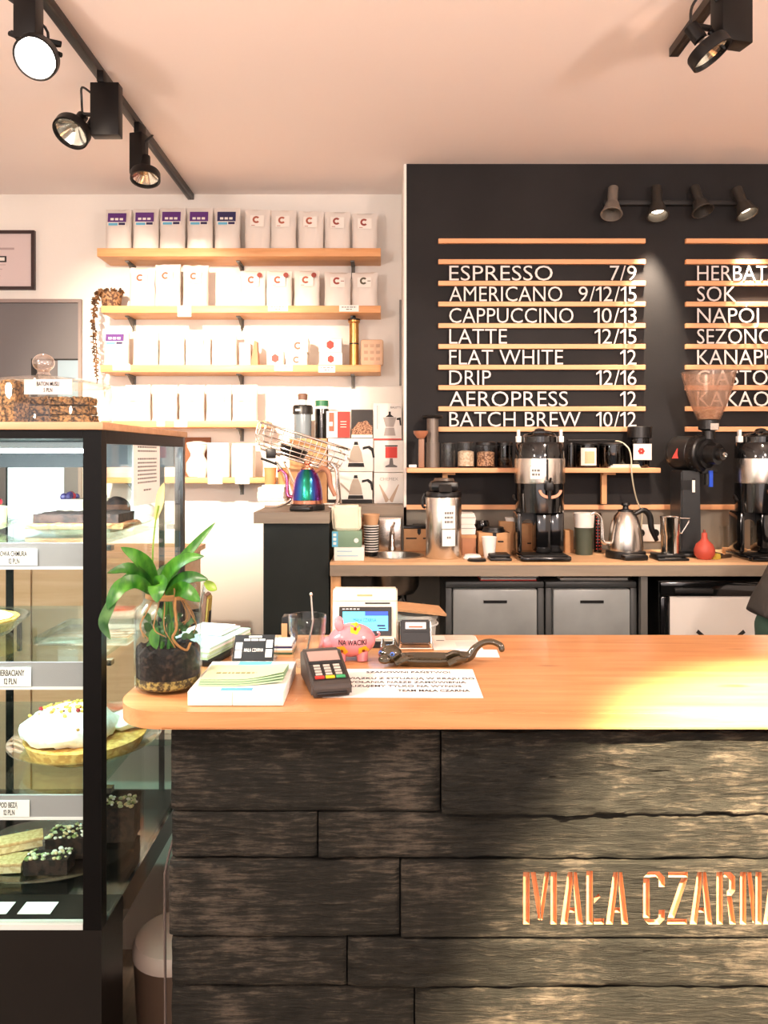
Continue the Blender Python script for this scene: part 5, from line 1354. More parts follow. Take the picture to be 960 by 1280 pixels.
for z0, z1, zs in ((.147, .256, (.216, .195, .174)), (.064, .142, (.10,))):
    lb = obj('paper_label', curved(R_+.0004, -.16, .60, z0, z1), M_paper, t)
    print_rows(R_+.0014, zs, .22, .24 if len(zs) > 1 else .12, lb, rn_)
# takeaway boxes
t, w_, h_ = pbox('kraft takeaway box under the white ones right of the airpot', 577.5, 595, 668.5, 692, .11, 3.80, mat('brown_takeaway_card', rgb(176, 124, 92), .7), 'takeaway_box', zb=z)
b = B(); b.box((-w_-.002, -.002, h_-.016), (w_+.002, -.0003, h_-.001)); obj('flap', b, M_kraft, t, sm=0)
zz = z+h_+.0005
for lab, py0, py1 in (('lower white takeaway box stacked on the kraft one beside the airpot', 655, 668), ('upper white takeaway box stacked on the kraft one beside the airpot', 641, 654.5)):
    D = 3.80; xa, xb = X(575.5, D), X(593, D); hh = L(py1-py0, D); w_ = (xb-xa)/2
    t = thing('takeaway_box', lab, 'box', ((xa+xb)/2+.004, D+.055, zz), 0, 'white takeaway boxes by the airpot')
    b = B(); b.prism([(-w_, .0005), (w_, .0005), (w_*1.12, hh*.6), (w_*.86, hh), (-w_*.86, hh), (-w_*1.12, hh*.6)], -.05, .05); obj('box', b, M_card, t, sm=0)
    b = B(); b.box((-w_*1.1, -.0515, hh*.58), (w_*1.1, -.0503, hh*.62)); obj('lid_seam', b, M_inkg, t, sm=0)
    zz += hh+.0005
# kraft boxes and black tampers, cup, lids, scales
t, w_, h_ = slotbox('kraft box with one dark slot behind the white paper cup', 598.5, 638, 666, 694, 3.78, .10, [(.03, .028, .62)], .0)
zz = z+h_+.0005
t = thing('lid_pile', 'black plastic cup lids lying on the kraft box behind the white cup', 'lids', (X(617, 3.83), 3.83, zz))
for i in range(2):
    b = B(); b.lathe([(0, .0005+i*.012), (.058-.006*i, .0005+i*.012), (.055-.006*i, .0115+i*.012), (0, .0118+i*.012)], seg=28); obj('lid', b, M_black, t)
t, w_, h_ = slotbox('taller kraft box at the back behind the left batch brewer', 625, 648, 652, 688, 3.93, .05, [(.03, .02, .5)])
b = B(); b.lathe([(0, .0005), (.030, .0005), (.036, .02), (0, .022)], seg=24); o = obj('white_lid', b, M_white_pl, None, (X(640, 3.95), 3.955+.005, z+h_)); tag(o, 'white cup lid on the tall kraft box behind the batch brewer', 'lid')
t, w_, h_ = slotbox('kraft box with pale lower half right behind the left coffee dispenser', 651, 672, 655, 690, 3.95, .05, [(.0, .02, .3)])
t = thing('tamper', 'black knob shaped grinder cup on a post beside the white takeaway boxes', 'tamper', at(602, 3.95))
b = B(); b.lathe([(0, .0005), (.022, .0005), (.018, .02), (.014, .10), (0, .10)]); obj('stem', b, M_black, t)
b = B(); b.lathe([(0, .1005), (.030, .1005), (.040, .115), (.040, .148), (.034, .162), (0, .164)], seg=28); obj('head', b, M_blackg, t)
t = thing('paper_cup', 'single white paper cup standing in front of the kraft box', 'cup', at(611.5, 3.715))
b = B(); b.lathe([(0, .0005), (.025, .0005), (.036, .098), (.033, .098), (.023, .006), (0, .004)], seg=32); obj('cup', b, M_white_pl, t)
b = B(); b.torus((0, 0, .0995), .0355, .002); obj('rim', b, M_white_pl, t)
b = B(); b.lathe([(0, .0005), (.042, .0005), (.044, .006), (.036, .022), (.032, .022), (0, .018)], seg=32); o = obj('cup_lid', b, M_white_pl, None, at(590.5, 3.66)); tag(o, 'white cup lid lying on the bar in front of the white paper cup', 'lid')
b = B(); b.lathe([(0, .0005), (.044, .0005), (.044, .006), (.038, .012), (0, .012)], seg=32); o = obj('cup_lid', b, M_black, None, at(596, 3.585+.015)); tag(o, 'black cup lid lying at the front edge of the back bar', 'lid')
def scale_(name, lab, px0, px1, D, dep, rz=0):
    xa, xb = X(px0, D), X(px1, D); w_ = (xb-xa)/2
    t = thing(name, lab, 'scale', ((xa+xb)/2, D+dep/2, z), rz)
    b = B(); b.box((-w_, -dep/2, .0005), (w_, dep/2, .012), .003); obj('base', b, M_black, t)
    b = B(); b.box((-w_*.94, -dep/2+.028, .0125), (w_*.94, dep/2-.002, .026), .003); obj('platform', b, M_blackm, t)
    b = B(); b.box((-w_*.5, -dep/2+.004, .0122), (w_*.5, -dep/2+.022, .0135)); obj('display', b, M_greym, t, sm=0)
scale_('kitchen_scale', 'flat black kitchen scale beside the left batch brewer', 613, 640, 3.59, .14)
scale_('kitchen_scale', 'flat black kitchen scale under the steel jug', 823, 862, 3.59, .13)
# batch brewers
def brewer(x, y, label, first):
    t = thing('batch_brewer', label, 'coffee dispenser', (x, y, z))
    R = .119
    def pz(py): return Z(py, 3.68)-z
    b = B(); b.box((-.115, -.125, .0005), (.125, .125, .022), .006); b.box((-.108, -.15, .006), (.118, -.1255, .018), .003); obj('base', b, M_blackg, t)
    b = B(); b.box((-.10, -.118, .0222), (.11, .0, .0275), .002); obj('drip_grid', b, M_blackm, t)
    z1 = pz(640)
    for x0, x1, y0, y1 in ((-.114, -.090, -.035, .095), (.045, .112, -.035, .095), (-.026, .0445, -.06, .06)):
        b = B(); b.box((x0, y0, .0285), (x1, y1, z1-.0005), .010); obj('leg', b, M_blackg, t)
    b = B(); b.prism([(-.089, .155)]+[(-.058+.031*math.cos(a), .155+.031*math.sin(a)) for a in [PI-i*PI/10 for i in range(11)]]+[(-.027, .155), (-.027, z1-.001), (-.089, z1-.001)], .0, .02); obj('arch_panel', b, M_black, t)
    b = B(); b.lathe([(0, z1), (R*.96, z1), (R*.98, pz(622)), (R*.98, pz(604)-.0005), (0, pz(604)-.0005)], seg=48); obj('lower_body', b, M_blackg, t)
    b = B(); b.lathe([(0, pz(604)), (R, pz(604)), (R*1.012, pz(602)), (R*1.012, pz(575)), (R, pz(573)), (0, pz(573))], seg=56); obj('steel_band', b, M_steel, t)
    b = B(); b.lathe([(0, pz(573)+.0005), (R*.98, pz(573)+.0005), (R*.97, pz(556)), (R*.9, pz(553)), (0, pz(553))], seg=48); obj('collar', b, M_blackg, t)
    b = B(); b.lathe([(0, pz(553)+.0005), (.085, pz(553)+.0005), (.085, pz(546)), (.07, pz(542)), (.03, pz(540)), (.022, pz(536)), (.0, pz(534))], seg=36)
    b.tube(smooth([(-.075, -.02, pz(548)), (-.04, -.05, pz(541)), (.04, -.05, pz(541)), (.075, -.02, pz(548))], 14), .008); obj('lid', b, M_blackg, t)
    for sx in (-1, 1):
        b = B(); q = R*.86*sx; b.box((q-.012, -.014, pz(553)+.001), (q+.012, .014, pz(545)), .002); b.box((q-.007, -.01, pz(545)+.0005), (q+.007, .01, pz(537)), .002); obj('lid_clip', b, M_white_pl, t)
    # tap with the pale curved guard
    b = B(); b.box((.0, -R-.035, pz(612)), (.034, -R+.002, pz(600)), .004); b.cyl((.017, -R-.025, pz(612)), (.017, -R-.025, pz(623)), .009, .007, 14); b.tube([(.017, -R-.03, pz(602)), (.017, -R-.048, pz(597))], .006); obj('tap', b, M_black, t)
    P = [(.022+.052*math.cos(a), -R-.020+.0*a, pz(612)+.028*math.sin(a)) for a in [PI+i*PI/16 for i in range(17)]]
    b = B(); n0 = P
    b.prism([(.022+.054*math.cos(a), pz(611.5)+.040*math.sin(a)) for a in [PI+i*PI/16 for i in range(17)]]+[(.022+.042*math.cos(a), pz(611.5)+.027*math.sin(a)) for a in [2*PI-i*PI/16 for i in range(17)]], -R-.022, -R-.012); obj('tap_guard', b, mat('peach_guard', rgb(214, 150, 120), .4), t)
    b = B(); b.tube([(.012-.0, -R*1.014-.003, pz(604)), (.012, -R*1.014-.003, pz(574))], .0042, 8); b.tube([(.012, -R*1.014-.003, pz(573)), (.012, -R*.98-.004, pz(556))], .004, 8); obj('sight_glass', b, M_ink, t)
    if first:
        lb = obj('paper_label', curved(R*1.012+.0005, -.56, -.12, pz(598), pz(583)), M_paper, t)
        print_rows(R*1.012+.0014, (pz(589), pz(594)), -.34, .15, lb, rn_)
    b = B(); b.tube(smooth([(-R-.001, .02, pz(624)), (-R-.006, 0, pz(620)), (-R-.002, -.02, pz(626))], 8), .006); obj('side_latch', b, M_blackm, t)
    return t
brewer(X(675, 3.70), 3.71, 'steel and black coffee dispenser with a white label, left of the two', True)
brewer(X(952, 3.70), 3.71, 'steel and black coffee dispenser cut by the right edge of the picture', False)
# right of the brewer
b = B(); b.box((X(706.5, 3.90), 3.90, z), (X(717, 3.90), 3.98, Z(663, 3.90)), .002); o = obj('kraft_box', b, M_kraft); tag(o, 'narrow kraft box just right of the left coffee dispenser', 'box')
t = thing('travel_cup', 'olive green travel cup with white lid right of the left coffee dispenser', 'cup', at(730, 3.84))
b = B(); b.lathe([(0, .0005), (.042, .0005), (.047, .135), (0, .135)], seg=32); obj('body', b, mat('olive_rubber', rgb(70, 76, 62), .6), t)
b = B(); b.lathe([(0, .1355), (.047, .1355), (.052, .205), (.048, .208), (0, .206)], seg=32); obj('lid', b, M_white_pl, t)
t = thing('dotted_bottle', 'slim dark bottle with rows of red dots left of the steel kettle', 'bottle', at(747, 3.93))
b = B(); b.lathe([(0, .0005), (.020, .0005), (.021, .19), (.016, .20), (0, .20)], seg=24); obj('body', b, M_blackg, t)
b = B()
for i in range(11):
    for a in (-.5, .1, .7): b.ell((.0212*math.sin(a), -.0212*math.cos(a), .018+i*.016), (.0035, .0035, .0035), 8, 6)
obj('red_dots', b, M_red, t)
kettle('gooseneck_kettle', 'brushed steel gooseneck kettle with black handle on its black base on the back bar', at(782, 3.72), 1.06, M_steel, M_black, M_black, .12, -1)
# steel jug on the scale
t = thing('steel_jug', 'straight steel milk jug with wire handle standing on the black scale', 'jug', (X(839, 3.66), 3.675, z+.0265))
R_ = .046
b = B(); b.lathe([(0, .0005), (R_*.9, .0005), (R_*.92, .085), (R_*.98, .09), (R_, .168), (R_*1.05, .175), (R_*.98, .172), (R_*.9, .09), (R_*.84, .004), (0, .004)], seg=40); obj('body', b, M_chrome, t)
b = B(); b.tube([(R_*.98, -.004, .168), (R_*2.0, -.004, .166), (R_*1.9, -.004, .150), (R_*1.15, -.004, .095), (R_*1.0, -.004, .098)], .0035, 8); obj('handle', b, M_chrome, t)
# sockets
for px, lab in ((800, 'left white wall socket half hidden by the steel kettle'), (818, 'right white wall socket behind the steel jug')):
    D = YM+.002; t = thing('wall_socket', lab, 'socket', (X(px, D), D, Z(666, D)))
    b = B(); b.box((-.040, -.011, -.045), (.040, -.0002, .045), .004); obj('plate', b, M_white_pl, t)
    b = B(); b.lathe([(0, 0), (.021, 0), (.021, .002), (0, .002)], (0, -.0112, 0), 24, Matrix.Rotation(PI/2, 4, 'X')); obj('outlet', b, M_black, t)
# shop grinder
gx, gy = X(866, 3.80), 3.82
t = thing('shop_grinder', 'tall black shop coffee grinder with smoky conical hopper between jug and right dispenser', 'coffee grinder', (gx, gy, z))
def gz(py): return Z(py, 3.80)-z
def gxx(px): return X(px, 3.80)-gx
b = B(); b.box((gxx(846), -.10, .0005), (gxx(896), .12, .018), .005); obj('foot', b, M_black, t)
b = B(); b.prism([(gxx(848), .0185), (gxx(874), .0185), (gxx(872), gz(588)), (gxx(849), gz(588))], -.05, .10); bmesh.ops.bevel(b.bm, geom=b.bm.edges[:], offset=.006, segments=2, affect='EDGES'); obj('column', b, mat('charcoal_metal', rgb(56, 58, 60), .35, metal=.3), t)
b = B(); b.box((gxx(848)+.004, -.052, gz(612)), (gxx(848)+.05, -.0503, gz(600))); obj('maker_plate', b, M_black, t, sm=0)
dd = Vector((.62, -.70, -.06)).normalized()
c0 = Vector((gxx(855), .065, gz(566))); c1 = Vector((gxx(890), -.155, gz(568)))
dd = (c1-c0).normalized(); T = dd.to_track_quat('Z', 'Y').to_matrix().to_4x4(); ln = (c1-c0).length
b = B(); b.lathe([(0, -.03), (.055, -.03), (.078, -.012), (.085, .01), (.085, .10), (.08, .105), (.0, .105)], c0, 40, T); obj('motor_housing', b, mat('satin_black', rgb(34, 33, 33), .35, metal=.2), t)
b = B(); b.lathe([(0, .1055), (.086, .1055), (.09, .112), (.09, .15), (.084, .158), (.07, .16), (.07, .175), (.05, .178), (.05, ln-.03), (.03, ln-.028), (.028, ln-.004), (0, ln)], c0, 44, T)
for k in range(24):
    a = 2*PI*k/24; p = c0+T @ Vector((.091*math.cos(a), .091*math.sin(a), .131)); b.ell(p, (.004, .004, .004), 6, 4)
obj('burr_head', b, M_black, t)
b = B(); b.lathe([(0, ln+.0005), (.013, ln+.0005), (.012, ln+.010), (0, ln+.012)], c0, 20, T); obj('adjusting_knob', b, M_chrome, t)
hc = (gxx(882), -.055)
b = B(); b.lathe([(.0, gz(549)), (.030, gz(549)), (.030, gz(539)), (.048, gz(537)), (.048, gz(526)), (0, gz(526))], (hc[0], hc[1], 0), 32); obj('hopper_neck', b, M_black, t)
b = B(); b.box((hc[0]-.012, hc[1]-.050, gz(538)), (hc[0]+.028, hc[1]-.0485, gz(530))); obj('neck_plate', b, M_steel, t, sm=0)
b = B(); b.lathe([(.040, gz(525.5)), (.052, gz(525)), (.085, gz(505)), (.110, gz(485)), (.124, gz(470)), (.126, gz(466)), (.122, gz(466)), (.106, gz(486)), (.081, gz(506)), (.048, gz(524)), (.040, gz(525))], (hc[0], hc[1], 0), 48); obj('hopper', b, M_frost, t)
b = B(); b.lathe([(0, gz(524.5)), (.046, gz(524.5)), (.0600, gz(516)), (.03, gz(513)), (0, gz(512))], (hc[0], hc[1], 0), 32); obj('hopper_beans', b, two('pale_beans', rgb(200, 150, 104), rgb(226, 190, 150), 120, bump=.6), t)
b = B(); b.torus((hc[0], hc[1], gz(466)), .125, .0028, None, 44, 6); obj('hopper_rim', b, M_tumb, t)
b = B(); p = c0+T @ Vector((0, 0, .03)); 
b = B(); b.prism([(gxx(838.5), gz(573)), (gxx(847), gz(573)), (gxx(845.5), gz(560))], -.034, -.0325); obj('red_emblem', b, M_red, t, sm=0)
b = B(); b.prism([(gxx(880.5), gz(608)), (gxx(885), gz(608)), (gxx(885), gz(588)), (gxx(880.5), gz(588))], -.078, -.068); obj('blue_lever', b, mat('blue_plastic', rgb(30, 76, 200), .3), t, sm=0)
b = B(); b.box((gxx(874)-.004, -.065, gz(592)), (gxx(892), -.03, gz(584)), .004); b.tube([(gxx(880), -.06, gz(592)), (gxx(880), -.06, gz(606))], .014, 12); b.box((gxx(862), -.0515, gz(616)), (gxx(866), -.0501, gz(598))); obj('spout', b, M_blackm, t)
b = B(); b.box((gxx(862), -.053, gz(615)), (gxx(865.5), -.0516, gz(600))); obj('spec_label', b, M_card, t, sm=0)
# red blower bulb
t = thing('rubber_blower', 'red pear shaped rubber blower on the bar in front of the shop grinder', 'blower', at(880.5, 3.66))
b = B(); b.lathe([(0, .0005), (.03, .0005), (.046, .022), (.048, .045), (.038, .072), (.020, .088), (.014, .100), (.013, .122), (.010, .127), (0, .127)], seg=36); obj('bulb', b, mat('terracotta_rubber', rgb(178, 70, 54), .55), t)
b = B(); b.tube([(0, 0, .1275), (0, 0, .140)], .006); obj('nozzle', b, mat('brown_nozzle', rgb(130, 60, 44), .5), t)
# clutter at the grinder's right
t = thing('cleaning_brush', 'dark cleaning brush with yellow bristles lying right of the red blower', 'brush', (X(903, 3.72), 3.70, z), .6)
b = B(); b.box((-.05, -.010, .0005), (.05, .010, .016), .004); obj('handle', b, mat('dark_handle', rgb(60, 44, 30), .5), t)
b = B(); b.rough((-.088, -.014, .0005), (-.0505, .014, .026), .006, .003, 2, 60); obj('bristles', b, mat('yellow_bristles', rgb(186, 160, 60), .9), t)
b = B(); b.lathe([(0, .0005), (.035, .0005), (.04, .07), (.042, .13), (.038, .13), (.034, .01), (0, .01)], seg=28); o = obj('glass_beaker', b, M_tumb, None, at(910, 3.95)); tag(o, 'clear glass beaker at the back between grinder and right dispenser', 'beaker')
b = B(); b.box((-.05, -.03, .0005), (.05, .03, .03), .003); o = obj('kraft_tray', b, M_kraft, None, at(918, 3.86)); tag(o, 'small kraft tray at the back beside the right dispenser', 'tray')

# ================================================================== shelf on the menu wall
SD_ = 3.885
zs1 = Z(585, SD_); zs0 = Z(591, SD_); xa, xb = X(509, SD_), X(826, SD_)
t = thing('bar_shelf', 'narrow pine shelf on the menu wall above the coffee dispensers', 'shelf', ((xa+xb)/2, YM, zs0))
ox = t.location.x; hw = (xb-xa)/2
b = B(); b.box((-hw, SD_-YM, 0), (hw, -.0005, zs1-zs0), .002); obj('board', b, M_rail, t)
for px in (557, 757.5):
    x = X(px, 3.95)-ox; b = B(); b.box((x-.013, -.07, Z(630, 3.98)-zs0), (x+.013, -.045, -.0005)); b.box((x-.013, -.10, -.012), (x+.05, -.0705, -.0005)); obj('support', b, M_oakz, t, sm=0)
z2 = zs1+.0005
t = thing('manual_press', 'tall grey manual coffee press with flanged cap at the left of the bar shelf', 'coffee press', (X(541, 3.97), 3.985, z2))
M_gr = mat('warm_grey_metal', rgb(118, 108, 100), .4, metal=.5)
b = B(); b.lathe([(0, .0005), (.036, .0005), (.036, .13), (0, .13)], seg=32); obj('lower_cylinder', b, M_gr, t)
b = B(); b.lathe([(0, .1305), (.031, .1305), (.031, .255), (0, .255)], seg=32); obj('upper_cylinder', b, M_gr, t)
b = B(); b.lathe([(0, .2555), (.052, .2555), (.056, .262), (.05, .270), (0, .274)], seg=36); obj('cap', b, M_blackm, t)
t = thing('wooden_scoop', 'brown coffee scoop standing beside the grey manual press', 'scoop', (X(526, 3.92), 3.925, z2))
b = B(); b.lathe([(0, .150), (.018, .150), (.036, .175), (.038, .188), (.034, .188), (.016, .158), (0, .156)], seg=28); obj('bowl', b, mat('copper_brown', rgb(170, 110, 80), .45), t)
b = B(); b.box((-.012, -.014, .0005), (.018, .014, .1495), .006); obj('stand', b, mat('brown_stand', rgb(150, 112, 90), .5), t)
b = B(); b.box((-.02, -.01, .0005), (.02, .01, .016), .003); o = obj('small_box', b, M_white_pl, None, (X(516, 3.93), 3.94, z2)); tag(o, 'tiny white object at the left end of the bar shelf', 'box')
def jar(px0, px1, py0, lab, fill=None, fh=0, name='storage_jar', lid=None, gm=M_tumb, D=3.95, mm=None):
    R = L(px1-px0, D)/2; h = L(585-py0, D)-.004
    t = thing(name, lab, 'jar', (X((px0+px1)/2, D), D+.01, z2))
    b = B(); b.lathe([(0, .0005), (R*.95, .0005), (R, .006), (R, h), (R-.003, h), (R-.003, .008), (0, .006)], seg=36); obj('glass', b, gm, t)
    if fill:
        b = B(); b.lathe([(0, .0085), (R-.004, .0085), (R-.004, fh*.93), (R*.5, fh), (0, fh)], seg=32); obj('contents', b, fill, t)
    b = B()
    if lid: b.lathe([(0, h+.0005), (R*1.03, h+.0005), (R*1.03, h+lid), (R*.9, h+lid+.004), (0, h+lid+.004)], seg=36); obj('lid', b, mm or M_black, t)
    else: b.torus((0, 0, h+.002), R-.001, .0024, None, 36, 6); obj('rim', b, gm, t)
    return t, R, h
M_oats = two('cream_flakes', rgb(206, 180, 150), rgb(232, 214, 188), 90)
M_beans = two('coffee_beans', rgb(120, 78, 54), rgb(206, 160, 124), 110, bump=.8)
jar(551.5, 569.5, 554, 'empty clear glass jar, first of the jars on the bar shelf')
jar(571.5, 593.5, 553, 'clear jar half filled with cream flakes on the bar shelf', M_oats, .088)
jar(595.5, 619.5, 556, 'clear jar filled with brown coffee beans and black lid on the bar shelf', M_beans, .085, lid=.014)
jar(622, 641, 556, 'dark jar with grey label beside the left coffee dispenser on the bar shelf', M_beans, .05, gm=M_smoke, lid=.014)
t, R, h = jar(709, 719, 556, 'slim dark jar directly right of the left coffee dispenser', None, gm=M_smoke, lid=.01)
t, R, h = jar(721, 747, 556, 'dark jar with a white and cream label on the bar shelf', M_beans, .09, gm=M_smoke, lid=.008)
b = curved(R+.0006, -.8, .8, .012, h-.014); lb = obj('label', b, M_card, t)
b = curved(R+.0018, -.42, .48, .022, h-.032); obj('label_print', b, mat('cream_print', rgb(222, 190, 150), .6), lb)
jar(750, 782, 556, 'wide dark jar behind the small paper pile on the bar shelf', mat('dark_tea', rgb(52, 48, 36), .9), .08, gm=M_smoke, lid=.008)
t, R, h = jar(788, 812, 548, 'tall jar with black lid and white label with red flower on the bar shelf', None, gm=M_smoke)
b = B(); b.lathe([(0, h+.0055), (R*1.22, h+.0055), (R*1.22, h+.06), (R*1.1, h+.064), (0, h+.064)], seg=36); obj('lid', b, M_black, t)
b = B(); b.box((-.048, -R-.004, .040), (.045, -R-.0025, .122)); lb = obj('label', b, M_card, t, sm=0)
b = B()
for i in range(6): a = i*PI/3; b.cyl((-.008+.010*math.cos(a), -R-.0041, .085+.010*math.sin(a)), (-.008+.010*math.cos(a), -R-.0055, .085+.010*math.sin(a)), .0072, None, 12)
obj('printed_flower', b, M_red, lb, sm=0)
t = thing('paper_pad', 'small pile of cream papers lying on the bar shelf', 'papers', (X(781, 3.91), 3.915, z2))
for i in range(3):
    b = B(); b.box((-.085+.01*i, -.024, .0005+i*.006), (.075-.004*i, .02, .006+i*.006)); obj('sheet', b, M_cream if i != 1 else M_paper, t, sm=0)
zl = zs1+L(585-553.5, 3.96)+.012
t = thing('extension_lead', 'pale cable running over the dark jars down to the sockets', 'cable', (X(765, 3.95), 3.96, zl))
lx = t.location.x
def wq(px, py, D): return (X(px, D)-lx, D-3.96, Z(py, D)-zl)
b = B(); b.tube(smooth([wq(768, 551, 3.96), wq(777, 553, 3.93), wq(786, 561, 3.87), wq(789, 574, 3.868), wq(789.5, 590, 3.865), wq(792, 608, 3.90), wq(796, 625, 3.95), wq(802, 640, 3.99), wq(802, 655, 4.015), wq(801, 664, 4.032)], 50), .0036); obj('cable', b, mat('cream_cable', rgb(214, 206, 180), .5), t)
b = B(); b.box((X(709, 3.96)-lx, -.02, -.006), (X(768, 3.96)-lx, .02, .004), .003); obj('black_bar', b, M_blackm, t)

# ================================================================== things on the front counter
z = ZT+.0005
def fc(px, py): D = (EYE-ZT)*960/(py-570); return X(px, D), D
# jar with plant
jx, jy = -.436, 1.565
t = thing('planted_jar', 'glass jar with soil and a green leafy plant at the left counter end', 'plant', (jx, jy, z))
R_ = .0675
b = B(); b.lathe([(0, .0005), (R_*.93, .0005), (R_, .008), (R_, .150), (R_*.97, .160), (.052, .174), (.050, .180), (.052, .198), (.0555, .203), (.0535, .206), (.049, .200), (.047, .180), (.049, .173), (R_*.93, .158), (R_-.003, .150), (R_-.003, .009), (R_*.9, .006), (0, .006)], seg=56); obj('jar', b, M_jar, t)
b = B(); b.lathe([(0, .0065), (R_*.88, .0065), (R_-.004, .012), (R_-.004, .026), (0, .026)], seg=40); obj('gravel', b, two('mossy_gravel', rgb(70, 58, 30), rgb(168, 150, 84), 130, bump=.6), t)
b = B(); Rr = R_-.0042
prof = [(0, .0265), (Rr, .0265), (Rr, .078), (Rr*.85, .086), (Rr*.4, .080), (0, .084)]
b.lathe(prof, seg=44)
bmesh.ops.subdivide_edges(b.bm, edges=b.bm.edges[:], cuts=2, use_grid_fill=True)
for v in b.bm.verts:
    if v.co.z > .06: v.co.z += noise.noise(v.co*50)*.010
obj('soil', b, two('soil', rgb(8, 7, 6), rgb(70, 56, 42), 120, .50, .72, .9, .8), t)
M_leaf = two('green_leaf', rgb(30, 98, 20), rgb(84, 152, 40), 40, .35, .68, .36, .25, stretch=(1.5, 1, .5))
M_leaf2 = two('deep_green_leaf', rgb(22, 74, 20), rgb(58, 122, 36), 40, .35, .68, .36, .25, stretch=(1.5, 1, .5))
M_leafd = two('dark_green_leaf', rgb(38, 84, 40), rgb(90, 134, 76), 30, .35, .7, .45, .15)
M_leafy = two('yellowing_leaf', rgb(150, 170, 50), rgb(110, 160, 50), 30, .3, .6, .4, .1)
M_root = mat('root', rgb(176, 128, 74), .7)
def lp(px, py, dy=0): D = jy+dy; return Vector((X(px, D)-jx, dy, Z(py, D)-z))
leaves = [
 ('leaf', [(196, 742, 0), (186, 712, -.03), (172, 696, -.05), (151, 684, -.06)], .030, M_leaf),
 ('leaf', [(195, 742, 0), (178, 722, -.03), (160, 710, -.06), (134, 716, -.09)], .026, M_leaf),
 ('leaf', [(194, 744, -.01), (172, 727, -.05), (152, 732, -.08), (140, 748, -.09), (134, 762, -.09)], .030, M_leaf),
 ('leaf', [(146, 742, -.085), (136, 760, -.088), (129, 780, -.085), (138, 799, -.08)], .022, M_leafd),
 ('leaf', [(193, 745, 0), (176, 726, .0), (160, 724, .0), (148, 736, -.01)], .028, M_leaf),
 ('leaf', [(199, 740, -.02), (198, 728, -.06), (196, 738, -.085), (196, 753, -.088)], .037, M_leaf),
 ('leaf', [(200, 742, 0), (212, 712, -.03), (232, 698, -.05), (255, 695, -.06)], .026, M_leaf),
 ('leaf', [(200, 742, .01), (222, 706, .02), (244, 680, .02), (269, 653, .02)], .020, M_leaf),
 ('leaf', [(203, 744, 0), (222, 726, -.03), (240, 721, -.05), (260, 724, -.06)], .026, M_leaf),
 ('leaf', [(256, 727, -.05), (264, 733, -.055), (271, 737, -.06)], .018, M_leafy),
 ('leaf', [(204, 746, 0), (224, 736, -.05), (238, 742, -.07), (250, 752, -.07)], .030, M_leaf),
 ('leaf', [(200, 742, 0), (208, 716, .0), (224, 700, .0), (238, 690, .0)], .024, M_leaf),
 ('leaf', [(197, 742, 0), (200, 722, .02), (207, 712, .03), (218, 702, .05)], .026, M_leafd)]
for nme, pts, wd, mm in leaves:
    b = B(); b.leaf([lp(*p) for p in pts], wd, .25, 16)
    li_ = leaves.index((nme, pts, wd, mm)); obj(nme, b, M_leaf2 if mm is M_leaf and li_ in (1, 4, 8, 11) else mm, t, sm=60)
b = B(); b.tube(smooth([lp(198, 745), lp(192, 720, -.01), lp(191, 690, -.02), lp(194, 655, -.02), lp(198, 632, -.02)], 16), .0016); obj('flower_stalk', b, M_leafy, t)
b = B(); b.leaf([lp(194, 648, -.02), lp(199, 630, -.022), lp(201, 616, -.02), lp(205, 603, -.02)], .017, .5, 12, .002); obj('pale_bud', b, mat('pale_bud', rgb(216, 212, 152), .5), t, sm=60)
rn = random.Random(11)
b = B()
for i in range(9):
    a = rn.uniform(0, 2*PI); r0 = .015
    b.tube(smooth([(r0*math.cos(a), r0*math.sin(a), .205), (r0*2*math.cos(a+.4), r0*2*math.sin(a+.4), .178), (.055*math.cos(a+.5), .055*math.sin(a+.5), .13), (.05*math.cos(a+.9), .05*math.sin(a+.9), rn.uniform(.088, .12))], 14), .0011, 6)
b.tube(smooth([(.02, -.03, .205), (.026, -.046, .17), (.03, -.052, .13), (.024, -.056, .11), (.045, -.042, .085), (.052, -.028, .095)], 20), .0026, 6)
b.torus((0, 0, .186), .040, .006, None, 24, 6)
for v in b.bm.verts: v.co += Vector(noise.noise_vector(v.co*60))*.0015
obj('roots', b, M_root, t)
b = B()
for i in range(34):
    a = rn.uniform(0, 2*PI); r0 = rn.uniform(.01, .045); h0 = rn.uniform(.085, .14)
    p = Vector((r0*math.cos(a), r0*math.sin(a), h0)); d = Vector((math.cos(a+rn.uniform(-1, 1))*.016, math.sin(a+rn.uniform(-1, 1))*.012, rn.uniform(-.004, .02)))
    b.leaf([p, p+d*.5+Vector((0, 0, .005)), p+d], rn.uniform(.008, .014), .3, 6)
o = obj('small_leaves', b, M_leafd, t, sm=60); o['kind'] = 'stuff'
b = B(); b.leaf([(-.012, -.045, .13), (-.014, -.052, .112), (-.008, -.056, .09)], .022, .3, 10); obj('hanging_leaf', b, M_leaf, t, sm=60)
b = B()
for i in range(5):
    a = i*1.3; b.tube([(.012*math.cos(a), .012*math.sin(a)-.01, .082), (.008*math.cos(a+.5), .008*math.sin(a+.5)-.005, .15), (0, 0, .215)], .0035, 8)
obj('stems', b, M_leaf, t)

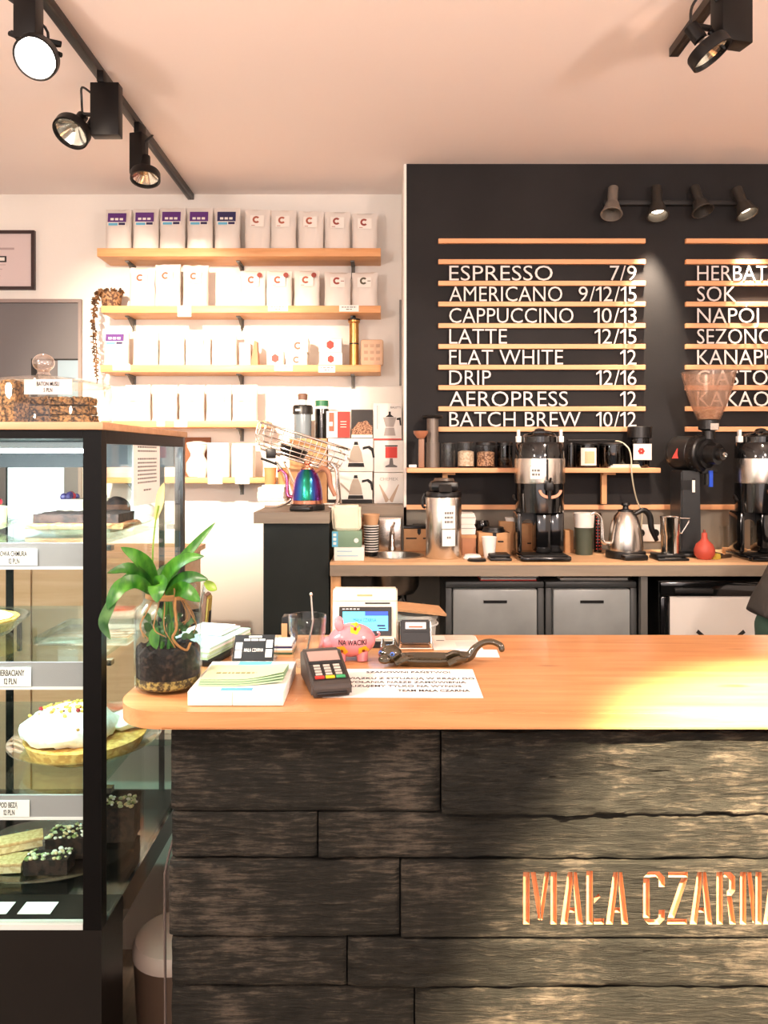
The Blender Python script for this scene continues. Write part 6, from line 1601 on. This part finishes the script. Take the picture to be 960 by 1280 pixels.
# leaflet block
bxa, bxb, by0, by1 = -.366, -.186, 1.442, 1.655
t = thing('leaflet_block', 'thick white block of leaflets with mint green cards lying on top', 'leaflets', ((bxa+bxb)/2, (by0+by1)/2, z))
w_, d_ = (bxb-bxa)/2, (by1-by0)/2
b = B(); b.box((-w_, -d_, .0005), (-.006, d_, .027), .001); obj('leaflet_stack', b, M_card, t)
b = B(); b.box((-.0055, -d_, .0005), (w_, d_, .027), .001); obj('leaflet_stack', b, M_card, t)
b = B(); b.mi = 0; b.box((-.03, d_-.055, .0271), (.04, d_-.004, .0277)); b.mi = 1; b.box((-w_+.01, d_-.066, .0271), (.0, d_-.059, .0276)); b.box((.02, d_-.068, .0271), (w_-.01, d_-.060, .0276)); b.mi = 0; b.box((-.03, -d_+.006, .0271), (.03, -d_+.022, .0276))
obj('cover_print', b, [M_cyan, M_rust], t, sm=0)
M_mint = mat('mint_card', rgb(176, 208, 170), .7); M_mint2 = mat('pale_mint_card', rgb(206, 224, 186), .7)
for i in range(4):
    t2 = None
    b = B(); n = 16; vs = []; fs = []; y0, y1 = -d_+.030+i*.007, d_-.062
    xa, xb = -w_+.012, w_-.008
    for k in range(n+1):
        u = k/n; xx = xa+(xb-xa)*u; lift = .010*max(0, u-.55)**1.5*3.2*(.4+i*.2)
        for yy in (y0+.035*max(0, u-.45), y1):
            zz = .0282+i*.0022+lift*(1 if yy < 0 else .35); vs += [(xx, yy, zz), (xx, yy, zz+.0012)]
    for k in range(n):
        a = k*4; c = a+4
        fs += [(a+1, c+1, c+3, a+3), (a, a+2, c+2, c), (a, c, c+1, a+1), (a+2, a+3, c+3, c+2)]
    fs += [(0, 1, 3, 2), (n*4, n*4+2, n*4+3, n*4+1)]
    b._add(vs, fs)
    o = obj('mint_card', b, M_mint2 if i == 3 else M_mint, t, sm=60)
b = B(); rr = random.Random(2); xx = -.055
while xx < .055: e = rr.uniform(.004, .009); b.box((xx, -.018, .0362), (xx+e, -.011, .0366)); xx += e+.003
obj('card_print', b, mat('olive_print', rgb(150, 150, 90), .7), t, sm=0)

# card holder with black card
cx, cy = fc(316, 830)
t = thing('card_holder', 'clear slanted holder with black shop cards behind the leaflet block', 'card holder', (cx, cy, z), .03)
b = B(); b.box((-.050, .0, .0005), (.050, .075, .004)); b.prism([(.0, .0045), (.004, .0045), (.050, .052), (.046, .054)], -.052, .052, 'yz'); b.prism([(.02, .0045), (.075, .0045), (.052, .052)], -.052, -.049, 'yz'); b.prism([(.02, .0045), (.075, .0045), (.052, .052)], .049, .052, 'yz'); obj('holder', b, M_tumb, t, sm=0)
ang = math.atan2(.048, .046)
T = Matrix.Translation((0, -.0008, .0062)) @ Matrix.Rotation(ang-PI/2, 4, 'X')
cd = obj('black_card', B(), M_ink, t, sm=0)
bm = B(); bm.M = T; bm.box((-.046, -.0025, .0), (.046, -.0009, .066)); 
me = bpy.data.meshes.new('c'); bm.bm.to_mesh(me); bm.bm.free(); me.materials.append(M_ink); cd.data = me
b = B(); b.M = T
for x0, x1, z0, z1 in ((-.042, -.027, .028, .046), (-.042, -.027, .006, .026), (-.024, -.010, .050, .055), (-.008, .008, .050, .055), (.010, .024, .050, .055), (.027, .042, .032, .052), (.027, .042, .008, .028), (-.014, .016, .058, .063)): b.box((x0, -.0032, z0), (x1, -.0026, z1))
obj('card_picture', b, M_card, cd, sm=0)
tx = text_bm('MAŁA CZARNA', .0085, .044, .0004, .01, 'C')
for v in tx.verts: v.co = T @ Vector((v.co.x, v.co.y-.0027, v.co.z+.022))
obj('lettering', tx, M_card, cd, sm=0)

# mint papers on a black clipboard behind the jar
t = thing('paper_tray', 'black clipboard with a pile of mint and white papers behind the plant jar', 'papers', (-.415, 1.85, z), -.28)
b = B(); b.box((-.070, -.13, .0005), (.070, .085, .014), .002); obj('clipboard', b, M_black, t)
for i in range(5):
    b = B(); d = rn.uniform(-.004, .004); b.box((-.066+d, -.124+d, .0145+i*.0055), (.066+d, .083, .0195+i*.0055)); obj('paper_sheet', b, [M_mint, mat('pale_aqua_paper', rgb(190, 220, 210), .7), M_mint, M_paper, mat('aqua_paper', rgb(180, 216, 206), .7)][i], t, sm=0)
b = B(); b.box((-.064, -.02, .043), (.04, .08, .046)); b.box((-.062, -.018, .0465), (.03, .075, .050)); obj('white_note', b, M_paper, t, sm=0)
b = B(); b.box((-.10, .09, .0005), (-.0, .14, .0006));
t = thing('sticky_note', 'bright green sticky note pad at the back edge of the counter', 'note', (X(297, 1.97), 1.965, z), .1)
b = B(); b.prism([(-.020, .0005), (.020, .003), (.022, .024), (-.016, .018)], 0, .006); obj('pad', b, mat('neon_green_paper', rgb(160, 224, 50), .7), t, sm=0)
# upright brown folder and steel tongs behind jar
t = thing('brown_folder', 'thin brown upright menu folder behind the plant jar', 'folder', (X(263, 2.06), 1.985, z))
b = B(); b.prism([(-.012, .0005), (.004, .0005), (.014, .112), (.006, .116)], -.03, .02); obj('cover', b, mat('brown_leather', rgb(112, 76, 60), .5), t, sm=0)
b = B(); b.prism([(.0045, .0005), (.010, .0005), (.018, .104), (.0145, .110)], -.028, .018); obj('pages', b, mat('olive_pages', rgb(150, 130, 60), .6), t, sm=0)
t = thing('steel_tongs', 'steel serving tongs standing in a dark cup behind the plant jar', 'tongs', (-.470, 1.988, z))
b = B(); b.lathe([(0, .0005), (.024, .0005), (.027, .07), (.024, .07), (.021, .005), (0, .005)], seg=24); obj('cup', b, M_black, t)
b = B(); b.tube([(-.006, 0, .006), (.0, 0, .10), (.012, 0, .15)], .0032); b.tube([(.006, 0, .006), (.006, 0, .1), (.012, 0, .152)], .0032); obj('tongs', b, M_chrome, t)
# small pile right of the card holder, small black box
t = thing('small_booklets', 'small pile of coloured booklets beside the drinking glass', 'booklets', (X(352, 1.83), 1.85, z))
for i, mm in enumerate((mat('dark_green_cover', rgb(60, 84, 56), .5), M_oak2, M_paper, M_navy, M_card)):
    b = B(); b.box((-.032+.002*i, -.035, .0005+i*.0048), (.03-.001*i, .035, .005+i*.0048)); obj('booklet', b, mm, t, sm=0)
t = thing('black_cup_caddy', 'small black upright caddy behind the drinking glass', 'caddy', (X(362, 1.94), 1.945, z))
b = B(); b.box((-.018, -.02, .0005), (.018, .02, .066), .003); obj('caddy', b, M_black, t)
b = B(); b.box((-.0185, -.0215, .012), (-.004, -.0203, .05)); obj('paper_strip', b, M_kraft, t, sm=0)

# tumbler with spoon
gx_, gy_ = X(384, 1.72), 1.722
t = thing('drinking_glass', 'clear faceted drinking glass with straw spoon beside the piggy bank', 'glass', (gx_, gy_, z))
b = B(); b.lathe([(0, .0005), (.029, .0005), (.031, .004), (.0335, .04), (.036, .068), (.0405, .074), (.0425, .112), (.040, .112), (.038, .076), (.0335, .068), (.030, .03), (.027, .012), (0, .010)], seg=40)
for v in b.bm.verts:
    r = math.hypot(v.co.x, v.co.y)
    if .003 < v.co.z < .069 and r > .028:
        a = math.atan2(v.co.y, v.co.x); f = 1+.035*math.cos(a*10); v.co.x *= f; v.co.y *= f
obj('glass', b, M_tumb, t)
t = thing('bar_spoon', 'thin steel spoon handle leaning in the drinking glass', 'spoon', (gx_, gy_, z+.0125))
b = B(); b.tube([(-.004, 0, .0), (.012, .006, .085), (.007, .016, .142)], .0022, 8); b.ell((.007, .016, .144), (.004, .004, .005), 10, 7); obj('handle', b, M_steel, t)
b = B(); b.ell((-.006, 0, .006), (.006, .003, .0055), 10, 7); obj('bowl', b, M_steel, t)

# piggy bank
px_, py_ = fc(436, 833)
t = thing('piggy_bank', 'pink ceramic piggy bank with yellow flowers and black words', 'piggy bank', (px_, py_+.060, z), .05); t.scale = (.96,)*3
M_pink = mat('pink_glaze', rgb(232, 142, 150), .18, coat=.6)
def pig(p):
    q = p.copy(); u = q.x/.062
    if u < 0: q.z += .002*u; q.y *= (1-.25*u*u); q.z *= (1-.18*u*u)
    return q
b = B(); b.ell((.004, 0, .047), (.058, .044, .040), 40, 24, fn=pig); b.ell((-.050, -.003, .040), (.020, .018, .017), 20, 12)
for sx, sy in ((-.024, -.024), (.030, -.022), (-.024, .022), (.030, .022)): b.cyl((sx, sy*.8, .0005), (sx*.95, sy*.7, .022), .013, .015, 16)
body = obj('body', b, M_pink, t)
b = B(); T = Matrix.Rotation(-1.25, 4, 'Y'); b.lathe([(0, 0), (.015, 0), (.0165, .004), (.014, .007), (0, .007)], (-.066, -.003, .038), 20, T); obj('snout', b, M_pink, t)
for sy in (-.020, .018):
    b = B(); b.ell((-.026, sy, .086), (.011, .006, .015), 16, 10, Matrix.Rotation(-.3, 4, 'Y')); obj('ear', b, M_pink, t)
b = B(); b.tube(smooth([(.060, 0, .05), (.069, .003, .054), (.071, -.003, .062), (.066, 0, .064)], 10), .0025); obj('tail', b, M_pink, t)
def onpig(x, zz, extra=.0006):
    q = 1-((x-.004)/.058)**2-((zz-.047)/.040)**2
    y = -.044*math.sqrt(max(.02, q))
    if x < 0: y *= (1-.25*(x/.062)**2)
    return Vector((x, y-extra, zz))
M_yel = mat('yellow_glaze', rgb(246, 190, 40), .3); M_dot = mat('dark_red_dot', rgb(150, 40, 20), .4)
for fx, fz, fr in ((-.020, .028, .014), (.032, .028, .013), (.012, .079, .012)):
    b = B(); n = onpig(fx, fz)
    def disc(r, ex):
        P = [onpig(fx, fz, ex)]+[onpig(fx+r*math.cos(2*PI*k/20)*(1+.12*math.cos(5*2*PI*k/20)), fz+r*.9*math.sin(2*PI*k/20)*(1+.12*math.cos(5*2*PI*k/20)), ex) for k in range(20)]
        b._add(P, [(0, k+1, (k+1) % 20+1) for k in range(20)])
    b.mi = 0; disc(fr, .0009); b.mi = 1; disc(fr*.3, .0014); obj('flower', b, [M_yel, M_dot], t)
tx = text_bm('NA WACIKI', .0115, .066, .0006, .01, 'C')
bmesh.ops.subdivide_edges(tx, edges=[e for e in tx.edges if e.calc_length() > .004], cuts=2)
for v in tx.verts:
    e = v.co.y; v.co = onpig(v.co.x+.006, v.co.z+.044+.06*max(0, v.co.x)*.12, .0013-e)
obj('lettering', tx, M_ink, t, sm=0)

# card terminal
tx_, ty_ = -.118, 1.575
t = thing('card_terminal', 'dark card payment terminal with coloured keys in front of the piggy bank', 'card reader', (tx_, ty_, z), .24)
M_term = mat('terminal_grey', rgb(64, 58, 55), .4); 
b = B(); side = [(-.085, .0005), (.075, .0005), (.085, .052), (.06, .062), (.045, .060), (-.075, .030), (-.085, .022)]
b.prism([(p[0], p[1]) for p in side], -.040, .040, 'yz'); bmesh.ops.bevel(b.bm, geom=b.bm.edges[:], offset=.005, segments=3, affect='EDGES'); obj('body', b, M_term, t)
sl = math.atan2(.030, .120); T = Matrix.Translation((0, -.075, .0302)) @ Matrix.Rotation(sl, 4, 'X')
def tb(name, boxes, m, par=t):
    b = B(); b.M = T
    for a, c in boxes: b.box(a, c)
    return obj(name, b, m, par, sm=0)
tb('screen', [((-.032, .078, .0004), (.032, .118, .0014))], mat('rosy_screen', rgb(168, 138, 128), .15, coat=.5))
tb('screen_bar', [((-.034, .066, .0004), (.034, .076, .0012))], M_ink)
tb('keypad_plate', [((-.034, .004, .0004), (.034, .065, .0010))], mat('keypad_black', rgb(30, 28, 28), .4))
M_key = mat('grey_keys', rgb(190, 182, 172), .5)
for r_ in range(4):
    for c_ in range(3): tb('key', [((-.027+c_*.020, .020+r_*.011, .0011), (-.014+c_*.020, .0265+r_*.011, .0026))], M_key)
for c_, mm in enumerate((mat('red_key', rgb(196, 56, 48), .4), mat('yellow_key', rgb(222, 190, 40), .4), mat('green_key', rgb(60, 160, 104), .4))): tb('key', [((-.030+c_*.021, .007, .0011), (-.012+c_*.021, .0155, .003))], mm)
b = B(); b.box((-.03, -.091, .006), (.03, -.0855, .012), .001); obj('card_slot', b, M_black, t)

# paper notice lying on the counter
pa, pb_, pc, pd = (-.125, 1.492), (.197, 1.489), (.207, 1.690), (-.105, 1.694)
t = thing('counter_notice', 'white sheet with printed message lying on the counter before the cat tray', 'notice', (.04, 1.59, z), -.012)
b = B(); b.box((-.155, -.1, .0002), (.157, .1, .0008)); obj('sheet', b, M_paper, t, sm=0)
for body, dx, dy, al in (('SZANOWNI PAŃSTWO!', .015, .068, 'C'), ('W ZWIĄZKU Z SYTUACJĄ W KRAJU DO', .000, .022, 'C'), ('ODWOŁANIA NASZE ZAMÓWIENIA', -.004, -.005, 'C'), ('REALIZUJEMY TYLKO NA WYNOS', -.006, -.032, 'C'), ('TEAM MAŁA CZARNA', .135, -.062, 'R')):
    bm = text_bm(body, .0125, None, .0004, .012, al, .92 if al == 'C' else .8)
    obj('lettering', bm, M_ink, t, (dx, dy, .0009), sm=0, rot=(-PI/2, 0, 0))
b = B()

# cat shaped tray
cx_, cy_ = .103, 1.735
t = thing('cat_tray', 'shiny bronze tray shaped like a lying cat with curled tail', 'tray', (cx_, cy_, z), -.02); t.scale = (.87,)*3
M_cat = mat('bronze_glaze', rgb(62, 52, 32), .1, metal=.35, coat=1.0)
b = B(); n = 40; R1 = []
outer = [(.105*abs(math.cos(a))**.7*math.copysign(1, math.cos(a)), .040*math.sin(a)) for a in [2*PI*i/n for i in range(n)]]
def ringz(s, z0): return [(p[0]*s, p[1]*s, z0) for p in outer]
vs = ringz(.82, .0005)+ringz(1, .012)+ringz(1.03, .020)+ringz(.97, .0205)+ringz(.80, .007); fs = [tuple(range(n-1, -1, -1)), tuple(range(4*n, 5*n))]
for k in range(4):
    for i in range(n): j = (i+1) % n; fs.append((k*n+i, k*n+j, (k+1)*n+j, (k+1)*n+i))
b._add(vs, fs); obj('dish', b, M_cat, t)
b = B(); b.ell((-.098, -.010, .028), (.031, .027, .024), 24, 14); b.ell((-.112, -.034, .020), (.017, .013, .012), 16, 10)
for sx, sy in ((-.086, .008), (-.116, .002)): b.cyl((sx, sy, .042), (sx-.002, sy+.004, .064), .010, .0015, 12)
hd = obj('head', b, M_cat, t)
for ex, ey in ((-.122, -.022), (-.092, -.036)):
    b = B(); b.ell((ex, ey, .034), (.0062, .005, .0055), 14, 10); b.mi = 1; b.ell((ex-.001, ey-.0042, .0345), (.003, .002, .003), 10, 7); obj('eye', b, [mat('blue_eye', rgb(70, 110, 190), .1, coat=1), M_ink], hd)
b = B(); b.tube(smooth([(.085, .005, .016), (.108, .004, .020), (.122, .002, .040), (.142, 0, .055), (.166, 0, .058), (.186, -.004, .050), (.190, -.006, .041)], 30), [.016-.008*min(1, i/14) for i in range(30)], 14); b.ell((.190, -.006, .041), (.0082, .0082, .0082), 12, 8); obj('tail', b, M_cat, t)
for sx, sy in ((-.062, -.036), (.072, -.036), (.072, .030)):
    b = B(); b.tube(smooth([(sx+.02, sy*.6, .018), (sx, sy*.95, .020), (sx-.022, sy*1.04, .010)], 8), .009, 10); obj('paw', b, M_cat, t)

# fiscal cash register
rx, ry = X(456, 1.88), 1.885
t = thing('cash_register', 'cream fiscal cash register with a glowing blue display behind the piggy bank', 'cash register', (rx, ry, z))
b = B(); w_ = .0805
b.prism([(.0, .016), (.012, .0005), (.090, .0005), (.092, .115), (.070, .137), (.034, .137)], -w_, w_, 'yz'); bmesh.ops.bevel(b.bm, geom=b.bm.edges[:], offset=.004, segments=3, affect='EDGES')
obj('housing', b, M_cream, t)
b = B(); b.box((-w_+.006, -.008, .0005), (w_-.006, .012, .0145)); obj('base_gap', b, M_ink, t, sm=0)
lean = math.atan2(.034, .121); T = Matrix.Translation((0, 0, .016)) @ Matrix.Rotation(-lean, 4, 'X')
def rb(name, boxes, m, par=t, bev=0):
    b = B(); b.M = T
    for a, c in boxes: b.box(a, c, bev)
    return obj(name, b, m, par, sm=0)
rb('lid_seam', [((-w_+.001, -.0008, .096), (w_-.001, .0, .0972))], M_inkg)
rb('paper_slot', [((.0, -.0012, .089), (.062, .0, .0925))], M_ink)
rb('maker_mark', [((-.020, -.001, .108), (.018, .0, .1125))], mat('tan_print', rgb(190, 160, 110), .6))
scr = rb('display_bezel', [((-.064, -.003, .012), (.066, -.0005, .082))], M_blackg, t, .001)
rb('display', [((-.055, -.0042, .024), (.057, -.0031, .070))], mat('blue_display', rgb(70, 170, 230), .3, emit=rgb(90, 200, 255), es=.75), scr)
rb('display_header', [((.0, -.0050, .060), (.057, -.0043, .0705))], mat('dark_blue_display', rgb(20, 60, 150), .3, emit=rgb(30, 80, 190), es=.5), scr)
tx = text_bm('MAŁA CZARNA', .0085, .056, .0005, 0, 'C')
for v in tx.verts: v.co = T @ Vector((v.co.x, v.co.y-.0044, v.co.z+.045))
obj('lettering', tx, M_navy, scr, sm=0)
rb('display_digits', [((.030, -.0048, .034), (.050, -.0043, .038)), ((.034, -.0048, .028), (.052, -.0043, .031))], M_navy, scr)
rb('bezel_print', [((-.056+i*.009, -.0036, .075), (-.050+i*.009, -.0031, .0775)) for i in range(5)], M_card, scr)
# small black card box with wire stand
sx_, sy_ = X(519.5, 1.86), 1.868
t = thing('card_reader_stand', 'small black desk stand with a white label in a silver wire frame', 'card stand', (sx_, sy_, z))
b = B(); b.prism([(.0, .014), (.034, .012), (.046, .062), (.014, .068)], -.036, .036, 'yz'); bmesh.ops.bevel(b.bm, geom=b.bm.edges[:], offset=.003, segments=2, affect='EDGES'); obj('body', b, M_black, t)
T2 = Matrix.Translation((0, 0, .014)) @ Matrix.Rotation(-math.atan2(.014, .054), 4, 'X')
b = B(); b.M = T2; b.mi = 0; b.box((-.024, -.0012, .034), (.026, -.0002, .050)); b.mi = 1; b.box((-.016, -.0018, .037), (.018, -.0013, .041)); b.mi = 2; b.box((-.03, -.001, .026), (.03, -.0002, .028)); obj('label', b, [M_paper, M_rust, M_ink], t, sm=0)
b = B()
for s_ in (-.039, .039): b.tube([(s_, .05, .055), (s_, .03, .004), (s_, -.012, .004), (s_*.9, -.014, .016)], .0024, 8)
b.tube([(-.039, .03, .004), (.039, .03, .004)], .0024, 8); b.tube([(-.039, -.012, .004), (.039, -.012, .004)], .0024, 8); obj('wire_frame', b, M_chrome, t)
# flyers
t = thing('flyer_pile', 'thin pile of pale printed flyers on the counter right of the black stand', 'flyers', (X(568, 1.93), 1.925, z), .02)
for i in range(3):
    b = B(); d = .003*i; b.box((-.058+d, -.068, .0004+i*.0012), (.062-d, .070, .0014+i*.0012)); obj('flyer', b, M_paper if i < 2 else mat('blush_paper', rgb(232, 218, 206), .7), t, sm=0)
b = B(); b.mi = 0; b.box((-.02, .02, .0040), (.058, .064, .0044)); b.mi = 1; b.box((-.045, .01, .0040), (-.025, .016, .0044)); b.mi = 2; b.box((.0, -.05, .0040), (.05, -.005, .0044)); obj('print', b, [mat('blush_print', rgb(226, 196, 180), .7), M_inkg, mat('grey_print', rgb(206, 204, 196), .7)], t, sm=0)
b = B(); b.box((-.05, -.035, .0004), (.05, .035, .0012)); o = obj('loose_sheet', b, M_paper, None, (X(596, 1.83), 1.825, z), -.05, sm=0); tag(o, 'loose white sheet under the curled tail of the cat tray', 'paper')

# ================================================================== person bending behind the counter at the right edge
def skin_body(name, pts, edges, radii, m, parent=None, loc=(0,0,0), levels=2, rot=0):
    me = bpy.data.meshes.new(name); me.from_pydata(pts, edges, []); me.materials.append(m)
    o = bpy.data.objects.new(name, me); COL.objects.link(o)
    if parent: o.parent = parent
    o.location = loc
    md = o.modifiers.new('skin', 'SKIN'); md.use_smooth_shade = True
    sv = me.skin_vertices[0].data
    for i, r in enumerate(radii): sv[i].radius = (r, r) if not isinstance(r, tuple) else r; sv[i].use_root = (i == 0)
    s = o.modifiers.new('sub', 'SUBSURF'); s.levels = levels; s.render_levels = levels
    bpy.context.view_layer.update(); bake(o)
    for p in o.data.polygons: p.use_smooth = True
    return o
PX, PY = X(1000, 2.95), 2.98
t = thing('person', 'person in a dark top and green trousers leaning forward at the right edge', 'person', (PX, PY, 0))
M_skin = mat('skin', rgb(206, 156, 126), .5)
M_tr = mat('green_denim', rgb(62, 92, 78), .85, bump=.15, bscale=160, var=.12, vscale=14)
M_top = mat('dark_grey_knit', rgb(58, 54, 50), .9, bump=.2, bscale=180, var=.12, vscale=20)
# skeleton (x to the right, the person leans to the right over something out of the frame)
P = [(0, 0, .92), (.06, 0, 1.10), (.17, 0, 1.30), (.235, 0, 1.42), (.275, 0, 1.49), (.31, 0, 1.55), (.355, 0, 1.63), (.375, 0, 1.70)]
E = [(i, i+1) for i in range(7)]; Rd = [.12, .115, .125, .075, .052, .070, .090, .065]
for s_ in (-1, 1):
    n0 = len(P)
    P += [(.01, s_*.10, .80), (.03, s_*.11, .50), (-.03, s_*.115, .12), (-.03, s_*.115, .05), (.10, s_*.13, .035)]
    Rd += [.090, .058, .040, .042, .033]; E += [(0, n0), (n0, n0+1), (n0+1, n0+2), (n0+2, n0+3), (n0+3, n0+4)]
    n1 = len(P)
    P += [(.205, s_*.18, 1.37), (.27, s_*.225, 1.11), (.47, s_*.17, 1.04), (.52, s_*.165, 1.03)]
    Rd += [.052, .040, .029, .026]; E += [(3, n1), (n1, n1+1), (n1+1, n1+2), (n1+2, n1+3)]
    base = n1+3
    for k in range(4):
        q = P[base]; m0 = len(P); sp = (k-1.5)*.019; ln = (.062, .072, .068, .054)[k]
        P += [(q[0]+.045, q[1]+sp, q[2]-.008), (q[0]+.045+ln*.55, q[1]+sp*1.2, q[2]-.016), (q[0]+.045+ln*.85, q[1]+sp*1.2, q[2]-.016-ln*.4)]
        Rd += [.010, .0085, .007]; E += [(base, m0), (m0, m0+1), (m0+1, m0+2)]
    q = P[base]; m0 = len(P); P += [(q[0]+.015, q[1]-s_*.035, q[2]-.008), (q[0]+.045, q[1]-s_*.050, q[2]-.022)]; Rd += [.011, .009]; E += [(base, m0), (m0, m0+1)]
skin_body('body', P, E, Rd, M_skin, t)
def garment(name, tubes, m, voxel=.012):
    b = B()
    for pts, rr in tubes:
        n = 20; Q = smooth(pts, n); u = [i/(n-1)*(len(rr)-1) for i in range(n)]
        R2 = [rr[min(int(v), len(rr)-2)]*(1-(v-min(int(v), len(rr)-2)))+rr[min(int(v), len(rr)-2)+1]*(v-min(int(v), len(rr)-2)) for v in u]
        b.tube(Q, R2, 20)
    o = obj(name, b, m, t, sm=0)
    r = o.modifiers.new('r', 'REMESH'); r.mode = 'VOXEL'; r.voxel_size = voxel
    s2 = o.modifiers.new('s', 'SMOOTH'); s2.factor = .6; s2.iterations = 4
    bpy.context.view_layer.update(); bake(o)
    for p in o.data.polygons: p.use_smooth = True
    for v in o.data.vertices:
        q = v.co; v.co = q+Vector(noise.noise_vector(q*14))*.006
    return o
tr = garment('trousers', [([(.02, 0, 1.0), (-.002, 0, .90), (.0, 0, .82)], [.130, .148, .13])]+[([(0, s_*.085, .86), (.012, s_*.105, .70), (.03, s_*.11, .50), (-.03, s_*.115, .09)], [.105, .098, .080, .064]) for s_ in (-1, 1)], M_tr)
b = B(); b.tube(smooth([(-.118, -.07, .985), (-.126, -.08, .955), (-.122, -.085, .93)], 8), .007); obj('belt_loop', b, M_tr, tr)
garment('sweater', [([(-.03, 0, .915), (.05, 0, 1.10), (.165, 0, 1.30), (.262, 0, 1.462)], [.162, .152, .158, .070])]+[([(.20, s_*.12, 1.38), (.21, s_*.185, 1.34), (.27, s_*.225, 1.12), (.45, s_*.175, 1.045)], [.075, .068, .054, .040]) for s_ in (-1, 1)], M_top)
# hair and face
hc = Vector((.355, 0, 1.635)); fd = Vector((.92, 0, -.38)).normalized(); fu = Vector((.38, 0, .92)).normalized()
b = B(); b.ell(hc+fu*.02-fd*.012, (.105, .090, .108), 28, 16, fn=lambda p: p*(1+.03*noise.noise(p*60)))
bmesh.ops.delete(b.bm, geom=[v for v in b.bm.verts if (v.co-hc).dot(fd) > .035 and (v.co-hc).dot(fu) < .075], context='VERTS')
obj('hair', b, mat('brown_hair', rgb(60, 42, 32), .6, bump=.4, bscale=200), t)
for s_ in (-1, 1):
    b = B(); b.ell(hc+fd*.071+fu*.005+Vector((0, s_*.032, 0)), (.012, .012, .010), 12, 8); obj('eye', b, M_card, t)
    b = B(); b.ell(hc-fd*.005+Vector((0, s_*.092, 0)), (.016, .009, .028), 12, 8); obj('ear', b, M_skin, t)
b = B(); b.ell(hc+fd*.092-fu*.022, (.014, .013, .02), 12, 8); obj('nose', b, M_skin, t)
b = B(); b.ell(hc+fd*.078-fu*.055, (.012, .024, .006), 12, 8); obj('mouth', b, M_red, t)
for s_ in (-1, 1):
    b = B(); b.rough((-.075, s_*.125-.045, .001), (.165, s_*.125+.045, .075), .02, .002, 3, 20, .018); obj('shoe', b, M_black, t)
